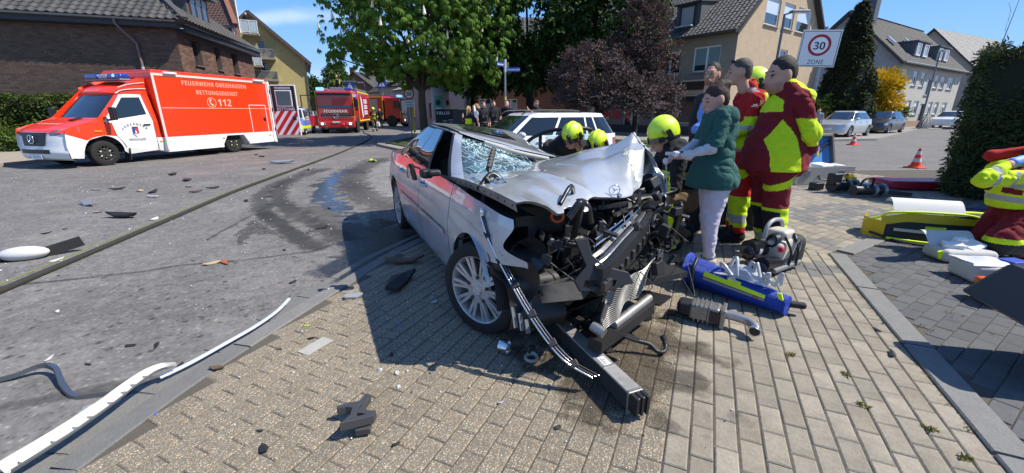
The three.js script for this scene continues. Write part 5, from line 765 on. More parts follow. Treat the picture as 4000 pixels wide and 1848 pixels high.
const beamC=new THREE.CatmullRomCurve3(vecs(beam)),bsec=[[0.04,-0.085],[0.07,-0.05],[0.07,0.02],[0.04,0.06],[-0.03,0.065],[-0.03,-0.085]];
mesh('bumper_beam',[SWEEP(beamC.getPoints(24).map((p)=>p.toArray()),bsec.map(([a,b])=>[-a,b]),true)],PLA,o);
mesh('beam_ribs',[...Array(12).keys()].map((k)=>{const t=0.12 + k*0.07,p=beamC.getPoint(t),d=beamC.getTangent(t),a=Math.atan2(d.x,d.z);return RB(0.03,0.055,0.045,0.008,p.x - 0.0 + 0.062,p.y - 0.035,p.z + 0.04,0,a,0);}),M([0.03,0.03,0.03],0.3),o);
mesh('beam_foil',[SWEEP(beamC.getPoints(24).map((p)=>[p.x - 0.015,p.y + 0.07,p.z]),[[-0.045,0.0],[-0.03,0.008],[-0.012,0.008],[-0.005,0.002]]),SWEEP(beamC.getPoints(24).map((p)=>[p.x - 0.1,p.y + 0.085,p.z - 0.01]),[[-0.02,0.0],[0.0,0.012],[0.02,0.0]])],M([0.34,0.34,0.34],0.35,0.9,{tex:[texGrime,0.1]}),o);
mesh('grille_bars',[TU([[2.02,0.72,0.34],[1.9,0.78,0.05],[1.72,0.83,-0.25],[1.58,0.86,-0.42]],0.008,24),TU([[1.98,0.75,0.3],[1.86,0.8,0.02],[1.7,0.86,-0.24],[1.55,0.9,-0.42]],0.007,24),BAR([1.9,0.86,0.1],[1.6,0.86,-0.45],0.03,0.018)],CHR,o);
mesh('front_bracket',[place(EX([[-0.14,0.26],[-0.05,0.27],[-0.02,0.14],[0.08,0.05],[0.26,0.0],[0.30,-0.08],[0.2,-0.1],[0.14,-0.13],[-0.12,-0.13],[-0.16,-0.05],[-0.06,0.06]],0.03,0.006,[[[-0.1,-0.1],[-0.08,-0.05],[0.04,-0.05],[0.04,-0.1]],[[0.07,-0.1],[0.08,-0.055],[0.17,-0.055],[0.15,-0.1]]]).scale(0.7,0.7,0.7),2.15,0.62,0.42,-0.35,Math.PI/2 - 0.35,0)],PLA,o);
mesh('lamp_bracket',[BAR([1.52,0.72,-0.5],[1.5,0.98,-0.56],0.05,0.04),RB(0.09,0.08,0.09,0.01,1.5,0.95,-0.55,0.3,0.2,0.4),BAR([1.85,0.72,-0.1],[1.74,0.88,-0.14],0.025,0.035),BAR([1.74,0.88,-0.14],[1.72,0.87,0.1],0.02,0.03),BAR([1.78,0.7,-0.2],[1.66,0.93,-0.3],0.02,0.025),RB(0.05,0.06,0.05,0.01,1.7,0.9,-0.42,0.5,0.4,0.4)],PLA,o);
const cond=(u,v)=>V(mix(2.2,1.93,u)- 0.05*v*u + 0.02*Math.sin(u*9),0.49 - 0.2*v + 0.035*u + 0.018*Math.sin(u*8 + 1)*(1 - v)+ 0.012*Math.sin(u*15),mix(0.36,-0.22,u)+ 0.02*Math.sin(v*3));
mesh('condenser_core',SU(30,10,cond),M([0.02,0.02,0.02],0.7),o);
for(let k=0;k<17;k++){const v=k/16;mesh('condenser_fin',TU([...Array(13).keys()].map((i)=>{const p=cond(i/12,v);return[p.x + 0.012,p.y + 0.002,p.z + 0.012];}),0.003,36,5),M([0.4,0.39,0.37],0.4,0.6),o);}
mesh('condenser_frame',[TU([[1.99,0.56,-0.22],[1.96,0.44,-0.25],[1.9,0.34,-0.26]],0.01,16),TU([[2.22,0.46,0.37],[2.2,0.36,0.38],[2.17,0.27,0.36]],0.014,16),CY(0.03,0.03,0.08,2.22,0.31,0.42,0.3,0.3,1.3,12)],M([0.3,0.3,0.29],0.4,0.8),o);
mesh('cooler_tube',[ROD([2.13,0.25,0.24],[1.93,0.25,-0.22],0.028,0.028,16)],M([0.5,0.49,0.47],0.45,0.8,{tex:[texGrime,0.2]}),o);
mesh('lower_crossmember',[BAR([2.2,0.2,0.42],[1.95,0.2,-0.2],0.09,0.07),RB(0.06,0.1,0.06,0.01,1.98,0.17,-0.16),BAR([2.1,0.16,0.3],[1.5,0.17,-0.35],0.06,0.04),B(0.3,0.012,0.16,1.84,0.21,-0.28,0.1,0.3,0.12)],PLA,o);
mesh('undertray',[B(0.4,0.012,0.7,1.6,0.24,0.1,0.05,0.2,0.1),BAR([1.75,0.15,0.3],[2.2,0.15,0.1],0.05,0.01),BAR([1.65,0.12,0.2],[2.2,0.12,0.3],0.05,0.01)],DARK,o);
mesh('coolant_pipe',[TU([[2.02,0.18,0.12],[2.1,0.1,0.06],[2.16,0.07,-0.03],[2.2,0.035,-0.06],[2.22,0.03,-0.1],[2.19,0.04,-0.145],[2.16,0.075,-0.15]],0.014,40,10),TU([[2.165,0.07,-0.15],[2.15,0.095,-0.15]],0.019,4,12)],PLA,o);
mesh('arch_liner',[SU(20,10,(u,v)=>{const a=mix(-0.15,1.15,u),R=0.40 + 0.02*Math.sin(u*14);return V(1.52 + Math.cos(a)*R + 0.05*v,0.30 + Math.sin(a)*R*0.95,mix(0.84,0.5,v)- 0.03*Math.sin(u*5));}),SU(10,10,(u,v)=>V(mix(1.72,1.95,u)+ 0.03*v,mix(0.66,0.34,v),mix(0.82,0.7,u)+ 0.05*Math.sin(v*5 + u*3)))],PLA,o);
mesh('liner_clips',[B(0.012,0.12,0.025,1.93,0.33,0.80,0,0,0.35),B(0.012,0.1,0.025,1.96,0.31,0.77,0,0,0.35),B(0.012,0.08,0.025,1.99,0.29,0.745,0,0,0.35)],M([0.15,0.155,0.16],0.4),o);
mesh('lamp_bowl',[SU(16,8,(u,v)=>{const a=u*6.283;return V(1.86 - 0.1*v,0.66 + Math.sin(a)*0.12*(1 - v*0.6),0.68 + Math.cos(a)*0.13*(1 - v*0.6));},true)],M([0.05,0.052,0.055],0.15,0.3),o);
const st={n:10,sw:0.022,pair:0.1,rim:0.24,bolts:5,bp:0.36,br:0.013,mat:M([0.52,0.52,0.51],0.35,0.35,{tex:[texGrime,0.3]})};
const fw=wheelParts(o,1.427,s.r,0.77,s.r,0.225,st,1,26*D2R);mesh('hub_star',starGeo(0.034,0.004).map((g)=>g.translate(0,0,0.098)),CHR,fw);
mesh('hub_disc',[CY(0.036,0.036,0.008,0,0,0.095,Math.PI/2,0,0,20),CY(0.1,0.105,0.02,0,0,0.078,Math.PI/2,0,0,30)],st.mat,fw);
const rw=wheelParts(o,-1.427,s.r,0.775,s.r,0.225,st,1);mesh('hub_disc',CY(0.1,0.105,0.02,0,0,0.078,Math.PI/2,0,0,30),st.mat,rw);
wheelParts(o,-1.427,s.r,-0.775,s.r,0.225,st,-1);wheelParts(o,1.1,s.r,-0.6,s.r,0.225,st,-1,0.2);
mesh('wheel_wells',[-1.427,1.427].flatMap((x)=>[SU(16,2,(u,v)=>{const a=u*Math.PI;return V(x + Math.cos(a)*0.385,0.325 + Math.sin(a)*0.385,mix(0.86,0.45,v));}),B(0.76,0.62,0.03,x,0.45,0.5)]),DARK,o);
mesh('rear_lamp',both(patch(c,c.qz(0.5,false),c.qx(c.xr + 0.32),0.66,0.84,0.006)),M([0.35,0.015,0.012],0.15,0,{phys:true,clearcoat:1}),o);
mesh('rear_bumper_trim',[patch(c,c.qx(c.xr + 0.1),c.qx(-1.427 - 0.4),0.56,0.6,0.012,10,2)],silver,o);
mesh('aerial',[SP(0.04,-0.82,1.44,0,1.6,1.0,0.35),BAR([-0.85,1.44,0],[-0.89,1.53,0],0.016,0.03)],M([0.6,0.61,0.62],0.4),o);
const dr=sub('open_door',o);
mesh('door_frame',[TU([[-1.5,1.0,-0.95],[-1.32,1.12,-1.0],[-1.12,1.21,-1.1],[-0.97,1.25,-1.25],[-0.94,1.26,-1.5],[-0.95,1.22,-1.72],[-0.97,0.95,-1.8]],0.026,60,8,false,0.3),BAR([-1.2,0.92,-1.06],[-1.2,1.18,-1.06],0.035)],BLK,dr);
mesh('door_panel',[BAR([-1.48,0.62,-0.96],[-0.98,0.62,-1.78],0.1,0.68)],silver,dr);
mesh('door_glass',[POLY([[[-1.16,0.98,-1.12],[-0.97,0.98,-1.76],[-0.96,1.22,-1.7],[-0.95,1.25,-1.5],[-0.99,1.24,-1.26],[-1.15,1.19,-1.1]]]),POLY([[[-1.45,0.98,-0.97],[-1.22,0.98,-1.05],[-1.22,1.16,-1.05],[-1.32,1.11,-1.0]]])],M([0.75,0.9,0.92],0.03,0,{transmission:0.85,thickness:0}),dr);
}
{
const W=(x,y,z)=>[-0.071 + x*0.4195 - z*0.908,y,-4.22 + x*0.908 + z*0.4195];
const o=thing('trim_bundle','long bundle of thin chrome and black strips leaning off the smashed front','trim');
const base=[[1.60,0.87,0.86],[1.72,0.74,0.85],[1.9,0.55,0.8],[2.08,0.34,0.72],[2.22,0.18,0.62],[2.33,0.10,0.50]];
for(let k=0;k<5;k++)mesh('trim_strip',TU(base.map(([x,y,z],i)=>{const p=W(x,y,z),w=0.005 + 0.0012*i;return[p[0]+(k - 2)*w,p[1]+(k%2)*0.008,p[2]-(k - 2)*w*0.4];}),k===0?0.006:0.0035,50,6),[CHR,PLA,M([0.35,0.33,0.37],0.25,0.8),PLA,CHR][k],o);
mesh('trim_clips',[0.15,0.3,0.42,0.55,0.7,0.85].map((t)=>{const c=new THREE.CatmullRomCurve3(base.map((b)=>V(...W(...b)))),p=c.getPoint(t);return RB(0.05,0.022,0.045,0.006,p.x,p.y,p.z,0.6,0.5,0.4);}),PLA,o);
mesh('strip_end',[SP(0.022,...W(1.60,0.885,0.86),0.7,1.5,0.7)],CHR,o);
}
const fireRed=[0.62,0.012,0.012],dayRed=M([0.88,0.042,0.006],0.32,0,{phys:true,clearcoat:0.7,clearcoatRoughness:0.08,emissive:0x000000}),vanWhite=paint([0.74,0.74,0.73],0.4,{clearcoat:0.4,clearcoatRoughness:0.35}),blueLamp=M([0.02,0.05,0.3],0.15,0,{phys:true,clearcoat:1}),blueLit=M([0.05,0.12,0.6],0.2,0,{emissive:new THREE.Color(0.1,0.3,1.0),emissiveIntensity:2.2}),headLit=M([0.8,0.8,0.75],0.2,0,{emissive:new THREE.Color(1,0.85,0.6),emissiveIntensity:1.6});
const lineM=M([0.72,0.55,0.5],0.4),lensM=M([0.3,0.31,0.33],0.06,0.3,{phys:true,clearcoat:1});
{
const o=thing('ambulance','orange-red and white box ambulance with its rear door swung open','ambulance',[-12.17,YR,-14.38],-104.8*D2R);
const w=(y)=>y<1.2?0.98 - 0.06*sstep(0.6,0.2,y):mix(0.98,0.82,(y - 1.2)/0.85);
const sideZ=(g,off=0)=>{const p=g.attributes.position;for(let i=0;i<p.count;i++)p.setZ(i,-(w(p.getY(i))+ off));g.computeVertexNormals();return g;};
const dens=(pts)=>{const out=[];pts.forEach((a,i)=>{const b=pts[(i + 1)%pts.length],n=Math.max(1,Math.ceil(Math.hypot(b[0]- a[0],b[1]- a[1])/0.1));for(let k=0;k<n;k++)out.push([mix(a[0],b[0],k/n),mix(a[1],b[1],k/n)]);});return out;};
const panel=(pts,off=0)=>{const low=pts.some((p)=>p[1]>1.2)&&pts.some((p)=>p[1]<1.2);const g=fix(new THREE.ShapeGeometry(shp(dens(pts))));return sideZ(g,off);};
const duo=(pts,off)=>{const g=panel(pts,off);return[g,mirrorZ(g)];};
const arc=(cx,cy,r,a0,a1,n=14)=>[...Array(n + 1).keys()].map((k)=>{const a=mix(a0,a1,k/n)*D2R;return[cx + Math.cos(a)*r,cy + Math.sin(a)*r];});
const door=[[0.66,0.33],[1.5,0.28],[1.56,0.5],[1.64,0.68],[1.74,0.82],[1.80,1.2],[0.66,1.2]],doorUp=[[0.66,1.2],[1.8,1.2],[1.97,1.24],[1.33,2.0],[0.74,2.05],[0.70,1.6]];
for(const[k,s]of[[0,'cab_door'],[1,'cab_door']]){const d=sub(s,o);mesh('door_skin',[duo(door)[k],duo(doorUp)[k]],vanWhite,d);mesh('door_window',duo([[1.83,1.28],[1.29,1.92],[0.80,1.94],[0.77,1.44]],0.008)[k],GLASSD,d);mesh('handle',RB(0.2,0.035,0.03,0.012,0.86,1.13,k?1.0:-1.0),BLK,d);}
const seamX=[];for(const pts of[[[0.66,0.33],[0.66,1.2]],[[1.56,0.5],[1.64,0.68],[1.74,0.82],[1.80,1.2]]])for(let i=0;i<pts.length - 1;i++)seamX.push(BAR([pts[i][0],pts[i][1],-0.981],[pts[i + 1][0],pts[i + 1][1],-0.981],0.01));
mesh('door_seams',seamX,MATB,o);
const low=[[1.5,0.28],...arc(2.12,0.36,0.5,178,0,22),[2.64,0.26],[2.92,0.28],[2.98,0.6],[2.94,0.93],[2.7,0.83],[2.5,0.74],[2.3,0.82],[2.05,0.86],[1.74,0.82],[1.64,0.68],[1.56,0.5]];
mesh('lower_wing',duo(low),vanWhite,o);
mesh('upper_wing',duo([[1.74,0.82],[2.05,0.86],[2.3,0.82],[2.5,0.74],[2.7,0.83],[2.94,0.93],[2.9,1.06],[2.5,1.19],[1.80,1.2]]).concat(duo([[1.8,1.2],[2.45,1.2],[2.08,1.34],[1.97,1.24]])),dayRed,o);
mesh('screen_pillar',duo([[1.97,1.24],[2.08,1.34],[1.42,2.02],[1.33,2.0]]).concat(duo([[0.52,1.2],[0.66,1.2],[0.70,1.6],[0.74,2.05],[1.33,2.0],[1.42,2.02],[1.3,2.12],[0.52,2.3]]),duo([[0.52,0.72],[0.66,0.72],[0.66,1.2],[0.52,1.2]])),dayRed,o);
mesh('rear_sill',duo([[0.46,0.28],[0.66,0.33],[0.66,0.72],[0.46,0.72]]),vanWhite,o);
const across=(prof,bow,n=24,wf=w)=>SU(n,prof.length*4,(u,v)=>{const t=u*2 - 1,q=v*(prof.length - 1),i=Math.min(prof.length - 2,Math.floor(q)),f=q - i,x=mix(prof[i][0],prof[i + 1][0],f),y=mix(prof[i][1],prof[i + 1][1],f);return V(x - bow*Math.pow(Math.abs(t),3),y - 0.02*Math.pow(Math.abs(t),4),t*wf(y));});
mesh('bumper',across([[3.02,0.24],[3.14,0.3],[3.17,0.45],[3.13,0.6],[3.1,0.8],[3.06,0.98]],0.2),vanWhite,o);
mesh('bonnet',across([[3.06,0.98],[3.0,1.05],[2.7,1.18],[2.4,1.28],[2.08,1.35]],0.14),dayRed,o);
mesh('windscreen',across([[2.07,1.35],[1.75,1.69],[1.43,2.02]],0.12),GLASSD,o);
const roofW=(y)=>y>2.05?mix(0.82,0.80,(y - 2.05)/0.4):w(y);
mesh('roof_cowl',[across([[1.46,2.0],[1.5,2.06],[1.36,2.2],[1.1,2.3],[0.8,2.42],[0.5,2.5]],0.18,20,roofW),SU(10,6,(u,v)=>{const x=mix(0.46,1.3,u),yt=mix(2.5,2.2,Math.max(0,(u - 0.3)/0.7));return V(x,mix(2.02,yt,v),-roofW(mix(2.02,yt,v))- 0.0);}),SU(10,6,(u,v)=>{const x=mix(0.46,1.3,u),yt=mix(2.5,2.2,Math.max(0,(u - 0.3)/0.7));return V(x,mix(2.02,yt,v),roofW(mix(2.02,yt,v)));})],dayRed,o);
mesh('cowl_lines',[TU([[1.42,2.03,-0.86],[1.25,2.12,-0.85],[0.95,2.17,-0.84],[0.55,2.2,-0.84]],0.014,30),TU([[1.3,2.2,-0.82],[1.0,2.3,-0.83],[0.55,2.38,-0.83]],0.012,30)],lineM,o);
const zq=(z)=>0.2*Math.pow(Math.abs(z)/0.95,3);
mesh('grille',SU(16,6,(u,v)=>{const z=mix(-0.5,0.5,u)*mix(0.82,1,v),y=mix(0.62,0.97,v);return V(3.12 + 0.02 - zq(z)- 0.05*v,y,z);}),BLK,o);
for(let k=0;k<4;k++)mesh('grille_slat',SU(16,1,(u,v)=>{const z=mix(-0.46,0.46,u),y=0.68 + k*0.075 + v*0.02;return V(3.15 - zq(z)- 0.05*((y - 0.62)/0.35),y,z);}),M([0.05,0.05,0.052],0.3,0.5),o);
{const st=sub('badge',o,[3.16,0.8,0]);st.rotation.y=Math.PI/2;mesh('star',starGeo(0.11,0.02),CHR,st);}
for(const k of[-1,1]){
mesh('headlight',SU(14,5,(u,v)=>{const z=mix(0.55,0.985,u),y=mix(mix(0.84,0.98,u),mix(0.97,1.12,u),v),x=mix(3.09,2.62,sstep(0.55,1,u))- 0.02 - zq(z)*(1 - sstep(0.5,1,u));return V(x + 0.012,y,(Math.min(z,w(y))+ 0.012)*k);}),lensM,o);
mesh('fog_lamp',[SP(0.07,2.98,0.48,0.72*k,0.5,0.8,1.3)],M([0.4,0.42,0.44],0.1,0.4),o);
mesh('indicator',RB(0.2,0.045,0.02,0.01,2.18,0.98,0.99*k),M([0.8,0.25,0.01],0.2),o);
const m=sub('mirror',o);mesh('mirror_arm',[BAR([1.88,1.28,-1.0*k*-1],[1.86,1.3,-1.2*k*-1],0.06,0.05)],BLK,m);mesh('mirror_head',[RB(0.12,0.36,0.2,0.04,1.86,1.46,1.24*k)],BLK,m);
}
mesh('lower_grille',SU(12,2,(u,v)=>{const z=mix(-0.55,0.55,u);return V(3.185 - zq(z)- 0.01,mix(0.42,0.53,v),z);}),BLK,o);
mesh('number_plate',B(0.02,0.11,0.52,3.18,0.33,0),WHT,o);mesh('plate_print',PRINT(0.5,0.1,3.193,0.33,0,0,Math.PI/2),printMat(256,52,(x,W,H)=>{x.fillStyle='#eee';x.fillRect(0,0,W,H);text(x,'OB · FW 8315',W/2,H/2,40,'#222');},false),o);
mesh('bonnet_vent',B(0.3,0.012,0.2,2.3,1.325,-0.45,0,0,-0.24),BLK,o);
const lb=sub('light_bar',o,[0.98,2.44,0]);mesh('bar_base',RB(0.3,0.06,1.5,0.03,0,0,0),M([0.2,0.21,0.23],0.4),lb);
for(const k of[-1,1])mesh('blue_lens',RB(0.3,0.15,0.55,0.06,0,0.1,0.48*k),blueLamp,lb);mesh('clear_lens',RB(0.28,0.13,0.4,0.05,0,0.09,0),M([0.35,0.4,0.48],0.1,0.2),lb);mesh('lamp_flash',SP(0.05,0.12,0.11,-0.5,1,1,1.6),blueLit,lb);
const x0=-4.02,x1=0.46,zb=1.08,y0=0.25,ym=0.72,y1=2.72;
const bw=sub('box_body',o);
mesh('box_upper',[RB(x1 - x0,y1 - ym,zb*2,0.05,(x0 + x1)/2,(y1 + ym)/2,0)],dayRed,bw);
mesh('box_skirt',[B(x1 + 1.56,ym - y0 - 0.004,zb*2 - 0.004,(x1 - 1.56)/2,(y0 + ym)/2,0),B(-2.68 - x0,ym - y0 - 0.05,zb*2 - 0.004,(x0 - 2.68)/2,(y0 + 0.046 + ym)/2,0),B(1.116,0.06,zb*2 - 0.006,-2.12,ym - 0.032,0)],vanWhite,bw);
for(const[q,r]of[[-1.62,1],[-2.62,-1]])mesh('arch_corner',place(EX([[0,0],[0,0.3],[-0.2*r,0.3]],zb*2 - 0.008),q + 0.06*r,ym - 0.362,-zb + 0.004),vanWhite,bw);
mesh('corner_trim',[B(0.07,y1 - y0 - 0.1,0.02,x1 - 0.02,(y0 + y1)/2,-zb - 0.008),B(x1 - x0 - 0.1,0.07,0.02,(x0 + x1)/2,y1 - 0.08,-zb - 0.008),B(0.05,y1 - y0 - 0.15,0.02,x0 + 0.1,(y0 + y1)/2,-zb - 0.008)],lineM,bw);
mesh('rear_frame',[B(0.09,y1 - y0 - 0.05,zb*2 + 0.02,x0 - 0.02,(y0 + y1)/2,0)],WHT,bw);
mesh('panel_line',[B(x1 - x0 - 0.2,0.012,0.01,(x0 + x1)/2,1.63,-zb - 0.003)],lineM,bw);
const hy=[0.45,1.76],hx=[-3.72,-2.94];mesh('locker_door',[B(0.02,hy[1]- hy[0],0.012,hx[0],(hy[0]+ hy[1])/2,-zb - 0.005),B(0.02,hy[1]- hy[0],0.012,hx[1],(hy[0]+ hy[1])/2,-zb - 0.005),B(hx[1]- hx[0],0.02,0.012,(hx[0]+ hx[1])/2,hy[1],-zb - 0.005)],WHT,bw);
mesh('locker_catch',RB(0.12,0.14,0.02,0.01,-3.6,1.22,-zb - 0.01),BLK,bw);
for(const[x,l]of[[-0.1,0.42],[-3.55,0.5]])mesh('side_lamp',RB(l,0.06,0.1,0.02,x,y1 - 0.02,-zb - 0.03),WHT,bw);
for(const x of[-1.6,-3.75,0.55])mesh('marker_lamp',RB(0.1,0.04,0.02,0.008,x,x>0?0.6:0.58,-zb - 0.008 +(x>0?0.1:0)),M([0.8,0.28,0.02],0.3),bw);
mesh('roof_cap',[RB(x1 - x0 - 0.1,0.08,zb*2 - 0.1,0.03,(x0 + x1)/2,y1 + 0.02,0)],dayRed,bw);
const ink='rgb(236,150,128)';
mesh('side_lettering',PRINT(3.2,1.0,-1.68,2.12,-zb - 0.004,0,Math.PI),printMat(1024,320,(x,W,H)=>{text(x,'FEUERWEHR OBERHAUSEN',520,60,64,ink);text(x,'RETTUNGSDIENST',520,150,62,ink);text(x,'112',585,255,110,'#f0a892');x.strokeStyle='#f0a892';x.lineWidth=7;x.beginPath();x.arc(420,255,52,0,6.3);x.stroke();x.beginPath();x.moveTo(402,225);x.quadraticCurveTo(395,265,425,285);x.lineWidth=16;x.stroke();x.beginPath();x.arc(412,228,12,0,6.3);x.arc(430,280,12,0,6.3);x.fillStyle='#f0a892';x.fill();}),bw);
mesh('door_lettering',PRINT(0.9,0.75,1.22,0.92,-0.984,0,Math.PI),printMat(384,320,(x,W,H)=>{const s='FEUERWEHR';for(let i=0;i<9;i++){const a=(i - 4)*0.2;x.save();x.translate(192 + Math.sin(a)*190,250 - Math.cos(a)*190);x.rotate(a);text(x,s[i],0,0,38,'#55606b');x.restore();}x.fillStyle='#2d4a8c';x.fillRect(160,110,34,70);x.fillStyle='#b8323a';x.fillRect(194,110,34,70);x.fillStyle='#d8d8d8';x.beginPath();x.moveTo(160,180);x.lineTo(228,180);x.lineTo(194,215);x.fill();x.fillStyle='#3a3f48';x.fillRect(158,94,72,14);x.strokeStyle='#444';x.lineWidth=3;x.strokeRect(160,108,68,74);x.fillStyle='#eee';x.beginPath();x.moveTo(194,130);x.lineTo(204,172);x.lineTo(184,172);x.fill();text(x,'OBERHAUSEN',192,250,32,'#55606b');}),o);
mesh('bonnet_lettering',PRINT(1.0,0.22,2.72,1.195,-0.1,-Math.PI/2 + 0.36,Math.PI/2,0),printMat(512,112,(x,W,H)=>text(x,'RETTUNGSDIENST',W/2,H/2,56,'#f0a892')),o).visible=true;
mesh('cowl_lettering',PRINT(1.1,0.13,1.475,2.115,0,-0.75,Math.PI/2,0),printMat(512,64,(x,W,H)=>text(x,'OBERHAUSEN',W/2,H/2,46,'#f08a7a')),o);
const rd=sub('rear_door',o,[x0 - 0.06,0,-1.1],0.35);mesh('door_leaf',RB(0.06,2.05,1.02,0.02,0,1.55,-0.52),WHT,rd);
mesh('door_print',PRINT(0.94,1.98,0.033,1.55,-0.52,0,Math.PI/2,0),printMat(384,800,(x,W,H)=>{x.fillStyle='#14161c';x.fillRect(0,0,W,400);text(x,'FEUERWEHR',190,34,44,'#f2f2f2');text(x,'RETTUNG',200,372,66,'#f2f2f2');x.save();x.beginPath();x.rect(0,405,W,395);x.clip();x.fillStyle='#e8e8ea';x.fillRect(0,405,W,395);x.fillStyle='#c0141c';for(let k=-2;k<8;k++){x.beginPath();x.moveTo(-60 + k*130,805);x.lineTo(10 + k*130,805);x.lineTo(310 + k*130,405);x.lineTo(240 + k*130,405);x.fill();}x.restore();},false),rd);
mesh('window_surround',[RB(0.03,0.66,0.66,0.1,0.035,2.04,-0.52)],WHT,rd);mesh('door_window',RB(0.03,0.57,0.57,0.08,0.045,2.04,-0.52),GLASSD,rd);mesh('door_catch',RB(0.08,0.16,0.14,0.02,0.05,1.25,-0.85),BLK,rd);
mesh('hinges',[0.8,1.6,2.3].map((y)=>CY(0.025,0.025,0.14,0.02,y,0.01)),BLK,rd).userData.kind='stuff';
mesh('chassis',[B(6.6,0.2,0.9,-0.6,0.42,0),B(0.5,0.28,0.5,-1.2,0.3,-0.6),B(0.7,0.25,1.5,2.1,0.55,0),B(0.8,0.6,1.6,-2.12,0.45,0)],MATB,o);
const vw={n:12,sw:0.05,rim:0.21,bolts:6,bp:0.62,br:0.022,boltM:M([0.55,0.6,0.3],0.5),mat:M([0.03,0.03,0.032],0.45)};
for(const[x,k,z]of[[2.12,-1,0.84],[2.12,1,0.84],[-2.12,-1,0.82],[-2.12,1,0.82]])wheelParts(o,x,0.355,z*k,0.355,0.24,vw,k);
mesh('mud_flap',[B(0.02,0.35,0.25,1.52,0.28,-0.88,0,0,0.1)],MATB,o);
}
function fireEngine(name,label,pos,turn,opt){
const o=thing(name,label,'fire engine',pos,turn),red=paint([0.55,0.012,0.014]),W=1.25,yel=M([0.75,0.62,0.03],0.5),grey=M([0.3,0.31,0.33],0.4,0.6);
const xf=3.9,xb=1.9,xr=-4.0;
mesh('cab',[RB(xf - xb,2.15,W*2,0.12,(xf + xb)/2,1.85,0),RB(0.3,0.5,W*1.96,0.1,xf - 0.1,0.95,0)],red,o);
mesh('windscreen',SU(16,6,(u,v)=>{const z=mix(-1.12,1.12,u);return V(xf + 0.012 - 0.06*v,mix(1.75,2.62,v),z);}),GLASSD,o);
mesh('wind_deflector',[RB(0.18,0.16,2.3,0.05,xf + 0.08,2.7,0)],BLK,o);
mesh('grille',[B(0.03,0.5,2.0,xf + 0.015,1.12,0)],BLK,o);for(let k=0;k<4;k++)mesh('grille_slat',B(0.03,0.03,1.9,xf + 0.035,0.96 + k*0.11,0),grey,o);
{const st=sub('badge',o,[xf + 0.06,1.2,0]);st.rotation.y=Math.PI/2;mesh('star',starGeo(0.17,0.03),CHR,st);}
mesh('front_lettering',PRINT(1.9,0.28,xf + 0.012,1.54,0,0,Math.PI/2),printMat(512,80,(x,w,h)=>text(x,'FEUERWEHR',w/2,h/2,76,'#f4f0f0','bold','sans-serif','center',0.98)),o);
mesh('bumper',[RB(0.35,0.42,2.5,0.06,xf - 0.02,0.62,0)],red,o);mesh('bumper_skirt',[B(0.3,0.16,2.2,xf - 0.05,0.36,0)],BLK,o);
for(const k of[-1,1]){mesh('headlight',[RB(0.05,0.2,0.42,0.03,xf + 0.15,0.68,0.92*k)],lensM,o);mesh('headlight_glow',SP(0.09,xf + 0.17,0.68,0.95*k,0.4,1,1),headLit,o);mesh('tow_hook',TO(0.06,0.014,xf + 0.17,0.42,0.7*k,0,Math.PI/2,0,14,6),grey,o);mesh('mirror',[RB(0.12,0.55,0.22,0.04,xf + 0.05,2.1,1.48*k),RB(0.1,0.22,0.2,0.04,xf + 0.05,1.7,1.48*k),BAR([xf - 0.1,2.4,1.25*k],[xf + 0.05,2.35,1.48*k],0.04)],BLK,o);mesh('cab_stripe',B(0.06,1.9,0.03,xf - 0.08,1.85,1.255*k),yel,o);
const bl=sub('beacon',o,[xf - 0.35,2.95,0.95*k]);mesh('beacon_lens',RB(0.35,0.2,0.5,0.07,0,0.1,0),k>0||opt.both?blueLit:blueLamp,bl);}
mesh('front_plate',B(0.02,0.11,0.5,xf + 0.18,0.8,0),WHT,o);mesh('winch_hook',SP(0.1,xf + 0.2,0.62,-0.45,0.7,1,1.3),M([0.7,0.02,0.02],0.4),o);
mesh('cab_windows',[-1,1].flatMap((k)=>[B(0.75,0.75,0.02,3.35,2.2,1.255*k)]),GLASSD,o);
if(opt.openDoor){const d=sub('cab_door',o,[3.75,0,1.27],0.2);mesh('door_leaf',[B(0.06,0.95,0.95,0,1.0,0.48)],red,d);mesh('door_frame',[B(0.06,0.06,0.95,0,2.6,0.48),B(0.06,1.15,0.07,0,2.05,0.93),B(0.06,1.15,0.07,0,2.05,0.03)],BLK,d);mesh('door_stripe',PRINT(0.9,0.3,0.04,1.4,0.48,0,Math.PI/2),printMat(160,56,(x,w,h)=>{x.fillStyle='#d8d8dc';x.fillRect(0,0,w,h);x.fillStyle='#333';for(let k=0;k<5;k++)x.fillRect(8 + k*30,6,14,44);},false),d);}
mesh('body',[RB(xb - xr - 0.12,2.35,W*2,0.06,(xb - 0.06 + xr)/2 - 0.06,1.85,0)],red,o);
const lock=[[1.1,0.1],[-0.05,-1.5],[-1.65,-3.0]];
for(const k of[-1,1]){for(const[a,b]of lock)mesh(opt.shutters?'roller_shutter':'locker_door',B(a - b,1.6,0.02,(a + b)/2,1.95,(W + 0.008)*k),opt.shutters?grey:paint([0.6,0.014,0.016]),o);mesh('side_band',[B(5.6,0.1,0.02,-1.05,0.85,(W + 0.01)*k),B(5.6,0.08,0.02,-1.05,2.95,(W + 0.01)*k),B(0.08,2.0,0.02,1.7,1.9,(W + 0.01)*k)],yel,o);}
if(opt.print)mesh('side_graphic',PRINT(3.6,1.9,-0.9,1.95,-W - 0.024,0,Math.PI),printMat(512,270,(x,w,h)=>{x.fillStyle='#ece8e8';x.beginPath();x.moveTo(30,20);x.lineTo(120,70);x.lineTo(150,260);x.lineTo(90,260);x.fill();x.fillStyle='#3a5fae';x.fillRect(150,90,60,150);for(let k=0;k<3;k++){x.fillStyle='#eee';x.fillRect(230,60 + k*62,240,44);x.fillStyle='#222';for(let j=0;j<6;j++)x.fillRect(244 + j*37,66 + k*62,18,30);}}),o);
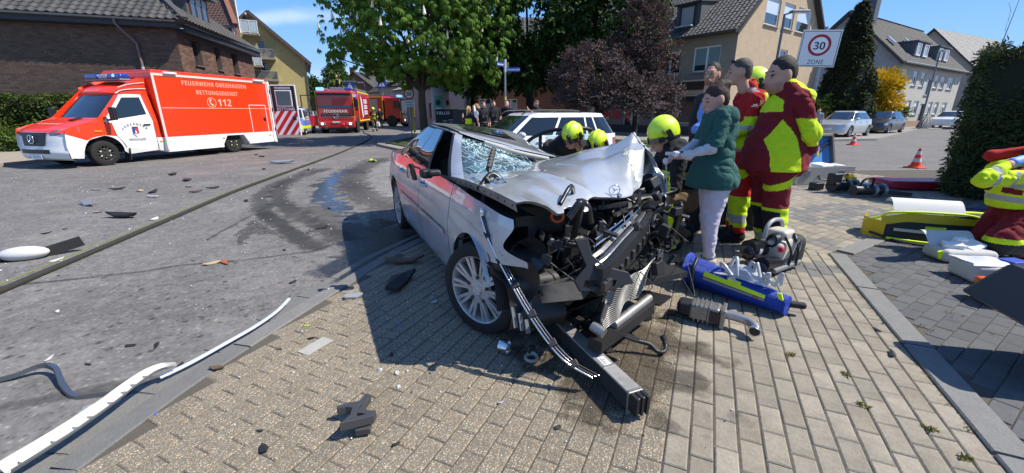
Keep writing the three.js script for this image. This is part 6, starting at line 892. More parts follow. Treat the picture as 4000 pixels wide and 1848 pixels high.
mesh('roof_rack',[BAR([xb - 0.2,3.15,-1.1],[xr + 0.1,3.15,-1.1],0.06,0.14),BAR([xb - 0.2,3.15,1.1],[xr + 0.1,3.15,1.1],0.06,0.14),RB(3.2,0.12,0.6,0.03,-1,3.18,0.5),RB(0.9,0.28,1.0,0.05,2.6,3.05,-0.1)],grey,o);
mesh('chassis',[B(7.2,0.3,1.8,-0.1,0.62,0)],MATB,o);
for(const[x,k]of[[2.7,-1],[2.7,1],[-1.9,-1],[-1.9,1]]){wheelParts(o,x,0.5,1.08*k,0.5,0.3,{n:10,sw:0.08,rim:0.28,mat:M([0.35,0.33,0.1],0.5)},k);}
mesh('wheel_arches',[[2.7,-1],[2.7,1],[-1.9,-1],[-1.9,1]].map(([x,k])=>CY(0.62,0.62,0.03,x,0.55,1.245*k,Math.PI/2,0,0,24)),MATB,o);
return o;
}
fireEngine('fire_engine','red fire engine facing us with headlights on and cab door open',[-13.3,YR,-34.4],Math.atan2(-0.98,0.18),{print:true,openDoor:true});
fireEngine('fire_engine','red fire engine parked crosswise with roller shutters behind the walking firefighter',[-14.7,YR,-46.5],-0.32,{shutters:true,both:true});
{
const o=thing('police_car','blue, silver and yellow police van behind the open ambulance door','police car',[-15.2,YR,-29.8],Math.atan2(-0.97,0.24));
const s={...wagonSpec,wb:2.9,H:1.75,W:1.9,paint:paint([0.5,0.52,0.53]),shoulder:[[-2.4,1.1],[-1.2,1.1],[0.8,1.08],[1.3,1.05],[2.1,0.92],[2.35,0.85]],glass:{...wagonSpec.glass,y0:1.06,w0:0.9,w1:0.68,xf0:1.3,xf1:0.6},grille:BLK};
const c=makeCar(o,s);
mesh('blue_bonnet',lid(c,1.25,c.xf - 0.03,0.058,30,12).translate(0,0.006,0),paint([0.02,0.2,0.62]),o);for(const g of both(patch(c,c.qx(-1.2),c.qx(c.xf - 0.3),0.62,0.95,0.006,30)))mesh('blue_stripe',g,paint([0.02,0.2,0.62]),o);for(const g of both(patch(c,c.qx(-1.2),c.qx(c.xf - 0.1),0.42,0.6,0.006,30)))mesh('yellow_stripe',g,M([0.55,0.72,0.03],0.4),o);
const lb=sub('light_bar',o,[0.1,1.8,0]);mesh('bar_base',RB(0.3,0.1,1.2,0.03,0,0,0),blueLamp,lb);mesh('lamp_flash',[RB(0.2,0.08,0.9,0.03,0.08,0.02,0)],blueLit,lb);mesh('grille_flasher',[SP(0.05,c.xf - 0.02,0.72,0.3),SP(0.05,c.xf - 0.02,0.72,-0.3)],blueLit,o).userData.kind='stuff';
}
{
const o=thing('estate_car','white estate car with black roof rails behind the wreck','car',[0.42,YR,-10.7],Math.atan2(-0.47,-0.88));
makeCar(o,{...wagonSpec,paint:paint([0.72,0.73,0.74]),rails:true,dlo:[[0.04,0.2],[0.22,0.3],[0.32,0.6],[0.625,0.93]],seams:[-1.1,0.0,0.98],mirrorM:paint([0.5,0.52,0.56])});
}
const P2=0.062;
makeCar(thing('parked_car','silver hatchback parked across the side street','car',[20.0,P2,-25.6],Math.atan2(-0.54,-0.84),'cars parked across the side street'),{...hatchSpec,paint:paint([0.5,0.51,0.52],0.3,{metalness:0.4}),grilleBar:true,plate:printMat(192,40,(x,w,h)=>{x.fillStyle='#f0f0ee';x.fillRect(0,0,w,h);text(x,'OB LW 18',w/2,h/2,32,'#222');},false)});
makeCar(thing('parked_car','dark blue-black hatchback parked beside the silver one','car',[25.9,P2,-29.8],Math.atan2(-0.54,-0.84),'cars parked across the side street'),{...hatchSpec,W:1.8,H:1.44,paint:paint([0.012,0.016,0.026]),plate:printMat(192,40,(x,w,h)=>{x.fillStyle='#f0f0ee';x.fillRect(0,0,w,h);text(x,'OB P 1624',w/2,h/2,32,'#222');},false),wheel:{n:7,sw:0.05}});
makeCar(thing('parked_car','small white car parked beyond the tarpaulin','car',[40.3,P2,-39.2],Math.atan2(-0.54,-0.84),'cars parked across the side street'),{...hatchSpec,wb:2.5,fo:0.8,ro:0.65,H:1.48,paint:paint([0.7,0.71,0.71])});
makeCar(thing('parked_car','red car parked farthest along beside the evergreen hedge','car',[46.2,P2,-42.6],Math.atan2(-0.54,-0.84),'cars parked across the side street'),{...hatchSpec,paint:paint([0.4,0.012,0.02])});
{
const o=thing('covered_motorcycle','motorcycle under a grey tarpaulin beside the white car','motorcycle',[36.2,P2,-37.3],0.6);
mesh('tarpaulin',SU(40,14,(u,v)=>{const a=u*6.283,fold=1 + 0.09*Math.sin(a*7 + v*3)+ 0.05*Math.sin(a*11);const L=1.05*mix(1,0.34,Math.pow(v,1.2)),Wd=0.42*mix(1.1,0.15,v);const cx=0.35*v;return V(cx + Math.cos(a)*L*fold,mix(0.06,1.32 - 0.25*Math.abs(Math.cos(a))*v,Math.pow(v,0.8)),Math.sin(a)*Wd*fold);},true),M([0.07,0.075,0.08],0.6),o);
wheelParts(o,0.75,0.3,0,0.3,0.12,{n:6,sw:0.03},1);wheelParts(o,-0.7,0.3,0,0.3,0.14,{n:6,sw:0.03},1);
}
const tmpd=(pr,x,y,z)=>{
if(pr.e){const c=pr.e;let dx=x - c[0],dy=y - c[1],dz=z - c[2];if(pr.cr!==undefined){const a=dx*pr.cr - dy*pr.sr,b=dx*pr.sr + dy*pr.cr;dx=a;dy=b;}const q=Math.hypot(dx/c[3],dy/c[4],dz/c[5]);return(q - 1)*Math.min(c[3],c[4],c[5])*(q<1?1:1);}
const c=pr.c,ax=c[0],ay=c[1],az=c[2],bx=c[3]- ax,by=c[4]- ay,bz=c[5]- az,l=bx*bx + by*by + bz*bz||1e-9;const t=clamp(((x - ax)*bx +(y - ay)*by +(z - az)*bz)/l);return Math.hypot(x - ax - t*bx,y - ay - t*by,z - az - t*bz)- mix(c[6],c[7],t);
};
const Cc=(ax,ay,az,bx,by,bz,ra,rb=ra)=>({c:[ax,ay,az,bx,by,bz,ra,rb]});
const Ee=(x,y,z,rx,ry,rz,rot)=>({e:[x,y,z,rx,ry,rz],...(rot!==undefined?{cr:Math.cos(rot),sr:Math.sin(rot)}:{})});
const chain=(pts,rs)=>pts.slice(1).map((p,i)=>Cc(...pts[i],...p,rs[i],rs[i + 1]));
function field(prims,k,o){
const cuts=o.cut||[],fold=o.fold;
return(x,y,z)=>{let d=1e3;for(const p of prims){const q=tmpd(p,x,y,z),h=Math.max(k - Math.abs(d - q),0)/k;d=Math.min(d,q)- h*h*k*0.25;}if(fold&&Math.abs(d)<0.08){const a=fbm(x*fold[1]+ 3,y*fold[1]*0.6 + x*2,z*fold[1]+ 7,2)- 0.5,b=1 - Math.abs(2*vn(x*fold[1]*1.6 + y*5 + 11,y*fold[1]*2.2,z*fold[1]*1.6)- 1);d +=fold[0]*(a*2.4 + 1.5*b*b*b);}for(const c of cuts)d=Math.max(d,c[0]*x + c[1]*y + c[2]*z - c[3]);return d;};
}
function nets(f,lo,hi,h){
const n=[0,1,2].map((i)=>Math.ceil((hi[i]- lo[i])/h)+ 2),[nx,ny,nz]=n,S=new Float32Array(nx*ny*nz),id=(i,j,k)=>(k*ny + j)*nx + i;
const Q=4,far=Q*h*1.5 + 0.045;
for(let K=0;K<nz;K +=Q)for(let J=0;J<ny;J +=Q)for(let I=0;I<nx;I +=Q){const d=f(lo[0]+(I + Q/2)*h,lo[1]+(J + Q/2)*h,lo[2]+(K + Q/2)*h),skip=Math.abs(d)>far;for(let k=K;k<Math.min(K + Q,nz);k++)for(let j=J;j<Math.min(J + Q,ny);j++)for(let i=I;i<Math.min(I + Q,nx);i++)S[id(i,j,k)]=skip?d:f(lo[0]+ i*h,lo[1]+ j*h,lo[2]+ k*h);}
const vi=new Int32Array(nx*ny*nz).fill(-1),pos=[],idx=[],cor=[[0,0,0],[1,0,0],[0,1,0],[1,1,0],[0,0,1],[1,0,1],[0,1,1],[1,1,1]],edges=[[0,1],[2,3],[4,5],[6,7],[0,2],[1,3],[4,6],[5,7],[0,4],[1,5],[2,6],[3,7]];
for(let k=0;k<nz - 1;k++)for(let j=0;j<ny - 1;j++)for(let i=0;i<nx - 1;i++){
let m=0;const v=cor.map(([a,b,c],q)=>{const s=S[id(i + a,j + b,k + c)];if(s<0)m|=1<<q;return s;});if(m===0||m===255)continue;
let x=0,y=0,z=0,c=0;for(const[a,b]of edges){if((v[a]<0)===(v[b]<0))continue;const t=v[a]/(v[a]- v[b]);x +=mix(cor[a][0],cor[b][0],t);y +=mix(cor[a][1],cor[b][1],t);z +=mix(cor[a][2],cor[b][2],t);c++;}
vi[id(i,j,k)]=pos.length/3;pos.push(lo[0]+(i + x/c)*h,lo[1]+(j + y/c)*h,lo[2]+(k + z/c)*h);
}
const quad=(a,b,c,d,flip)=>{if(a<0||b<0||c<0||d<0)return;if(flip)idx.push(a,c,b,a,d,c);else idx.push(a,b,c,a,c,d);};
for(let k=1;k<nz - 1;k++)for(let j=1;j<ny - 1;j++)for(let i=1;i<nx - 1;i++){const s=S[id(i,j,k)]<0;
if(s!==S[id(i + 1,j,k)]<0)quad(vi[id(i,j - 1,k - 1)],vi[id(i,j,k - 1)],vi[id(i,j,k)],vi[id(i,j - 1,k)],!s);
if(s!==S[id(i,j + 1,k)]<0)quad(vi[id(i - 1,j,k - 1)],vi[id(i - 1,j,k)],vi[id(i,j,k)],vi[id(i,j,k - 1)],!s);
if(s!==S[id(i,j,k + 1)]<0)quad(vi[id(i - 1,j - 1,k)],vi[id(i,j - 1,k)],vi[id(i,j,k)],vi[id(i - 1,j,k)],!s);}
const g=new THREE.BufferGeometry();g.setAttribute('position',new THREE.Float32BufferAttribute(pos,3));g.setIndex(idx);g.computeVertexNormals();return g;
}
const clothV=M([1,1,1],0.92,0,{vertexColors:true,tex:[texCloth,0.3]}),skinV=M([1,1,1],0.6,0,{vertexColors:true}),hairM=M([1,1,1],0.75,0,{vertexColors:true,tex:[texSpeck,0.08]});
function flesh(name,parent,prims,o){
const h=o.cell||0.014,lo=[1e9,1e9,1e9],hi=[-1e9,-1e9,-1e9];
for(const p of prims)for(let i=0;i<3;i++)if(p.e){const r=p.cr!==undefined?Math.max(p.e[3],p.e[4]):p.e[3 + i];lo[i]=Math.min(lo[i],p.e[i]- r);hi[i]=Math.max(hi[i],p.e[i]+ r);}else{lo[i]=Math.min(lo[i],p.c[i]- p.c[6],p.c[3 + i]- p.c[7]);hi[i]=Math.max(hi[i],p.c[i]+ p.c[6],p.c[3 + i]+ p.c[7]);}
const pad=3*h + 0.015;let g=nets(field(prims,o.k||0.04,o),lo.map((v)=>v - pad),hi.map((v)=>v + pad),h).toNonIndexed();
const p=g.attributes.position,c=new Float32Array(p.count*3),col=typeof o.col==='function'?o.col:()=>o.col;
for(let i=0;i<p.count;i +=3){const q=col((p.getX(i)+ p.getX(i + 1)+ p.getX(i + 2))/3,(p.getY(i)+ p.getY(i + 1)+ p.getY(i + 2))/3,(p.getZ(i)+ p.getZ(i + 1)+ p.getZ(i + 2))/3);for(let k=0;k<3;k++)c.set(q,(i + k)*3);}
g.setAttribute('color',new THREE.BufferAttribute(c,3));g=fix(g);
g.translate(-parent.position.x,-parent.position.y,-parent.position.z);
return mesh(name,g,o.mat||clothV,parent);
}
const HV=[0.66,0.88,0.012],DRED=[0.2,0.006,0.014],RED=[0.5,0.012,0.014],NAVY=[0.012,0.013,0.018],TAN=[0.16,0.105,0.055],SKIN=[0.5,0.27,0.19],SILV=[0.42,0.43,0.42],GLOVE=[0.1,0.2,0.6],DHAIR=[0.025,0.019,0.016];
const person=(label,base,turn=0,group)=>thing('person',label,'person',base,turn,group);
const inP=(x,y,p)=>inside(x,y,p);
function hand(palm,dir,up,curl=0.5,s=1,mirror=1){
const P=V(...palm),d=V(...dir).normalize(),n=V(...up).normalize(),w=d.clone().cross(n).normalize().multiplyScalar(mirror),out=[];
const at=(a,b,c)=>P.clone().addScaledVector(d,a*s).addScaledVector(w,b*s).addScaledVector(n,c*s).toArray();
out.push(Cc(...at(-0.02,-0.022,0),...at(0.045,-0.027,0),0.021*s,0.018*s),Cc(...at(-0.02,0.02,0),...at(0.045,0.025,0),0.021*s,0.018*s),Cc(...at(-0.02,0,0),...at(0.045,0,0),0.022*s,0.018*s));
[[-0.03,0.058],[-0.01,0.07],[0.011,0.066],[0.031,0.05]].forEach(([b,L])=>{const p1=[0.05,b,0],p2=[0.05 + L*0.5*Math.cos(curl*0.7),b*1.1,-L*0.5*Math.sin(curl*0.7)],p3=[p2[0]+ L*0.5*Math.cos(curl*1.9),b*1.12,p2[2]- L*0.5*Math.sin(curl*1.9)];out.push(Cc(...at(...p1),...at(...p2),0.0095*s,0.0088*s),Cc(...at(...p2),...at(...p3),0.0088*s,0.0075*s));});
out.push(Cc(...at(-0.005,-0.03,0),...at(0.025,-0.055,-0.012),0.012*s,0.0105*s),Cc(...at(0.025,-0.055,-0.012),...at(0.05,-0.055,-0.03),0.0105*s,0.0085*s));
return out;
}
function head(parent,c,o={}){
const g=sub('head',parent);g.position.set(c[0]- parent.position.x,c[1]- parent.position.y,c[2]- parent.position.z);g.rotation.set(0,o.turn||0,o.nod||0,'YXZ');const s=o.s||1;
const fake={position:V(0,0,0),add:(m)=>g.add(m)};
const sk=o.skin||SKIN,dark=sk.map((v)=>v*0.55);
const pr=[Ee(0.012,0.035,0,0.098,0.105,0.076),Ee(-0.032,-0.012,0,0.066,0.088,0.06),Ee(-0.052,-0.075,0,0.045,0.04,0.045),Cc(-0.09,0.015,0,-0.124,-0.026,0,0.012,0.0165),Cc(-0.098,-0.06,-0.018,-0.098,-0.06,0.018,0.008),Cc(-0.094,-0.073,-0.014,-0.094,-0.073,0.014,0.009),Cc(-0.085,0.035,-0.035,-0.085,0.035,0.035,0.012),Ee(0.018,-0.005,0.078,0.022,0.034,0.012),Ee(0.018,-0.005,-0.078,0.022,0.034,0.012),Cc(0.03,-0.06,0,0.055,-0.16,0,o.neck||0.058,(o.neck||0.058)*1.1)];
if(o.fat)pr.push(Ee(-0.03,-0.095,0,0.06,0.035,0.055),Ee(-0.045,-0.045,0,0.055,0.05,0.066));
flesh('face',fake,pr.map((p)=>(p.e?Ee(...p.e.map((v)=>v*s)):Cc(...p.c.map((v)=>v*s)))),{k:0.025*s,cell:o.cell||0.006,col:(x,y,z)=>{x/=s;y/=s;z/=s;if(x<-0.085&&y>-0.078&&y<-0.056&&Math.abs(z)<0.024)return[sk[0]*0.8,sk[1]*0.5,sk[2]*0.5];if(o.stubble&&x<-0.02&&y<-0.045&&y>-0.12)return sk.map((v)=>v*0.75);return sk;},mat:skinV});
for(const k of[1,-1]){mesh('eye',SP(0.013*s,-0.086*s,0.012*s,0.036*s*k,1,0.55,1.2,8),M([0.06,0.04,0.035],0.3),g);mesh('eyebrow',BAR([-0.097*s,0.042*s,0.018*s*k],[-0.086*s,0.044*s,0.056*s*k],0.008*s,0.009*s),M(o.hair||DHAIR,0.9),g);}
if(o.hair!==null){const hp=o.hairP||[Ee(0.022,0.05,0,0.1,0.104,0.084),Ee(0.055,-0.005,0,0.066,0.085,0.082)];flesh('hair',fake,hp.map((p)=>(p.e?Ee(...p.e.map((v)=>v*s)):Cc(...p.c.map((v)=>v*s)))),{k:0.03,cell:o.hcell||0.008,fold:[0.0025,45],col:o.hairC||o.hair||DHAIR,cut:o.hairCut||[[-0.75,-0.66,0,(-0.75*-0.04 + -0.66*0.06)*s + 0.03*s]],mat:hairM});}
return g;
}
function helmet(parent,c,turn,nod,o={}){
const g=sub('helmet',parent);g.position.set(c[0]- parent.position.x,c[1]- parent.position.y,c[2]- parent.position.z);g.rotation.set(0,turn,nod,'YXZ');const s=o.s||1,ylw=paint([0.64,0.86,0.01],0.45);
mesh('shell',SU(36,18,(u,v)=>{const a=u*6.283,t=v*Math.PI*0.60,st=Math.sin(t),y=Math.cos(t)*0.15;const fx=Math.cos(a),ridge=0.012*Math.exp(-((Math.sin(a)*st/0.12)**2))*(Math.cos(t)>-0.1?1:0)+ 0.006*Math.exp(-(((Math.abs(Math.sin(a)*st)- 0.5)/0.08)**2));const lobe=fx<0?0.158:0.172;return V((fx*lobe*st + 0.0)*s,(y + ridge + 0.02)*s -(fx>0.2?0.03*sstep(0.6,1,v)*fx:0),Math.sin(a)*(0.128 + ridge)*st*s);},true),ylw,g);
mesh('visor',SU(20,6,(u,v)=>{const a=mix(1.9,4.38,u);return V(Math.cos(a)*0.168*s,(-0.012 - 0.055*v)*s,Math.sin(a)*0.136*s);}),M([0.02,0.02,0.022],0.12,0,{phys:true,clearcoat:1}),g);
mesh('rim',SU(36,1,(u,v)=>{const a=u*6.283;return V(Math.cos(a)*(Math.cos(a)>0?0.17:0.16)*s,(-0.028 - 0.018*v)*s -(Math.cos(a)>0.2?0.03*Math.cos(a):0),Math.sin(a)*0.128*s);},true),BLK,g);
for(const k of[1,-1]){mesh('side_fitting',RB(0.05*s,0.1*s,0.035*s,0.012,0.01*s,-0.005*s,0.135*s*k,0,0,0.3),BLK,g);mesh('side_mark',[B(0.006*s,0.05*s,0.004,-0.055*s,0.025*s,0.126*s*k,0,0.3*-k,0.35),B(0.006*s,0.05*s,0.004,-0.04*s,0.025*s,0.1275*s*k,0,0.3*-k,0.35)],M([0.35,0.03,0.02],0.5),g);}
mesh('neck_guard',SU(20,5,(u,v)=>{const a=mix(-1.7,1.7,u);return V((Math.cos(a)*(0.14 + 0.02*v))*s + 0.01,(-0.05 - 0.13*v)*s,Math.sin(a)*(0.115 + 0.015*v)*s);}),M([0.012,0.012,0.014],0.8),g);
if(o.lamp){mesh('helmet_lamp',RB(0.05,0.13,0.045,0.014,-0.13,-0.01,o.lamp,0,0,0.3),BLK,g);mesh('lamp_led',SP(0.012,-0.165,-0.005,o.lamp),M([0.5,0.03,0.02],0.4),g);}
return g;
}
{
const o=person('stout paramedic in dark red and yellow fleece with hands behind the back',[2.8,0,-4.25]),z=-4.25;
const chest=[[2.33,1.40],[2.43,1.56],[2.54,1.67],[2.6,1.57],[2.58,1.47],[2.45,1.46]],lower=[[2.59,1.40],[2.66,1.31],[2.72,1.22],[2.8,0.9],[2.52,0.9],[2.49,1.1],[2.46,1.21],[2.53,1.30]],back=[[2.68,1.80],[2.78,1.75],[2.93,1.63],[2.95,1.52],[2.76,1.60]];
flesh('jacket',o,[Ee(2.68,1.10,z,0.30,0.33,0.26),Ee(2.70,1.42,z,0.215,0.26,0.215),Cc(2.75,1.59,z - 0.17,2.75,1.59,z + 0.17,0.1),Cc(2.69,0.97,z,2.69,0.93,z,0.29,0.305),Cc(2.70,1.68,z,2.66,1.73,z,0.105,0.10)],{k:0.1,cell:0.012,fold:[0.010,5],cut:[[0,-1,0,-0.905],[-0.35,0.94,0,-0.35*2.68 + 0.94*1.79]],col:(x,y,zz)=>(zz>z - 0.12&&inP(x,y,chest))||(zz>z - 0.1&&inP(x,y,lower))||inP(x,y,back)||(y>1.66&&x<2.7&&y>1.64 +(2.66 - x)*-0.8&&x>2.62&&y>1.74)?HV:DRED});
flesh('left_sleeve',o,chain([[2.71,1.57,z + 0.19],[2.835,1.27,z + 0.25],[2.93,1.13,z + 0.14],[3.0,1.11,z + 0.05]],[0.095,0.08,0.066,0.055]),{k:0.05,cell:0.012,fold:[0.009,9],col:(x,y)=>(y<1.41&&y>1.15&&(x - 2.73)>-(y - 1.16)*0.3 - 0.05&&x<2.93?HV:DRED)});
flesh('right_sleeve',o,chain([[2.80,1.58,z - 0.24],[2.985,1.27,z - 0.30],[3.03,1.14,z - 0.12]],[0.108,0.088,0.06]),{k:0.05,cell:0.016,col:DRED});
flesh('gloved_hand',o,[...hand([3.05,1.10,z + 0.04],[0.25,0.2,-1],[1,0,0.3],0.6,0.95),Cc(3.0,1.125,z + 0.08,3.05,1.11,z + 0.05,0.034)],{k:0.012,cell:0.005,col:[0.05,0.11,0.5],mat:skinV});
mesh('piping',[TU([[2.50,1.56,z + 0.12],[2.60,1.70,z + 0.10],[2.69,1.80,z + 0.085],[2.735,1.835,z + 0.05]],0.016,20)],M(HV,0.9),o);mesh('collar_flap',SU(10,6,(u,v)=>V(mix(2.49,2.70,u),mix(1.60,1.78,u)+ 0.07*v*(1 - u*0.3),z + mix(0.14,0.095,u)- 0.03*v)),M(DRED,0.9),o);
mesh('pocket_zip',BAR([2.535,1.21,z + 0.245],[2.575,0.99,z + 0.27],0.012),BLK,o);
const thigh=[[2.50,0.72],[2.82,0.88],[2.83,0.78],[2.51,0.67]];
const trou=(x,y,zz)=>y>0.53?(zz>z&&inP(x,y,thigh)?HV:DRED):y<0.50&&y>0.24&&x<2.80&&zz>z - 0.2&&(x - 2.72)<(0.5 - y)*0.3 - 0.02?NAVY:y<0.20&&y>0.13?SILV:HV;
flesh('trousers',o,[Ee(2.72,0.93,z,0.28,0.16,0.25),...chain([[2.68,0.88,z + 0.12],[2.71,0.52,z + 0.115],[2.80,0.08,z + 0.11]],[0.145,0.118,0.108]),...chain([[2.72,0.88,z - 0.13],[2.75,0.52,z - 0.135],[2.84,0.08,z - 0.13]],[0.155,0.125,0.115])],{k:0.05,cell:0.012,fold:[0.012,7],cut:[[0,-1,0,-0.045]],col:trou});
for(const[x,zz]of[[2.78,z + 0.11],[2.80,z - 0.13]])flesh('boot',o,[Cc(x + 0.04,0.07,zz,x - 0.17,0.045,zz,0.065,0.042)],{k:0.02,cell:0.012,cut:[[0,-1,0,-0.003]],col:NAVY});
const hd=head(o,[2.60,1.80,z],{nod:0.14,fat:true,neck:0.07,s:1.2,stubble:true,hairP:[Ee(0.024,0.055,0,0.102,0.1,0.085),Ee(0.055,0.005,0,0.066,0.08,0.082)]});
mesh('spectacles',[TO(0.024,0.0022,-0.112,0.012,0.034,0,Math.PI/2,0,18,5),TO(0.024,0.0022,-0.112,0.012,-0.034,0,Math.PI/2,0,18,5),BAR([-0.112,0.02,0.058],[0.02,0.03,0.088],0.004)],BLK,hd);
}
{
const z=-3.85,o=person('woman in green tunic and white trousers holding a white device',[1.92,0,z]),G=[0.022,0.098,0.083],W=[0.62,0.61,0.64];
flesh('tunic',o,[Ee(1.885,1.34,z,0.155,0.2,0.19),Cc(1.885,1.44,z - 0.13,1.885,1.44,z + 0.13,0.075),Ee(1.88,1.07,z,0.165,0.26,0.185),Ee(1.885,0.88,z,0.225,0.2,0.23),Cc(1.88,0.8,z,1.88,0.72,z,0.22,0.235)],{k:0.08,cell:0.011,fold:[0.011,7],cut:[[0,-1,0,-0.79],[-0.3,0.95,0,-0.3*1.85 + 0.95*1.508]],col:G});
flesh('sleeve',o,chain([[1.835,1.43,z + 0.155],[1.765,1.2,z + 0.21]],[0.078,0.072]),{k:0.03,cell:0.011,fold:[0.012,12],cut:[[-0.2,-0.98,0,-0.2*1.755 - 0.98*1.175]],col:G});
flesh('undershirt_arm',o,chain([[1.775,1.26,z + 0.2],[1.745,1.165,z + 0.21],[1.57,1.10,z + 0.15],[1.53,1.09,z + 0.13]],[0.045,0.05,0.042,0.036]),{k:0.03,cell:0.01,fold:[0.009,16],col:W});
flesh('far_arm',o,chain([[1.88,1.42,z - 0.17],[1.80,1.18,z - 0.2],[1.60,1.09,z - 0.08]],[0.075,0.055,0.036]),{k:0.03,cell:0.014,col:(x,y)=>(y>1.22?G:W)});
flesh('hand',o,[...hand([1.495,1.085,z + 0.115],[-1,-0.12,-0.2],[0.1,1,0.2],0.9,0.9,-1),Cc(1.53,1.09,z + 0.13,1.5,1.086,z + 0.118,0.03)],{k:0.01,cell:0.005,col:[0.45,0.25,0.2],mat:skinV});
flesh('gloved_hand',o,[...hand([1.55,1.09,z - 0.04],[-1,-0.05,0.3],[0.1,1,-0.2],0.7,0.9)],{k:0.01,cell:0.006,col:GLOVE,mat:skinV});
flesh('trousers',o,[...chain([[1.905,0.86,z + 0.085],[1.885,0.47,z + 0.08],[1.925,0.11,z + 0.075]],[0.135,0.078,0.052]),...chain([[1.93,0.86,z - 0.085],[1.945,0.47,z - 0.09],[2.0,0.11,z - 0.1]],[0.135,0.078,0.052])],{k:0.03,cell:0.011,fold:[0.006,18],cut:[[0,-1,0,-0.105]],col:[0.6,0.57,0.66]});
for(const[x,zz]of[[1.925,z + 0.075],[2.0,z - 0.1]]){const s=sub('shoe',o);const fk={position:o.position,add:(m)=>s.add(m)};flesh('upper',fk,[Cc(x + 0.03,0.065,zz,x - 0.09,0.05,zz,0.046,0.042),Cc(x - 0.09,0.05,zz,x - 0.2,0.032,zz,0.042,0.032),Cc(x,0.08,zz,x,0.12,zz,0.043,0.04)],{k:0.02,cell:0.008,cut:[[0,-1,0,-0.012]],col:(a,b)=>(b>0.098?[0.05,0.05,0.06]:a>x - 0.1&&a<x - 0.03&&b>0.045&&b<0.085&&Math.sin(a*240)>0.1?[0.02,0.02,0.02]:[0.6,0.58,0.54])});mesh('sole',RB(0.29,0.024,0.085,0.012,x - 0.085 - o.position.x,0.014,zz - o.position.z),WHT,s);}
const hd=head(o,[1.815,1.565,z],{nod:0.3,s:0.97,skin:[0.52,0.28,0.21],neck:0.05,hair:[0.045,0.02,0.015],hairP:[Ee(0.022,0.055,0,0.105,0.098,0.085),Ee(0.062,-0.005,0,0.06,0.085,0.074),Ee(0.075,0.125,0,0.055,0.042,0.055),Ee(0.12,0.11,0.01,0.035,0.03,0.045)]});
mesh('device',[RB(0.07,0.03,0.04,0.008,-0.47,1.10,0.02),CY(0.026,0.026,0.06,-0.5,1.03,0.03,1.2,0,0.4),RB(0.05,0.06,0.05,0.012,-0.45,1.1,0.12)],M([0.65,0.65,0.64],0.4),o);mesh('watch',[RB(0.03,0.012,0.028,0.004,-0.4,1.125,0.13,0.2,0.2,0.1)],BLK,o);
mesh('pocket_seam',[BAR([-0.12,1.0 - 0.02,0.2],[0.02,0.985,0.235],0.004)],M(G.map((v)=>v*0.6),0.9),o);
}
const turnout=(o,extra={})=>o;
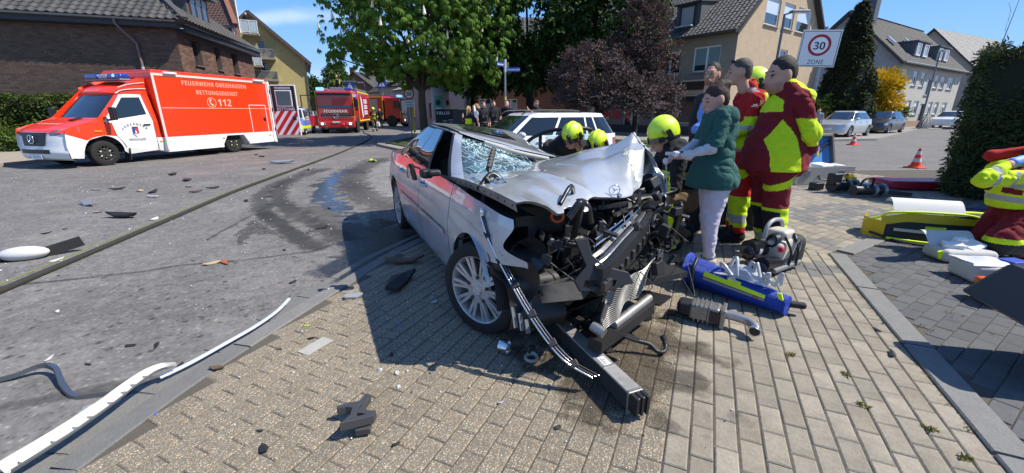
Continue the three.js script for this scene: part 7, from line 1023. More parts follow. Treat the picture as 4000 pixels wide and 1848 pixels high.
{
const z=-4.4,o=person('firefighter with yellow helmet crouching at the struck side of the car',[1.75,0,z]);
const band=(t,a,b,c)=>(t>a&&t<b?(t>a +(b - a)*0.3&&t<a +(b - a)*0.7?SILV:HV):c);
flesh('turnout_coat',o,[...chain([[1.90,0.62,z],[1.86,0.85,z],[1.74,1.05,z]],[0.19,0.2,0.17]),Cc(1.70,1.04,z - 0.17,1.70,1.04,z + 0.17,0.09),Cc(1.66,1.1,z,1.62,1.16,z,0.09,0.08),Cc(1.78,0.8,z,1.76,0.72,z,0.17,0.15)],{k:0.07,cell:0.014,fold:[0.012,8],col:(x,y)=>band(y,0.80,0.87,NAVY)});
flesh('sleeve',o,chain([[1.70,1.03,z + 0.2],[1.66,0.73,z + 0.25],[1.47,0.68,z + 0.2]],[0.085,0.072,0.058]),{k:0.03,cell:0.012,fold:[0.009,14],col:(x,y)=>band(x,1.53,1.6,NAVY)});
flesh('far_sleeve',o,chain([[1.68,1.02,z - 0.2],[1.58,0.76,z - 0.24],[1.42,0.7,z - 0.12]],[0.085,0.07,0.055]),{k:0.03,cell:0.016,col:NAVY});
flesh('glove',o,[...hand([1.43,0.67,z + 0.19],[-1,-0.1,-0.1],[0,1,0.3],0.7,1.15,-1)],{k:0.012,cell:0.007,col:(x)=>(Math.sin(x*180)>0.3?HV:NAVY)});
const leg=(x,y,zz)=>(y<0.42&&x<1.72?NAVY:band(x - y*0.22,1.655,1.70,TAN));
flesh('trousers',o,[Ee(1.9,0.58,z,0.18,0.15,0.2),...chain([[1.88,0.58,z + 0.12],[1.62,0.57,z + 0.15],[1.72,0.12,z + 0.15]],[0.14,0.115,0.1]),...chain([[1.9,0.56,z - 0.12],[1.78,0.16,z - 0.16],[2.0,0.12,z - 0.18]],[0.14,0.12,0.09])],{k:0.05,cell:0.013,fold:[0.012,9],cut:[[0,-1,0,-0.05]],col:(x,y,zz)=>(zz>z?(x<1.70 -(0.5 - y)*0.05&&y<0.56&&y>0.12?(x>1.60&&x<1.66 +(0.56 - y)*0.16&&x>1.6 +(0.56 - y)*0.16?HV:NAVY):y<0.16?HV:TAN):TAN)});
for(const[x,zz]of[[1.72,z + 0.15]])flesh('boot',o,[Cc(x + 0.06,0.09,zz,x - 0.16,0.055,zz,0.075,0.055),Cc(x,0.1,zz,x,0.18,zz,0.075)],{k:0.03,cell:0.013,cut:[[0,-1,0,-0.004]],col:NAVY});
flesh('far_boot',o,[Cc(1.98,0.11,z - 0.18,2.05,0.06,z - 0.18,0.075,0.06),Cc(2.05,0.06,z - 0.18,2.06,0.16,z - 0.18,0.06)],{k:0.03,cell:0.014,cut:[[0,-1,0,-0.004]],col:NAVY});
head(o,[1.57,1.19,z],{nod:0.55,cell:0.008,hair:null});helmet(o,[1.575,1.255,z],0.1,0.32,{s:1.02});
mesh('breathing_harness',[TU([[0.0,1.08,0.12],[0.1,0.95,0.18],[0.12,0.75,0.2]],0.024,20)],MATB,o);mesh('blue_collar',[TU([[0.06,1.14,0.14],[0.12,1.12,0.05],[0.12,1.12,-0.05],[0.05,1.14,-0.14]],0.03,20)],M([0.03,0.14,0.5],0.8),o);
mesh('lapel_tag',[RB(0.05,0.12,0.03,0.01,-0.08,0.9,0.2)],MATB,o);mesh('sleeve_line',[TU([[-0.32,1.02,0.56],[-0.22,0.78,0.4],[-0.1,0.72,0.34],[-0.35,0.62,0.26],[-0.5,0.5,0.2]],0.006,40,6)],M([0.55,0.53,0.46],0.7),o);
}
{
const z=-4.72,o=person('emergency doctor in red and yellow jacket with sunglasses on the head',[2.6,0,z]);
const lit=(x,y,zz)=>{if(y<1.28&&y>1.22)return SILV;if(y<1.08&&y>1.03)return SILV;return(y<1.5&&zz>-5)&&(y<1.36||x>2.56)||x>2.585&&y<1.79?HV:RED;};
flesh('jacket',o,[Ee(2.60,1.36,z,0.19,0.28,0.21),Cc(2.6,1.60,z - 0.17,2.62,1.60,z + 0.13,0.095),Ee(2.62,1.12,z,0.18,0.2,0.2),Cc(2.57,1.70,z,2.55,1.78,z,0.085,0.08)],{k:0.08,cell:0.013,fold:[0.012,7],cut:[[0,-1,0,-0.98],[-0.3,0.95,0,-0.3*2.55 + 0.95*1.80]],col:(x,y,zz)=>(y>1.66?(y<1.72&&y>1.67&&x<2.6?SILV:RED):lit(x,y,zz))});
flesh('sleeve',o,chain([[2.57,1.58,z + 0.18],[2.53,1.34,z + 0.22],[2.42,1.22,z + 0.1]],[0.095,0.08,0.06]),{k:0.04,cell:0.012,fold:[0.012,11],col:(x,y)=>(y>1.42?RED:y<1.33&&y>1.28?SILV:HV)});
flesh('trousers',o,[Ee(2.62,0.98,z,0.17,0.14,0.19),...chain([[2.62,0.92,z + 0.1],[2.6,0.52,z + 0.11],[2.63,0.1,z + 0.12]],[0.14,0.105,0.095]),...chain([[2.66,0.92,z - 0.1],[2.68,0.52,z - 0.11],[2.72,0.1,z - 0.12]],[0.14,0.105,0.095])],{k:0.05,cell:0.014,fold:[0.012,8],cut:[[0,-1,0,-0.12]],col:(x,y)=>(y>0.56?(y>0.76&&y<0.86&&x<2.6 +(y - 0.8)?HV:RED):y<0.34&&y>0.24?SILV:y<0.2?RED:HV)});
for(const[x,zz]of[[2.62,z + 0.12],[2.71,z - 0.12]])flesh('boot',o,[Cc(x + 0.04,0.07,zz,x - 0.14,0.05,zz,0.07,0.055),Cc(x,0.08,zz,x,0.2,zz,0.075)],{k:0.03,cell:0.014,cut:[[0,-1,0,-0.004]],col:NAVY});
const hd=head(o,[2.44,1.865,z],{turn:-0.35,nod:0.1,s:1.02,cell:0.008,hair:[0.09,0.075,0.062],hairP:[Ee(0.025,0.058,0,0.102,0.092,0.083),Ee(0.06,0.0,0,0.062,0.09,0.074)]});
mesh('sunglasses',[TU([[-0.06,0.12,0.06],[-0.075,0.135,0.02],[-0.075,0.135,-0.02],[-0.06,0.12,-0.06]],0.012,12),BAR([-0.06,0.12,0.06],[0.03,0.06,0.086],0.006)],BLK,hd);
mesh('neck_skin',[CY(0.06,0.065,0.1,-0.13,1.80,0)],M(SKIN,0.6),o);
mesh('back_lettering',PRINT(0.34,0.1,0.09,1.56,0.212,0,0.55),printMat(192,56,(x,w,h)=>text(x,'NOTARZT',w/2,h/2,40,'#7f8f7a','bold','serif')),o);
mesh('sleeve_logo',PRINT(0.16,0.06,-0.06,1.53,0.285,0,0.1),printMat(128,48,(x,w,h)=>{x.strokeStyle='#f0e8e8';x.lineWidth=5;x.beginPath();x.moveTo(4,30);x.lineTo(40,30);x.lineTo(48,12);x.lineTo(58,40);x.lineTo(66,24);x.lineTo(124,26);x.stroke();text(x,'sana',36,16,18,'#f0e8e8');}),o);
}
{
const z=-5.15,o=person('helper in black shirt with long blue gloves behind the woman in green',[2.3,0,z]);
flesh('shirt',o,[Ee(2.33,1.35,z,0.17,0.3,0.21),Cc(2.33,1.6,z - 0.16,2.3,1.6,z + 0.16,0.085),Ee(2.34,1.08,z,0.16,0.16,0.19),...chain([[2.28,1.58,z + 0.2],[2.2,1.47,z + 0.3]],[0.08,0.075])],{k:0.06,cell:0.016,col:NAVY});
flesh('body',o,[...chain([[2.2,1.5,z + 0.28],[2.15,1.42,z + 0.33],[2.28,1.42,z + 0.45]],[0.05,0.05,0.045]),Cc(2.33,1.66,z,2.34,1.76,z,0.06)],{k:0.03,cell:0.014,col:SKIN,mat:skinV});
flesh('gloves',o,[...chain([[2.16,1.53,z + 0.36],[2.12,1.45,z + 0.42],[2.30,1.44,z + 0.48]],[0.062,0.062,0.05]),...chain([[2.12,1.45,z + 0.42],[2.08,1.36,z + 0.5]],[0.055,0.042]),...hand([2.05,1.335,z + 0.52],[-0.8,-0.5,0.3],[0,1,0.2],0.7,1.0)],{k:0.02,cell:0.008,col:[0.13,0.26,0.66],mat:skinV});
flesh('trousers',o,[Ee(2.34,0.95,z,0.16,0.12,0.18),...chain([[2.32,0.9,z + 0.1],[2.32,0.5,z + 0.1],[2.34,0.08,z + 0.1]],[0.12,0.095,0.085]),...chain([[2.36,0.9,z - 0.1],[2.36,0.5,z - 0.1],[2.38,0.08,z - 0.1]],[0.12,0.095,0.085])],{k:0.05,cell:0.02,cut:[[0,-1,0,-0.004]],col:NAVY});
head(o,[2.345,1.875,z],{turn:0.75,cell:0.009,stubble:true,skin:[0.45,0.24,0.16]});
}
{
const z=-5.3,o=person('firefighter in dark suit and yellow helmet standing behind the paramedic',[3.05,0,z]);
flesh('turnout_coat',o,[Ee(3.03,1.32,z,0.2,0.3,0.23),Cc(3.02,1.55,z - 0.18,3.02,1.55,z + 0.18,0.11),Ee(3.05,1.0,z,0.2,0.22,0.22),Cc(3.0,1.64,z,2.98,1.7,z,0.09)],{k:0.07,cell:0.02,col:(x,y)=>(y>1.15&&y<1.2?HV:NAVY)});
flesh('sleeve',o,chain([[3.08,1.55,z + 0.22],[3.14,1.28,z + 0.25],[3.0,1.12,z + 0.25]],[0.1,0.085,0.065]),{k:0.04,cell:0.018,col:(x,y)=>(y>1.46&&y<1.52?SILV:NAVY)});
flesh('trousers',o,[Ee(3.06,0.9,z,0.18,0.14,0.2),...chain([[3.1,0.88,z + 0.11],[3.12,0.48,z + 0.12],[3.15,0.1,z + 0.13]],[0.13,0.11,0.11]),...chain([[3.0,0.88,z - 0.11],[2.98,0.48,z - 0.12],[2.98,0.1,z - 0.13]],[0.13,0.11,0.11])],{k:0.05,cell:0.016,cut:[[0,-1,0,-0.06]],col:(x,y)=>(y>0.6?TAN:y>0.3&&y<0.38?HV:y>0.32&&y<0.35?SILV:x>3.17&&y>0.35?HV:NAVY)});
for(const[x,zz]of[[3.13,z + 0.13],[2.97,z - 0.13]])flesh('boot',o,[Cc(x + 0.04,0.07,zz,x - 0.15,0.05,zz,0.075,0.055),Cc(x,0.08,zz,x,0.18,zz,0.075)],{k:0.03,cell:0.016,cut:[[0,-1,0,-0.004]],col:[0.03,0.03,0.03]});
head(o,[2.95,1.75,z],{cell:0.012,hair:null});helmet(o,[2.955,1.81,z],-0.1,0.1,{s:1.0});
}
for(const[x,y,z,t,nod,lx,s,label]of[[0.775,1.185,-5.4,0.75,0.5,-0.03,0.95,'firefighter with yellow helmet bending over beside the open car door'],[1.14,1.075,-5.6,0.9,0.5,0.0,0.97,'firefighter with yellow helmet bent low behind the buckled bonnet']]){
const o=person(label,[x + 0.1,0,z - 0.2]);
flesh('turnout_coat',o,[...chain([[x + 0.05,0.62,z - 0.45],[x + 0.02,0.85,z - 0.3],[x - 0.03,y - 0.12,z - 0.16]],[0.2,0.21,0.17]),Cc(x - 0.26,y - 0.16,z - 0.12,x + 0.2,y - 0.16,z - 0.16,0.1),...chain([[x - 0.3,y - 0.18,z - 0.1],[x - 0.34,y - 0.42,z + 0.05],[x - 0.12,y - 0.5,z + 0.2]],[0.1,0.085,0.065])],{k:0.07,cell:0.018,fold:[0.012,8],col:(a,b)=>(b>y - 0.3&&b<y - 0.24&&a<x - 0.2?HV:a<x - 0.3&&b>y - 0.13?TAN:NAVY)});
flesh('trousers',o,[...chain([[x - 0.08,0.6,z - 0.42],[x - 0.1,0.35,z - 0.2],[x - 0.1,0.06,z - 0.4]],[0.15,0.12,0.11]),...chain([[x + 0.14,0.6,z - 0.45],[x + 0.16,0.33,z - 0.25],[x + 0.16,0.06,z - 0.45]],[0.15,0.12,0.11])],{k:0.05,cell:0.025,cut:[[0,-1,0,0.04]],col:TAN});
head(o,[x,y - 0.05,z],{turn:t,nod,cell:0.01,hair:null});helmet(o,[x,y,z],t,nod - 0.15,{s,lamp:0.05});
}
{
const z=-4.15,o=person('paramedic in yellow jacket and dark red trousers kneeling with raised arm',[5.1,0,z]);
const jk=(x,y,zz)=>{const v=y -(x - 5.0)*-0.12;return(v>0.74&&v<0.80)||(v>0.60&&v<0.655)?SILV:x<5.03&&x>4.95&&v>0.68&&v<0.735?DRED:HV;};
flesh('jacket',o,[...chain([[5.18,0.56,z],[5.16,0.75,z],[5.12,0.86,z]],[0.2,0.21,0.17]),Cc(5.1,0.9,z - 0.18,5.1,0.9,z + 0.12,0.1)],{k:0.07,cell:0.013,fold:[0.012,8],cut:[[0.1,-1,0,0.1*5.1 - 0.53]],col:jk});
flesh('sleeve',o,chain([[5.0,0.87,z + 0.15],[4.56,0.84,z + 0.2],[4.76,0.965,z + 0.16]],[0.09,0.078,0.062]),{k:0.03,cell:0.012,fold:[0.012,10],col:(x,y)=>(x>4.62&&x<4.67?SILV:x>4.82&&x<4.87&&y<0.92?SILV:y>0.93&&x>4.77?DRED:HV)});
flesh('far_sleeve',o,chain([[5.2,0.97,z - 0.2],[5.04,1.03,z - 0.22],[5.26,1.1,z - 0.1]],[0.06,0.048,0.04]),{k:0.04,cell:0.015,col:RED});
flesh('forearm',o,[...chain([[4.77,0.965,z + 0.16],[4.86,1.0,z + 0.15]],[0.042,0.038])],{k:0.02,cell:0.01,col:SKIN,mat:skinV});
flesh('gloved_hand',o,[...chain([[4.85,1.0,z + 0.15],[4.98,1.03,z + 0.13]],[0.046,0.04]),...hand([5.0,1.035,z + 0.12],[1,0.1,-0.3],[0,1,0.3],0.8,1.05)],{k:0.012,cell:0.007,col:[0.16,0.32,0.72],mat:skinV});
flesh('trousers',o,[Ee(5.3,0.5,z,0.2,0.17,0.2),...chain([[5.28,0.48,z + 0.1],[4.98,0.2,z + 0.17],[5.35,0.12,z + 0.15]],[0.155,0.13,0.11]),...chain([[5.3,0.46,z - 0.1],[5.2,0.13,z - 0.17],[5.55,0.1,z - 0.15]],[0.155,0.125,0.11])],{k:0.05,cell:0.013,fold:[0.012,8],cut:[[0,-1,0,-0.006]],col:(x,y,zz)=>(zz>z - 0.02&&x<5.16?(y<0.2?[0.015,0.015,0.016]:y<0.255?HV:DRED):DRED)});
flesh('boot',o,[Cc(5.35,0.1,z + 0.15,5.5,0.07,z + 0.15,0.075,0.06)],{k:0.03,cell:0.015,cut:[[0,-1,0,-0.004]],col:NAVY});
head(o,[5.2,1.0,z + 0.04],{turn:-0.2,nod:0.6,cell:0.009,skin:[0.4,0.2,0.13],hairP:[Ee(0.03,0.05,0,0.115,0.11,0.1),Ee(0.06,-0.03,0,0.08,0.1,0.095)],hair:[0.014,0.012,0.011]});
mesh('radio',[RB(0.05,0.1,0.05,0.012,-0.02,0.85,0.2,0.3),TU([[-0.02,0.8,0.2],[-0.04,0.7,0.22],[0.0,0.62,0.21]],0.006,12)],BLK,o);
}
function stander(label,pos,turn,o={}){
const p=person(label,pos,turn,o.group),H=o.h||1.78,s=H/1.78,h=o.cell||0.026,S=(l)=>l.map((q)=>(q.e?Ee(...q.e.map((v)=>v*s)):Cc(...q.c.map((v)=>v*s)))),fk={position:V(0,0,0),add:(m)=>p.add(m)};
const st=o.stride||0,top=o.top||NAVY,leg=o.leg||NAVY,sk=o.skin||SKIN;
flesh('top',fk,S([Ee(0,1.28,0,0.19,0.26,0.13),Cc(-0.15,1.43,0,0.15,1.43,0,0.075),Ee(0,1.02,0,0.175,0.16,0.125),...(o.vest?[Ee(0,1.25,0,0.2,0.22,0.16)]:[])]),{k:0.06,cell:h,cut:[[0,-1,0,-0.9*s]],col:o.topF||top});
const arms=o.arms||[[[-0.22,1.42,0],[-0.27,1.15,0.02],[-0.24,0.92,0.08]],[[0.22,1.42,0],[0.27,1.15,0.02],[0.24,0.92,0.08]]];
arms.forEach((a)=>{const[q,w,e]=a;flesh('sleeve',fk,S(chain([q,o.long?w:[mix(q[0],w[0],0.75),mix(q[1],w[1],0.75),mix(q[2],w[2],0.75)]],[0.072,0.062]).concat(o.long?chain([w,e],[0.058,0.045]):[])),{k:0.03,cell:h,col:o.sleeveF||top});flesh('arm',fk,S([...(o.long?[]:chain([w,e],[0.046,0.036])),Cc(...e,e[0],e[1]-(e[1]>w[1]?-0.09:0.09),e[2]+ 0.03,0.035,0.025),...(o.long?[]:[Cc(mix(q[0],w[0],0.7),mix(q[1],w[1],0.7),mix(q[2],w[2],0.7),...w,0.048,0.046)])]),{k:0.02,cell:Math.min(h,0.02),col:o.gloves||sk,mat:skinV});});
flesh('trousers',fk,S([Ee(0,0.93,0,0.175,0.12,0.13),...chain([[-0.1,0.88,0],[-0.1,0.5,0.03 + st*0.15],[-0.1,0.08,st*0.28]],[0.105,0.08,0.065]),...chain([[0.1,0.88,0],[0.1,0.5,0.03 - st*0.1],[0.1,0.08,-st*0.3]],[0.105,0.08,0.065])]),{k:0.04,cell:h,cut:[[0,-1,0,-0.06*s]],col:o.legF||leg});
for(const[x,z]of[[-0.1,st*0.28],[0.1,-st*0.3]])flesh('shoe',fk,S([Cc(x,0.05,z - 0.04,x,0.045,z + 0.14,0.05,0.042)]),{k:0.02,cell:Math.min(h,0.022),cut:[[0,-1,0,-0.004]],col:o.shoe||NAVY});
const hd=sub('head',p,[0,1.62*s,0.02]);hd.rotation.y=Math.PI/2 +(o.look||0);
const f2={position:V(0,0,0),add:(m)=>hd.add(m)};
flesh('face',f2,[Ee(0.012,0.035,0,0.098,0.105,0.076),Ee(-0.035,-0.02,0,0.066,0.085,0.06),Cc(-0.09,0.01,0,-0.115,-0.028,0,0.012,0.016),Ee(0.018,0,0.078,0.022,0.032,0.014),Ee(0.018,0,-0.078,0.022,0.032,0.014),Cc(0.03,-0.05,0,0.035,-0.16,0,0.056)],{k:0.03,cell:0.013,col:sk,mat:skinV});
if(o.hair!==null){const hp=[Ee(0.022,0.058,0,0.1,0.096,0.083),Ee(0.06,0,0,0.062,0.09,0.074)];if(o.tail)hp.push(...chain([[0.1,0.09,0],[0.16,0.03,0],[0.17,-0.22,0]],[0.04,0.04,0.022]));flesh('hair',f2,hp,{k:0.03,cell:0.014,cut:[[-0.75,-0.66,0,0.02]],col:o.hair||DHAIR,mat:hairM});}
if(o.helmet){const q=helmet(p,[p.position.x,p.position.y + 1.68*s,p.position.z + 0.01],Math.PI/2,0,{});}
if(o.belt)mesh('duty_belt',[TO(0.17,0.03,0,0.98*s,0,Math.PI/2,0,0,20,6).scale(1,1,0.75),RB(0.07,0.14,0.07,0.02,0.2,0.92*s,0.02)],BLK,p);
if(o.vest)mesh('vest_pouches',[RB(0.1,0.12,0.05,0.02,-0.08,1.2*s,0.16),RB(0.08,0.1,0.05,0.02,0.07,1.18*s,0.16),RB(0.06,0.08,0.04,0.01,0.09,1.36*s,0.15)],MATB,p);
return p;
}
const PG='police officers standing behind the white estate car',pol={group:PG,belt:true,vest:true,cell:0.024},blond=[0.42,0.27,0.11],ginger=[0.2,0.1,0.045];
const kerbY=0.062;
stander('officer in yellow vest with blonde ponytail pointing with raised hand',[-1.72,kerbY,-17.0],2.7,{...pol,h:1.62,hair:blond,tail:true,topF:(x,y)=>(y>0.93&&y<1.14?HV:NAVY),vest:false,arms:[[[-0.2,1.3,0],[-0.27,1.05,0.02],[-0.24,0.85,0.08]],[[0.2,1.3,0],[0.36,1.18,0.12],[0.42,1.36,0.18]]]});
stander('officer with long blonde ponytail beside the one in yellow vest',[-1.42,kerbY,-17.3],1.9,{...pol,h:1.72,hair:blond,tail:true,vest:false});
stander('officer in short-sleeved dark shirt looking down at the road',[-1.13,kerbY,-16.8],0.5,{...pol,h:1.8,hair:ginger});
stander('broad officer with dark cap of hair and protective vest',[-0.74,kerbY,-17.0],0.35,{...pol,h:1.85,hair:[0.04,0.03,0.02]});
stander('bald officer standing behind the street name post',[-0.2,kerbY,-17.4],-0.4,{...pol,h:1.84,hair:null,vest:false});
stander('officer pointing to the side above the roof of the estate car',[0.98,kerbY,-17.2],-1.1,{...pol,h:1.86,hair:ginger,arms:[[[-0.22,1.42,0],[-0.27,1.15,0.02],[-0.24,0.92,0.08]],[[0.22,1.42,0],[0.3,1.28,0.3],[0.26,1.42,0.52]]]});
stander('man in green shirt standing beside the purple tree',[3.5,kerbY,-18.6],-0.9,{h:1.62,top:[0.06,0.14,0.06],leg:[0.1,0.1,0.11],hair:[0.3,0.28,0.25],arms:[[[-0.22,1.4,0],[-0.27,1.16,0.04],[-0.1,1.12,0.26]],[[0.22,1.4,0],[0.27,1.16,0.04],[0.1,1.12,0.26]]]});
stander('firefighter in helmet walking past the fire engine with a white canister',[-10.85,YR,-33.5],0.15,{h:1.78,long:true,stride:1,helmet:true,hair:null,cell:0.03,topF:(x,y)=>((y>1.0&&y<1.06)||(y>1.28&&y<1.33)?HV:TAN),sleeveF:(x,y)=>(y>1.1&&y<1.17?HV:NAVY),legF:(x,y)=>(y<0.3&&y>0.2?SILV:y>0.7?TAN:NAVY)});
mesh('canister',[RB(0.25,0.32,0.18,0.05,-10.5,0.5,-33.3),TO(0.06,0.015,-10.5,0.68,-33.3)],WHT).userData={label:'white canister carried by the walking firefighter',category:'canister'};
stander('officer in dark uniform walking behind the helmeted firefighter',[-11.9,YR,-38.5],0.1,{h:1.8,stride:0.6,belt:true,hair:ginger,cell:0.03});
stander('firefighter crouching on the roof of the fire engine',[-13.85,2.9,-34.6],0,{h:1.35,long:true,hair:ginger,cell:0.03,sleeveF:(x,y)=>(y<1.0?HV:NAVY),topF:(x,y)=>(y>1.0&&y<1.05?HV:NAVY)});
stander('resident in black standing on the top balcony of the yellow house',[-23.0,8.06,-39.4],0.3,{h:1.6,long:true,hair:null,cell:0.035});
stander('passer-by in grey standing beside the silver hatchback',[17.35,P2,-24.2],-0.4,{h:1.6,top:[0.3,0.32,0.35],leg:[0.1,0.11,0.14],cell:0.03});
stander('bystander in pink shirt beyond the second fire engine',[-11.2,P2,-45.5],0,{h:1.6,top:[0.4,0.2,0.17],leg:[0.03,0.03,0.04],cell:0.035});
stander('bystander in black near the speed limit sign',[-10.0,P2,-44.5],0,{h:1.75,cell:0.035});
function signPost(name,label,pos,h,r,turn=0,cat='sign'){const o=thing(name,label,cat,pos,turn);mesh('post',ROD([0,0,0],[0,h,0],r,r,12),GALV,o);return o;}
const round30=(x,w,c,r)=>{x.fillStyle='#f4f3ef';x.beginPath();x.arc(w/2,c,r,0,6.3);x.fill();x.strokeStyle='#b01820';x.lineWidth=r*0.24;x.beginPath();x.arc(w/2,c,r*0.86,0,6.3);x.stroke();text(x,'30',w/2,c + r*0.05,r*0.95,'#1a1a1c');};
{
const o=signPost('zone_sign','square 30 zone sign on a grey post above the paramedics',[7.3,0,-10.5],3.35,0.038,-0.3);
mesh('sign_plate',RB(0.8,0.8,0.02,0.009,-0.1,2.88,0.06,0,0,-0.05),M([0.5,0.5,0.48],0.5),o);
mesh('sign_print',PRINT(0.78,0.78,-0.1,2.88,0.0725,0,0,-0.05),printMat(256,256,(x,w,h)=>{x.fillStyle='#e9e7e1';x.fillRect(0,0,w,h);x.strokeStyle='#222';x.lineWidth=4;x.strokeRect(7,7,w - 14,h - 14);round30(x,w,104,78);text(x,'ZONE',w/2,222,44,'#1a1a1c','');},false),o);
mesh('clamp',[B(0.12,0.05,0.08,0,2.6,0.02),B(0.12,0.05,0.08,0,3.05,0.02)],GALV,o);
}
{
const o=signPost('speed_sign','round 30 speed sign with road damage plate beside the chestnut trunk',[-5.75,0,-24.2],3.0,0.04,0.1);
mesh('sign_plate',CY(0.3,0.3,0.015,0,2.42,0.05,Math.PI/2,0,0,32),M([0.4,0.4,0.4],0.5),o);mesh('sign_print',PRINT(0.6,0.6,0,2.42,0.06),printMat(128,128,(x,w)=>round30(x,w,64,63)),o);
mesh('plate',B(0.62,0.34,0.012,0,1.9,0.05),WHT,o);mesh('plate_print',PRINT(0.6,0.32,0,1.9,0.058),printMat(128,70,(x,w,h)=>{x.fillStyle='#d8dde0';x.fillRect(0,0,w,h);text(x,'Straßen-',w/2,22,24,'#333');text(x,'schäden',w/2,50,24,'#333');},false),o);
mesh('post_box',[B(0.12,0.5,0.06,0.18,0.6,0.02),BAR([0.16,0,0],[0.12,1.75,0],0.05)],M([0.7,0.5,0.03],0.6),o);
}
{
const o=signPost('street_name_sign','blue street name signs on a tall grey post',[-0.28,0,-18],3.5,0.045);
const nm=(s)=>printMat(256,72,(x,w,h)=>{x.fillStyle='#1d3f9e';x.fillRect(0,0,w,h);text(x,s,w/2,h/2,46,'#e8ecf6');},false);
mesh('name_plate',B(0.56,0.17,0.02,0.33,3.11,0.02),M([0.02,0.06,0.35],0.5),o);mesh('name_print',PRINT(0.54,0.16,0.33,3.11,0.032),nm('Brunostraße'),o);
mesh('cross_plate',B(0.56,0.17,0.02,-0.17,3.33,-0.22,0,0.95),M([0.02,0.05,0.25],0.5),o);mesh('cross_print',PRINT(0.54,0.15,-0.16,3.33,-0.21,0,0.95),nm('Ruhrorter Str'),o);
mesh('sleeve',ROD([0,3.0,0],[0,3.5,0],0.055),M([0.55,0.55,0.55],0.4),o);mesh('sticker',CY(0.047,0.047,0.14,0,2.0,0),M([0.6,0.5,0.1],0.6),o);
}
for(const[x,y,z,arm,label]of[[-18.2,4.2,-49,2.4,'pedestrian crossing sign on a bent arm above the fire engine'],[-15.2,4.6,-51,0,'pedestrian crossing sign on a post beside the ochre house']]){
const o=thing('crossing_sign',label,'sign',[x,0,z]);if(arm)mesh('post',TU([[-2.6,0,0],[-2.6,y - 0.4,0],[-2.3,y + 0.35,0],[-1.6,y + 0.5,0],[0.8,y + 0.5,0]],0.05,50),GALV,o);else mesh('post',ROD([0,0,-0.05],[0,y + 0.5,-0.05],0.06),GALV,o);
mesh('sign_plate',B(0.95,0.95,0.06,0,y,0.02),M([0.02,0.08,0.4],0.4),o);mesh('sign_print',PRINT(0.92,0.92,0,y,0.054),printMat(96,96,(c,w)=>{c.fillStyle='#1e4fae';c.fillRect(0,0,w,w);c.fillStyle='#f2f4f8';c.beginPath();c.moveTo(48,10);c.lineTo(86,80);c.lineTo(10,80);c.fill();c.strokeStyle='#15181c';c.lineWidth=6;c.beginPath();c.arc(50,32,4,0,6.3);c.moveTo(49,40);c.lineTo(46,58);c.lineTo(38,74);c.moveTo(46,58);c.lineTo(56,74);c.stroke();},false),o);
}
function lampPost(label,pos,h,turn,reach){const o=thing('street_lamp',label,'street lamp',pos,turn,'street lamps');mesh('post',ROD([0,0,0],[0,h,0],0.075,0.045,12),M([0.16,0.17,0.18],0.5,0.6),o);mesh('arm',BAR([0,h - 0.02,0],[reach,h + 0.08,0],0.06),M([0.16,0.17,0.18],0.5,0.6),o);mesh('lamp_head',RB(0.75,0.09,0.28,0.04,reach + 0.25,h + 0.1,0),M([0.3,0.31,0.32],0.5),o);mesh('lamp_glass',RB(0.55,0.03,0.22,0.012,reach + 0.27,h + 0.05,0),M([0.5,0.5,0.48],0.2),o);}
lampPost('street lamp in front of the gable of the tan house',[11.35,0,-19],5.35,0,0.35);lampPost('street lamp in front of the grey and white house',[34.6,0,-36],6.1,0.5,0.4);lampPost('distant street lamp beside the ochre house',[-20.3,0,-60],5.2,3.14,0.3);
{const o=signPost('bus_stop_sign','round green and yellow bus stop sign beside the open ambulance door',[-17.9,0.05,-35.2],3.1,0.05);mesh('sign_plate',CY(0.24,0.24,0.02,0,2.85,0.05,Math.PI/2,0,0,28),M([0.05,0.3,0.12],0.5),o);mesh('sign_print',PRINT(0.48,0.48,0,2.85,0.063),printMat(64,64,(x)=>{x.fillStyle='#2f7a45';x.beginPath();x.arc(32,32,31,0,6.3);x.fill();x.fillStyle='#e6d33c';x.beginPath();x.arc(32,32,24,0,6.3);x.fill();text(x,'H',32,33,36,'#2f7a45');}),o);mesh('timetable',B(0.5,0.5,0.03,0,2.3,0.04),M([0.5,0.55,0.55],0.5),o);}
{
const o=thing('advertising_column','round advertising column pasted with pale and pink posters','column',[-4.55,0,-27.5]);
mesh('drum',CY(0.56,0.56,2.6,0,1.35,0,0,0,0,32),M([0.5,0.48,0.5],0.7),o);mesh('cap',[CY(0.64,0.6,0.16,0,3.0,0,0,0,0,32),CY(0.58,0.58,0.3,0,2.75,0,0,0,0,32)],M([0.35,0.42,0.4],0.5),o);
[['#c8b8c8',0.5,1.9],['#7d2a5e',0.9,0.75],['#58a89c',1.7,1.9],['#b9a5b0',2.3,1.1]].forEach(([c,a,y],i)=>mesh('poster',SU(10,1,(u,v)=>{const t=a +(u - 0.5)*0.95;return V(Math.cos(t)*0.565,y +(v - 0.5)*1.05,Math.sin(t)*0.565);},false,true),printMat(96,112,(x,w,h)=>{x.fillStyle=c;x.fillRect(0,0,w,h);x.fillStyle='#26202a';if(i%2===0){x.beginPath();x.ellipse(w/2,h*0.4,30,18,0,0,6.3);x.fill();}x.fillStyle='#f2eef2';x.fillRect(12,h*0.68,w - 24,8);x.fillRect(12,h*0.82,w - 44,6);},false),o));
}
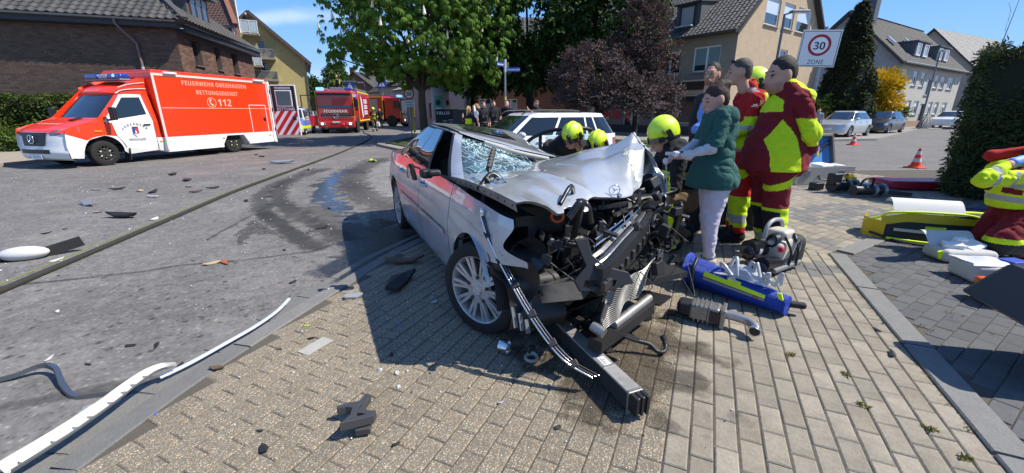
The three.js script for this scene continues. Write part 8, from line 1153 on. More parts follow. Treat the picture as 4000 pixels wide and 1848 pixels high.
{const o=thing('shop_sign_board','black sign board with white lettering beside the advertising column','sign',[-3.75,0,-24.5],0.05);mesh('board',B(1.25,1.3,0.08,0,0.95,0),BLK,o);mesh('board_print',PRINT(1.2,1.2,0,0.95,0.045),printMat(192,192,(x,w)=>{x.fillStyle='#0c0c0d';x.fillRect(0,0,w,w);text(x,'FALCO',66,26,38,'#f4f4f4');x.fillStyle='#d4b84a';x.beginPath();x.arc(30,160,12,0,6.3);x.fill();x.fillStyle='#5c6c70';x.fillRect(60,90,40,90);x.fillRect(112,84,44,96);x.fillStyle='#dfe6ea';x.fillRect(60,88,40,4);x.fillRect(112,82,44,4);},false),o);mesh('legs',[B(0.06,0.5,0.06,-0.5,0.2,0),B(0.06,0.5,0.06,0.5,0.2,0)],BLK,o).userData.kind='stuff';}
{const o=thing('dark_hoarding','dark fence panels behind the police officers','fence',[-0.3,0,-22.6]);for(let k=0;k<4;k++)mesh('fence_panel',RB(1.25,1.5,0.05,0.01,-2.2 + k*1.32,0.82,0),M([0.03,0.035,0.035],0.6),o);}
function cone(label,pos){
const o=thing('traffic_cone',label,'cone',pos,0.3,'traffic cones on the side street'),or=M([0.85,0.06,0.01],0.5),wh=M([0.6,0.6,0.58],0.5),R=(y)=>mix(0.125,0.028,y/0.5);
mesh('base',[RB(0.38,0.035,0.38,0.012,0,0.018,0),CY(0.15,0.17,0.04,0,0.05,0,0,0,0,8)],or,o);
[[0.04,0.13,wh],[0.13,0.23,wh],[0.23,0.33,or],[0.33,0.42,wh],[0.42,0.5,or]].slice(1).forEach(([a,b,m])=>mesh('band',CY(R(b),R(a),b - a,0,(a + b)/2 + 0.04,0,0,0,0,20),m,o));mesh('lower_band',CY(R(0.13),R(0.03),0.1,0,0.12,0,0,0,0,20),or,o);
}
cone('traffic cone standing nearer the evergreen hedge',[11.35,YR,-11.6]);cone('traffic cone standing behind the open aluminium case',[16.2,YR,-19.9]);
tag(mesh('fire_hose',[TU([[-4.232,-2.769],[-4.305,-3.152],[-4.381,-3.513],[-4.474,-3.954],[-4.59,-4.505],[-4.739,-5.214],[-4.938,-6.16],[-5.218,-7.486],[-5.441,-8.934],[-5.65,-10.5],[-5.9,-12.4],[-6.3,-15.2],[-6.8,-18],[-7.7,-22.5],[-8.9,-26.5],[-10.3,-29.5],[-11.6,-33]].map(([x,z])=>[x*1.03,YR + 0.026,z*1.03]),0.03,260,10)],M([0.035,0.036,0.03],0.85,0,{tex:[texSpeck,0.2]})),'dark fire hose running along the road from the fire engine','hose');
tag(mesh('hose_stripe',[TU([[-4.34,-2.769],[-4.41,-3.152],[-4.49,-3.513],[-4.585,-3.954],[-4.7,-4.505],[-4.855,-5.214],[-5.06,-6.16],[-5.345,-7.486],[-5.575,-8.934],[-5.79,-10.5],[-6.05,-12.4],[-6.46,-15.2]].map(([x,z])=>[x - 0.102,YR + 0.052,z*1.03]),0.006,200,6)],M([0.18,0.2,0.04],0.8)),'thin yellow-green cord lying along the top of the fire hose','hose');
{
const o=thing('aluminium_case','open aluminium equipment case with blue-lined lid','case',[6.5,0,-8.85],0.1),al=M([0.5,0.46,0.38],0.45,0.4);
mesh('box',[B(1.3,0.02,0.62,0,0.02,0),B(1.3,0.36,0.025,0,0.19,0.3),B(1.3,0.36,0.025,0,0.19,-0.3),B(0.025,0.36,0.6,0.64,0.19,0),B(0.025,0.36,0.6,-0.64,0.19,0)],al,o);
const l=sub('lid',o,[0,0.37,-0.3]);l.rotation.set(-0.32,0,0);mesh('lid_frame',[B(1.3,0.04,0.12,0,0.6,0.05),B(0.04,0.6,0.12,0.63,0.3,0.05),B(0.04,0.6,0.12,-0.63,0.3,0.05)],M([0.12,0.11,0.1],0.5),l);mesh('lid_lining',B(1.24,0.58,0.02,0,0.3,0),M([0.08,0.26,0.55],0.8),l);mesh('yellow_hammer',[BAR([-0.25,0.14,0.06],[0.28,0.3,0.06],0.05),BAR([-0.3,0.06,0.06],[-0.22,0.42,0.06],0.06),BAR([0.26,0.16,0.06],[0.3,0.34,0.06],0.04)],M([0.65,0.42,0.02],0.5),l);mesh('hammer_tip',BAR([-0.22,0.42,0.06],[-0.2,0.54,0.06],0.07),M([0.4,0.02,0.02],0.5),l);mesh('black_bars',[BAR([0.3,0.3,0.05],[0.58,0.5,0.05],0.025),BAR([0.32,0.24,0.05],[0.58,0.42,0.05],0.025)],BLK,l);
mesh('latches',[B(0.12,0.12,0.02,-0.42,0.24,0.322),B(0.12,0.12,0.02,0.36,0.24,0.322)],STEEL,o).userData.kind='stuff';mesh('handle',TU([[-0.15,0.2,0.32],[-0.14,0.12,0.36],[0.08,0.12,0.36],[0.1,0.2,0.32]],0.014,20),BLK,o);mesh('contents',[RB(0.4,0.1,0.3,0.03,0.1,0.36,0.05,0.1,0.3),RB(0.3,0.1,0.25,0.03,-0.35,0.36,0),RB(0.2,0.08,0.3,0.02,0.45,0.35,0.05,0,-0.3)],M([0.65,0.66,0.68],0.7),o);
}
reseed(301);
const crumple=(w,d,h,n=14,f=5)=>SU(n,n,(u,v)=>V((u - 0.5)*w*(0.85 + 0.3*vn(v*4,1,3)),h*(0.15 + 0.85*fbm(u*f + 2,v*f,w*9,2))*Math.sin(Math.PI*clamp(u,0.02,0.98))*Math.sin(Math.PI*clamp(v,0.02,0.98))+ 0.004,(v - 0.5)*d*(0.85 + 0.3*vn(u*4,5,3))));
const heap=(name,label,cat,x,z,w,d,h,m,turn=0)=>{const o=mesh(name,crumple(w,d,h),m);o.position.set(x,0,z);o.rotation.y=turn;return tag(o,label,cat);};
heap('orange_bag','crumpled orange and yellow plastic bag beside the aluminium case','bag',5.6,-9.2,0.5,0.5,0.42,M([0.8,0.28,0.05],0.5));heap('white_sheets','pile of white and blue sheets beside the aluminium case','sheets',7.2,-8.4,1.2,0.6,0.14,M([0.62,0.62,0.6],0.7));heap('blue_sheet','blue folded sheet on the pile of white sheets','sheet',6.95,-8.35,0.6,0.35,0.2,M([0.08,0.18,0.5],0.7));
function tool(label,x,z,turn,big){const o=thing('rescue_tool',label,'tool',[x,0,z],turn);mesh('cylinder_body',[ROD([-0.35,0.13,0],[0.25,0.12,0],big?0.11:0.09,0.085,18)],BLK,o);for(const x of[0.02,0.2])mesh('collar',CY(0.115,0.115,0.05,x,0.125,0,0,0,Math.PI/2,18),M([0.3,0.31,0.32],0.4,0.5),o);mesh('arms',[BAR([0.25,0.1,0.05],[0.7,0.05,0.1],0.05,0.07),BAR([0.25,0.1,-0.05],[0.7,0.06,-0.12],0.05,0.07)],PLA,o);mesh('grip',[TU([[-0.25,0.16,0],[-0.22,0.32,0.04],[-0.05,0.34,0.04],[0,0.2,0]],0.018,20),...(big?[RB(0.2,0.22,0.16,0.03,-0.3,0.26,0)]:[])],BLK,o);if(big)mesh('yellow_grip',[RB(0.16,0.1,0.1,0.03,0.02,0.3,0.02),RB(0.05,0.05,0.05,0.02,0.2,0.26,0)],M([0.7,0.45,0.03],0.5),o);}
tool('large black hydraulic rescue tool with yellow grip',6.35,-7.75,0.25,true);tool('smaller black hydraulic rescue tool',6.42,-7.25,0.1,false);
tag(mesh('battery_pack',RB(0.22,0.14,0.16,0.02,5.95,0.08,-7.95,0,0.3),PLA),'small black battery pack lying on the paving','battery');
{const o=thing('red_board','long dark red plastic board with ribbed dark blue end','board',[8.35,0,-8.1],-0.12);mesh('board',RB(1.75,0.16,0.62,0.05,-0.1,0.1,0),M([0.36,0.012,0.03],0.35),o);for(let k=0;k<7;k++)mesh('rib',BAR([0.55,0.2,-0.42 + k*0.09],[1.25,0.12,-0.5 + k*0.1],0.05,0.03),M([0.03,0.04,0.08],0.3),o);}
tag(mesh('foot_switch',[RB(0.16,0.08,0.12,0.02,6.75,0.05,-6.35),BAR([6.8,0.02,-6.35],[7.6,0.02,-6.1],0.03,0.012)],PLA),'black latch piece on the shaded paving','part');
{
const o=thing('rescue_bag','open yellow and black rescue rucksack with grey lining','bag',[4.95,0,-4.72],-0.38),yl=M([0.55,0.42,0.01],0.6),pipe=M(HV,0.7),gr=M([0.36,0.38,0.4],0.8);
mesh('front_wall',SU(16,6,(u,v)=>V(mix(-0.46,0.4,u),v*0.34*(1 - 0.25*sstep(0.3,0,u)),0.2 + 0.05*Math.sin(u*3)- 0.05*v)),M([0.025,0.026,0.028],0.7),o);mesh('yellow_top',SU(16,4,(u,v)=>V(mix(-0.5,0.38,u),0.24*(1 - 0.25*sstep(0.3,0,u))+ 0.1*v,0.172 - 0.02*v + 0.05*Math.sin(u*3))),yl,o);
mesh('side_wall',SU(10,6,(u,v)=>V(-0.46 - 0.12*Math.sin(u*3.1),v*0.22,mix(0.2,-0.3,u))),yl,o);mesh('floor',B(1.1,0.02,0.55,0.1,0.015,-0.05),gr,o);
mesh('lid',SU(16,8,(u,v)=>V(mix(-0.28,0.4,u),0.3 + 0.13*Math.sin(v*2.6),-0.15 - 0.28*v)),M([0.6,0.6,0.58],0.7),o);mesh('flap',SU(16,12,(u,v)=>V(0.42 + 0.5*v,0.04 + 0.22*(1 - v*0.6)*Math.sin(u*3.14)+ 0.02,mix(0.3,-0.4,u)*(1 - 0.3*v*v))),gr,o);
mesh('piping',[TU([[-0.58,0.18,-0.05],[-0.5,0.25,0.1],[-0.42,0.33,0.17],[0.0,0.36,0.2],[0.36,0.33,0.18],[0.43,0.15,0.26],[0.5,0.05,0.3]],0.014,50,6),TU([[0.42,0.3,-0.3],[0.7,0.28,-0.38],[0.95,0.2,-0.3],[0.98,0.1,0.0],[0.8,0.04,0.25],[0.5,0.04,0.3]],0.014,50,6),TU([[-0.45,0.04,0.26],[-0.1,0.03,0.31],[0.4,0.03,0.3]],0.014,30,6)],pipe,o);
mesh('reflective_band',SU(12,1,(u,v)=>V(mix(-0.38,0.38,u),0.12 + v*0.035,0.222 + 0.05*Math.sin((u*0.88 + 0.06)*3)- 0.02)),M([0.55,0.55,0.5],0.4),o);mesh('name_tag',B(0.18,0.04,0.01,-0.02,0.185,0.24),pipe,o);
for(const[x,z,c]of[[0.5,-0.05,[0.25,0.015,0.12]],[0.48,0.12,[0.02,0.035,0.14]],[0.62,0.05,[0.25,0.26,0.28]]])mesh('pouch',RB(0.24,0.14,0.14,0.03,x,0.12,z,0.2,0.3,0.2),M(c,0.7),o);mesh('strap',[TU([[-0.56,0.06,0.1],[-0.3,0.02,0.34],[0.2,0.02,0.42],[0.45,0.03,0.36]],0.014,30)],BLK,o);
}
{const o=thing('grey_pouch','open light grey pouch spilling dressings beside the rucksack','pouch',[4.62,0,-4.0],-0.1);mesh('pouch_body',[RB(0.5,0.13,0.3,0.05,0,0.07,0)],M([0.42,0.42,0.4],0.75),o);mesh('pouch_lid',SU(10,8,(u,v)=>V(mix(-0.26,0.2,u),0.13 + 0.13*Math.sin(v*2.2),-0.05 - 0.2*v)),M([0.5,0.5,0.48],0.75),o);mesh('dressings',[RB(0.2,0.05,0.14,0.01,0.1,0.15,0,0.3,0.5,0.2),RB(0.16,0.05,0.1,0.01,-0.1,0.16,0.02,0.2,-0.4),RB(0.12,0.1,0.05,0.01,0.0,0.18,-0.04,0.4)],WHT,o);mesh('pull_tab',B(0.04,0.08,0.02,-0.26,0.08,0.1,0,0,0.3),M(HV,0.7),o);}
{const o=thing('white_pouch','pale striped medical pouch with blue card on top','pouch',[4.36,0,-3.46],-0.22);mesh('pouch_body',RB(0.5,0.17,0.32,0.04,0,0.09,0),M([0.5,0.5,0.47],0.7),o);for(let k=0;k<8;k++)mesh('stripe',B(0.012,0.12,0.006,0.02 + k*0.028,0.09,0.162,0,0,0.15),M([0.1,0.1,0.1],0.7),o);mesh('plastic_wrap',crumple(0.4,0.28,0.06).translate(-0.05,0.17,0),M([0.65,0.65,0.66],0.3),o);mesh('card',RB(0.17,0.025,0.13,0.006,0.1,0.2,0.03,0,0.3),M([0.02,0.06,0.4],0.5),o);mesh('card_edge',B(0.18,0.012,0.14,0.1,0.185,0.03,0,0.3),M([0.6,0.7,0.05],0.6),o);}
{const o=thing('orange_case','orange and black zipped hard case lying on the drive','case',[4.0,0,-2.95],-0.3);mesh('lower_shell',RB(0.5,0.07,0.26,0.03,0,0.04,0),M([0.85,0.1,0.01],0.45),o);mesh('zip_band',RB(0.505,0.07,0.262,0.03,0,0.095,0),BLK,o);mesh('upper_shell',RB(0.49,0.075,0.25,0.035,0,0.15,0),M([0.85,0.1,0.01],0.45),o);mesh('badge',B(0.1,0.004,0.05,0.02,0.189,0.03),M([0.35,0.2,0.15],0.5),o);}
{const o=thing('burgundy_bag','burgundy and black bag with reflective band behind the folded stretcher','bag',[4.42,0,-2.95],-0.2);mesh('bag_body',RB(0.6,0.3,0.35,0.1,0.1,0.16,0),M([0.14,0.008,0.02],0.7),o);mesh('black_band',RB(0.61,0.11,0.36,0.04,0.1,0.13,0),BLK,o);mesh('reflective_band',B(0.5,0.025,0.01,0.1,0.13,0.184),M([0.6,0.58,0.52],0.4),o);}
heap('plastic_sheet','clear plastic packaging beside the pale pouch','packaging',5.0,-3.7,0.7,0.4,0.12,M([0.55,0.6,0.68],0.25));
{const o=thing('stretcher','stretcher end with dark vinyl cover and black castors','stretcher',[3.2,0,-2.06],-0.25);
mesh('vinyl_cover',[place(EX([[-0.36,0.40],[-0.22,0.54],[0.85,0.62],[0.85,0.2],[0.1,0.2],[-0.05,0.24]],0.42,0.05),0,0,-0.2)],M([0.016,0.017,0.019],0.5),o);
mesh('frame',[TU([[-0.2,0.3,0.1],[0.1,0.26,0.2],[0.7,0.3,0.2]],0.02,20),BAR([0.02,0.24,0.16],[-0.16,0.06,0.26],0.05,0.07),BAR([0.4,0.3,0.2],[0.42,0.08,0.3],0.05)],MATB,o);mesh('red_grip',RB(0.35,0.05,0.06,0.02,0.2,0.3,0.26,0,0,-0.2),M([0.45,0.015,0.02],0.5),o);
for(const[x,z]of[[-0.16,0.26],[0.42,0.32],[0.45,-0.2]])mesh('castor',CY(0.065,0.065,0.045,x,0.066,z,Math.PI/2,0,0.3,20),RUB,o);}
{
const o=thing('ventilator_pack','white and black portable ventilator with oxygen cylinders','ventilator',[2.5,0,-3.75],0.55),be=M([0.5,0.46,0.38],0.5);
mesh('housing',[RB(0.34,0.26,0.24,0.07,0.12,0.2,0,0,0,0.25),RB(0.2,0.12,0.2,0.04,0.12,0.33,0)],be,o);mesh('black_bag',[RB(0.2,0.3,0.26,0.08,0.3,0.17,0.02)],MATB,o);mesh('base_frame',[RB(0.5,0.05,0.26,0.02,0.05,0.06,0.04),BAR([0.0,0.08,0.14],[0.2,0.3,0.13],0.03),BAR([0.2,0.08,0.14],[0.26,0.26,0.13],0.03)],M([0.16,0.17,0.17],0.6),o);
for(const[z,y,r]of[[-0.06,0.22,0.075],[0.08,0.1,0.07]])mesh('cylinder',[CY(r,r,0.26,-0.16,y,z,0,0,Math.PI/2 - 0.15,20),SP(r,-0.29,y - 0.02,z,0.6,1,1)],M([0.01,0.01,0.012],0.2),o);mesh('cylinder_band',CY(0.077,0.077,0.05,-0.2,0.215,-0.06,0,0,Math.PI/2 - 0.15,20),M([0.4,0.4,0.4],0.5),o);
mesh('carry_handle',TU([[-0.06,0.3,-0.05],[-0.04,0.42,-0.05],[0.06,0.47,-0.05],[0.2,0.45,-0.05],[0.25,0.38,-0.05]],0.02,30),M([0.3,0.31,0.32],0.4),o);mesh('tubing',[0,1,2,3].map((k)=>TO(0.055,0.012,-0.05 + k*0.018,0.3,0.02,0.2,1.2,0.3*k,20,6)),BLK,o);mesh('red_valve',RB(0.05,0.05,0.04,0.012,-0.06,0.24,0.12),M([0.5,0.02,0.05],0.4),o);mesh('straps',[TU([[0.02,0.34,0.1],[0.05,0.2,0.16],[0.04,0.06,0.16]],0.012,16),TU([[0.16,0.36,0.1],[0.18,0.2,0.16],[0.16,0.05,0.17]],0.012,16)],MATB,o);}
{
const o=thing('oxygen_bag','blue tapered oxygen bag with yellow reflective patch and plastic tubing','bag',[1.8,0,-3.07],-1.18 + 0.3),bl=M([0.004,0.045,0.36],0.5,0,{bump:[0.3,0.006]}),L=0.78,R=(u)=>mix(0.145,0.075,u);
mesh('bag_body',[SU(24,12,(u,v)=>{const a=u*6.283,t=v,r=R(t),sq=1 + 0.12*Math.cos(4*a)*(1 - t);return V(mix(-L/2,L/2,t),0.012 + r + Math.sin(a)*r*sq*(1 - 0.28*(1 - t)*(Math.sin(a)>0.6?1:0)),Math.cos(a)*r*sq*0.82);},true),CY(0.075,0.075,0.012,L/2,0.087,0,0,0,Math.PI/2,24),SP(0.14,-L/2,0.157,0,0.25,1,0.85,18)],bl,o);
const sp=(x0,x1,a0,a1,off)=>SU(10,4,(u,v)=>{const x=mix(x0,x1,u),r=R((x + L/2)/L)+ off,a=mix(a0,a1,v);return V(x,0.012 + r - off + Math.sin(a)*r,Math.cos(a)*r*0.86);});
mesh('yellow_patch',[sp(-0.2,0.26,0.2,0.52,0.006),sp(-0.02,0.08,0.5,0.75,0.006)],M(HV,0.5),o);mesh('grey_band',sp(-0.2,0.26,-0.02,0.14,0.006),M([0.25,0.25,0.26],0.4),o);mesh('grey_triangle',POLY([[[-0.01,0.21,0.124],[0.07,0.19,0.119],[0.035,0.235,0.098]]]).translate(0,0.01,0.012),M([0.25,0.26,0.27],0.5),o);
mesh('strap',[TU([[-0.3,0.28,0.05],[-0.28,0.2,0.14],[-0.27,0.06,0.14],[-0.24,0.01,0.16]],0.016,20),RB(0.1,0.05,0.06,0.02,-0.42,0.2,0.08)],BLK,o);mesh('grip_end',RB(0.12,0.05,0.05,0.02,L/2 + 0.04,0.08,-0.09,0.2,0.5),MATB,o);mesh('zip_pull',B(0.03,0.06,0.012,L/2 - 0.04,0.16,0.05,0.2,0,0.3),M(HV,0.6),o);
mesh('clear_tubing',[...Array(9).keys()].map((k)=>TU([[-0.12 + k*0.05,0.2,-0.02],[-0.1 + k*0.05 + rnd(-0.05,0.05),0.3 + rnd(-0.03,0.06),rnd(-0.06,0.06)],[0.0 + k*0.04,0.22,rnd(-0.06,0.06)]],0.014,12,6)).concat([crumple(0.4,0.16,0.14).translate(0.06,0.2,-0.02)]),M([0.66,0.68,0.7],0.15,0,{transmission:0.35,thickness:0}),o);mesh('maker_print',PRINT(0.07,0.03,0.2,0.11,0.098,0.0,0),printMat(64,28,(x)=>text(x,'PAX',32,14,24,'#7a2030')),o);}
{const o=thing('intercooler','long grey finned cooler block torn out and lying on the paving','car part',[0.43,0,-2.19],0),a=V(-0.19,0,-0.47),b=V(0.19,0,0.46),d=b.clone().sub(a).normalize(),ang=Math.atan2(d.x,d.z);const G=(gs)=>gs.map((g)=>g.rotateY(ang));
mesh('core',G([B(0.062,0.1,0.98,0,0.075,0)]),M([0.05,0.048,0.045],0.6),o);for(let k=0;k<8;k++)mesh('fin',G([B(0.068,0.004,0.97,0,0.035 + k*0.0125,0)]),M([0.09,0.085,0.08],0.45,0.6),o);
mesh('top_plate',G([RB(0.085,0.012,1.0,0.004,0,0.132,0)]),M([0.46,0.44,0.41],0.5,0.5,{tex:[texGrime,0.3]}),o);mesh('rust_stain',G([SU(6,8,(u,v)=>V((u - 0.5)*0.07*(0.8 + 0.4*vn(v*5,2,1)),0.1392,mix(-0.46,-0.24,v)+ 0.03*vn(u*5,7,2)))]),M([0.3,0.15,0.03],0.8),o);
mesh('end_tank',G([RB(0.09,0.09,0.06,0.012,0.01,0.085,0.52),...[-0.03,0,0.03].map((q)=>B(0.012,0.1,0.066,q,0.085,0.525))]),PLA,o);mesh('end_flange',G([B(0.09,0.14,0.012,0,0.08,-0.5),B(0.08,0.14,0.01,0,0.075,0.488)]),M([0.3,0.28,0.26],0.5,0.6),o);mesh('label',G([PRINT(0.045,0.08,0.0,0.1395,0.22,-Math.PI/2)]),printMat(48,84,(x,w,h)=>{x.fillStyle='#ddd';x.fillRect(0,0,w,h);x.fillStyle='#333';for(let k=0;k<9;k++)x.fillRect(6,8 + k*8,12 +(k*7)%24,4);},false),o);mesh('bracket_wire',G([BAR([-0.04,0.142,0.27],[0.045,0.142,0.27],0.006)]),STEEL,o);}
{const o=thing('throttle_assembly','cast metal intake housing with curved pipe lying near the blue bag','car part',[1.42,0,-2.68],-0.55);mesh('housing',[RB(0.2,0.12,0.14,0.02,-0.02,0.085,0),RB(0.03,0.14,0.16,0.008,0.1,0.08,0.0),...[0,1,2,3].map((k)=>B(0.008,0.13,0.148,-0.08 + k*0.03,0.085,0))],M([0.3,0.29,0.27],0.45,0.75,{tex:[texGrime,0.1]}),o);mesh('black_body',[RB(0.12,0.11,0.13,0.03,-0.15,0.08,-0.01),RB(0.07,0.07,0.016,0.006,-0.23,0.05,0.08,0.4,0.3)],PLA,o);mesh('opening',POLY([[[0.0,0.05,0.0725],[0.085,0.035,0.0725],[0.085,0.12,0.0725],[0.0,0.13,0.0725]]]),BLK,o);mesh('pipe',[TU([[0.1,0.09,-0.01],[0.19,0.09,0.0],[0.26,0.085,0.02],[0.3,0.075,0.07],[0.3,0.065,0.11]],0.032,30,14)],M([0.42,0.4,0.37],0.4,0.8),o);mesh('pipe_clamp',TO(0.036,0.008,0.3,0.066,0.1,0,0,0,24,8),CHR,o);mesh('pipe_mouth',CY(0.028,0.028,0.006,0.3,0.064,0.113,Math.PI/2,0,0,20),BLK,o);}
{const o=thing('hose_clamp','steel clamp ring standing on the paving by the wheel','car part',[-0.05,0,-2.28]);mesh('ring',[LA([[0.042,-0.028],[0.046,-0.028],[0.044,-0.01],[0.047,0],[0.044,0.01],[0.046,0.028],[0.042,0.028]],0,0.047,0,Math.PI/2,1.2,0,28)],CHR,o);}
{const o=thing('pipe_flange','cream plastic flange ring lying on the paving','car part',[0.12,0,-2.21]);o.scale.setScalar(0.75);mesh('flange',[LA([[0.035,0.0],[0.06,0.0],[0.062,0.02],[0.05,0.035],[0.045,0.02],[0.035,0.01]],0,0.004,0,0.15,0,0,28)],M([0.33,0.31,0.25],0.6),o);mesh('black_neck',TU([[-0.02,0.03,-0.05],[-0.01,0.07,-0.06],[0.03,0.06,-0.08]],0.02,12),PLA,o);}
{const o=thing('black_bracket','black plastic lamp bracket lying on the washed paving','car part',[-0.76,0,-1.66],0.2);mesh('bracket',[place(EX([[-0.06,-0.1],[0.08,-0.085],[0.09,-0.05],[0.05,-0.03],[0.03,0.03],[0.06,0.12],[0.04,0.13],[0.01,0.07],[-0.04,0.075],[-0.09,0.06],[-0.085,0.045],[-0.05,0.045],[-0.015,0.025],[-0.02,-0.04]],0.035,0.004,[[[0.0,-0.07],[0.05,-0.065],[0.03,-0.04],[0.005,-0.03]],[[0.005,0.0],[0.02,0.0],[0.025,0.05],[0.008,0.03]]]),0,0.045,0,-Math.PI/2 - 0.15,0,0.1),B(0.012,0.04,0.14,0.02,0.05,0.0,0.1,0.2),RB(0.07,0.035,0.06,0.006,0.04,0.03,0.07)],M([0.05,0.05,0.052],0.5),o);mesh('spring',TO(0.014,0.003,0.03,0.06,0.03,0.6,0.4,0,16,6),CHR,o);}
const wp=M([0.55,0.54,0.5],0.45,0,{tex:[texGrime,0.4]});
{const o=thing('bumper_trim','long cream plastic sill trim with inner ribs lying along the kerb','car part');const c=new THREE.CatmullRomCurve3([[-2.13,0.0,-1.36],[-2.07,0.02,-1.55],[-2.05,0.03,-1.75],[-2.04,0.045,-1.9],[-2.02,0.05,-2.0],[-1.97,0.035,-2.08]].map((p)=>V(...p)));const sec=(u,w)=>{const p=c.getPoint(u),t=c.getTangent(u),s=V(-t.z,0,t.x),k=mix(0.052,0.03,u)*(u>0.9?mix(1,0.2,(u - 0.9)/0.1):1);return p.addScaledVector(s,-(w - 0.5)*2*k).add(V(0,0.004 + 0.045*Math.pow(Math.abs(w - 0.5)*2,2.2)*(1 - 0.4*u),0));};mesh('trim_shell',SU(60,10,sec),wp,o);for(let k=0;k<8;k++){const u=0.05 + k*0.09 + rnd(-0.02,0.02),a=sec(u,0.3),b=sec(u,0.7);mesh('rib',BAR([a.x,a.y + 0.008,a.z],[b.x,b.y + 0.004,b.z],0.003,0.014),wp,o);}}
const strip=(name,label,pts,sec,m)=>tag(mesh(name,SWEEP(new THREE.CatmullRomCurve3(pts.map((p)=>V(...p))).getPoints(60).map((p)=>p.toArray()),sec,true),m),label,'trim');
strip('chrome_strip','long bright metal trim strip lying in the gutter',[[-2.03,0.0,-2.02],[-1.96,0.0,-2.17],[-1.89,0.0,-2.4],[-1.83,0,-2.62],[-1.805,0.0,-2.85],[-1.80,0.02,-3.02]],[[-0.012,0],[-0.008,0.012],[0.008,0.012],[0.012,0]],M([0.75,0.75,0.75],0.35,0.35));
strip('bent_strip','bent dark metal trim strip curving on the asphalt',[[-3.1,YR,-2.0],[-2.93,YR + 0.02,-2.06],[-2.82,YR + 0.05,-2.12],[-2.72,YR + 0.05,-2.1],[-2.55,YR + 0.02,-1.98],[-2.4,YR,-1.9],[-2.27,YR,-1.92],[-2.14,YR,-1.94]],[[-0.014,0],[-0.014,0.02],[0.01,0.024],[0.014,0]],M([0.2,0.21,0.22],0.25,0.8));
{const o=thing('clear_lens','broken clear lamp lens beside the sill trim','car part',[-2.2,YR,-1.82],0.4);mesh('lens',crumple(0.16,0.1,0.05),M([0.6,0.62,0.64],0.1,0,{transmission:0.4,thickness:0}),o);}
{const o=thing('airbag_module','white padded headrest shell with striped black strap on the road','car part',[-5.2,YR,-4.12],0.35);mesh('pad',[SP(0.12,0,0.07,0,1.75,0.62,0.85,20)],M([0.55,0.54,0.53],0.6),o);mesh('dark_end',SP(0.08,-0.2,0.05,0.03,0.7,0.7,1),MATB,o);mesh('strap',[BAR([0.15,0.05,-0.05],[0.42,0.12,-0.16],0.03,0.11)],MATB,o);}
reseed(555);
const fragM=[M([0.016,0.016,0.017],0.7),M([0.5,0.5,0.49],0.5),M([0.12,0.075,0.04],0.7),M([0.4,0.08,0.02],0.5),M([0.06,0.03,0.05],0.7),M([0.45,0.55,0.05],0.8),M([0.03,0.12,0.5],0.5),M([0.3,0.31,0.32],0.5,0.3),M([0.35,0.27,0.14],0.8)];
const cn=['black plastic','white plastic','brown','orange','dark purple','yellow-green','blue','grey metal','tan'];
function shard(s,long){const n=7,pts=[];for(let k=0;k<n;k++){const a=k/n*6.283,r=s*rnd(0.45,1);pts.push([Math.cos(a)*r*long,Math.sin(a)*r*0.6]);}const g=EX(pts,s*0.12,s*0.03);g.rotateX(-Math.PI/2);const p=g.attributes.position;for(let i=0;i<p.count;i++)p.setY(i,p.getY(i)+ 0.22*p.getX(i)*p.getX(i)/(s*long)+ 0.12*p.getZ(i));g.computeVertexNormals();g.computeBoundingBox();g.translate(0,-g.boundingBox.min.y,0);return g;}
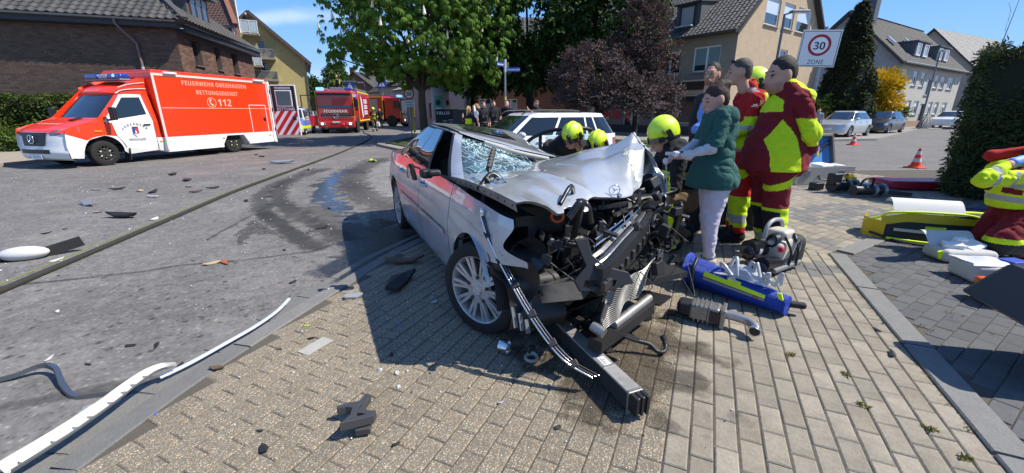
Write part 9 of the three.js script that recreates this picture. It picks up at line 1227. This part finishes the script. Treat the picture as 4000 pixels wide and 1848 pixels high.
const frags=[[-4.79,-4.06,0.11,1.5,1,1,'white shell beside the padded headrest'],[-4.35,-3.65,0.03,1,0,1,'round knob near the fire hose'],[-5.79,-5.93,0.3,1.5,0,1,'long trim panel alone in the road'],[-6.6,-7.43,0.13,1.6,1,1,'flat shard beyond the long trim panel'],[-5.22,-5.79,0.1,1.4,1,1,'small plate beside the hose'],[-8.32,-8.14,0.13,1.6,7,1,'bent plate far out on the road'],[-7.98,-8.2,0.16,1.6,0,1,'clip beside a bent plate'],[-7.35,-8.01,0.15,1,8,1,'clump of torn felt'],[-7.0,-7.89,0.18,1.8,0,1,'hooked rod beside torn felt'],[-6.17,-7.89,0.14,1.5,4,1,'curled shard with orange edge'],[-6.73,-8.47,0.1,1.2,2,1,'stub near the curled shard'],[-6.13,-8.33,0.15,1.6,0,1,'lever lying toward the hose'],[-7.42,-9.31,0.26,1.4,4,1,'padded cover in the road'],[-8.45,-10.2,0.26,1.3,0,1,'broken housing behind the padded cover'],[-6.02,-5.07,0.08,1.4,0,1,'small block before the long trim panel'],[-6.0,-5.28,0.05,1.2,0,1,'tiny cap next to a small block'],[-7.15,-6.75,0.2,2.6,7,1,'thin rod lying crosswise'],[-6.47,-6.21,0.1,1.8,8,1,'twig-like piece on open asphalt'],[-3.1,-3.98,0.08,2.2,8,1,'splinter beside an orange one'],[-2.98,-3.99,0.09,2,3,1,'splinter on the road crack'],[-2.58,-5.31,0.1,1.8,0,1,'strip on the tyre marks'],[-2.97,-6.5,0.08,1.5,0,1,'piece on the outer tyre mark'],[-2.59,-4.41,0.05,1.2,0,1,'plug on the road crack'],[-2.02,-3.49,0.06,1.3,0,1,'flake near the gutter'],[-4.68,-7.08,0.1,1.6,0,1,'scrap by the dark smear'],[-9.3,-15.1,0.18,1,0,1,'lump nearest the ambulance rear wheel'],[-8.67,-14.4,0.2,1.1,0,1,'bracket behind the ambulance'],[-6.75,-11.2,0.15,1.2,0,1,'lump before the hose bend'],[-7.0,-12.5,0.35,2.2,7,1,'bent wire frame'],[-4.4,-13.0,0.32,1.4,5,1,'torn leafy rag on the kerbside'],[-5.5,-11.1,0.12,1,0,1,'chip lying on the hose side'],[-2.56,-2.42,0.05,1.3,0,1,'curl above the bent strip'],[-2.39,-2.42,0.05,1.6,0,1,'sliver above the chrome strip'],[-2.64,-2.21,0.03,1.6,0,1,'bit near the dark tar band'],[-2.95,-2.27,0.04,2,1,1,'red-tipped sliver'],[-2.06,-2.2,0.05,1.2,0,1,'flake in the gutter weeds'],
[-1.21,-1.61,0.03,1.2,0,0,'grommet on washed paving'],[-1.13,-1.5,0.06,1.3,0,0,'rectangle near the grommet'],[-0.53,-1.53,0.04,1,0,0,'three-pointed chip'],[-0.76,-2.25,0.045,1,0,0,'cupped chip in the car shadow edge'],[-1.76,-2.11,0.07,1.1,2,0,'curled leaf on the kerb'],[-1.5,-2.32,0.035,1,2,0,'lump near the pale stone'],[-1.36,-2.45,0.04,1.2,0,0,'spike near the pale stone'],[-1.47,-2.62,0.035,1.4,5,0,'scrap by the kerb'],[-1.81,-1.73,0.02,1.3,6,0,'chip beside the sill trim'],[-0.81,-2.63,0.025,1.5,6,0,'chip in the car shadow'],[-0.06,-1.81,0.03,1.2,7,0,'folded chip before the cooler'],[0.22,-1.63,0.035,1,0,0,'twisted bit before the cooler'],[2.4,-2.26,0.055,1.6,0,0,'shard on the plain pavers'],[2.56,-2.56,0.04,1.8,0,0,'sliver against the drive edging'],[-0.62,-3.0,0.06,1.2,1,0,'mirror glass beside the front wheel'],[-1.0,-3.35,0.3,1.5,0,0,'torn liner in the car shadow'],[-1.1,-3.9,0.26,1.3,2,0,'mangled panel beside the sill'],[-1.3,-3.1,0.14,1.4,7,0,'torn corner in the shade']];
for(const[x,z,s,l,c,r,what]of frags){const m=mesh('fragment',shard(s*0.62,l),fragM[c]);m.position.set(x,r?YR + 0.006:0.001,z);m.rotation.y=rnd(0,6.28);tag(m,`${cn[c]} ${what}`.split(' ').slice(0,14).join(' '),'fragment',null);m.userData.group='crash fragments on the ground';}
{
const list=[],add=(n,x0,x1,z0,z1,y)=>{for(let k=0;k<n;k++){const t=rnd();list.push({p:V(rnd(x0,x1),y,mix(z0,z1,t)),q:new THREE.Quaternion().setFromEuler(new THREE.Euler(rnd(0,3),rnd(0,3),rnd(0,3))),s:rnd(0.5,1.6)*(rnd()<0.1?2:1),c:rnd()<0.3?0.15:rnd(0.6,1)});}};add(900,-10,-2.2,-15,-2.5,YR + 0.009);add(200,-12,-6,-11,-8,YR + 0.009);add(160,-1.6,1.2,-3.4,-1.5,0.003);
const o=instanced('crumbs',new THREE.OctahedronGeometry(0.006),M([0.6,0.6,0.58],0.4),list,scene);tag(o,'crumbs of glass and grit scattered over road and paving','crumbs',null,'stuff');}
{
reseed(777);const list=[];const put=(x,z,n,s,y=0)=>{for(let k=0;k<n;k++){const a=rnd(0,6.28);list.push({p:V(x + rnd(-0.02,0.02),y,z + rnd(-0.02,0.02)),q:facing(V(Math.cos(a),rnd(0.3,1.5),Math.sin(a)).normalize(),rnd(-1,1)),s:s*rnd(0.6,1.3),c:rnd(0.7,1.2),r:rnd(0.8,1.6)});}};
for(const[x,z]of[[2.02,-1.62],[1.83,-1.79],[1.95,-2.05],[1.75,-2.25],[2.0,-1.45],[2.45,-1.3]])put(x,z,16,0.9);for(let k=0;k<70;k++){const t=rnd(0,2.9);put(drvC[0]- tv[0]*t - nv[0]*0.01,drvC[1]- tv[1]*t - nv[1]*0.01,4,0.45);}for(let k=0;k<60;k++)put(rnd(2.8,4.4),rnd(-4,-1.4),3,0.55);for(let k=0;k<30;k++){const p=kerbPts[18 +(rnd()*60|0)];put(p[0]- 0.012,p[1],4,0.6,YR + 0.01);}
const o=instanced('weeds',clusterLeaf(4,0.035,0.008,0.01),leafMat([0.16,0.19,0.035],0.3),list,scene);tag(o,'small weeds growing in the paving joints','weeds',null,'stuff');}
tag(mesh('pale_stone',B(0.2,0.004,0.099,-1.284,0.0025,-2.357,0,65*D2R),M([0.5,0.48,0.43],0.9,0,{tex:[texSpeck,0.3]})),'single pale paving stone among the washed ones','paving stone');
renderer.render(scene,camera);
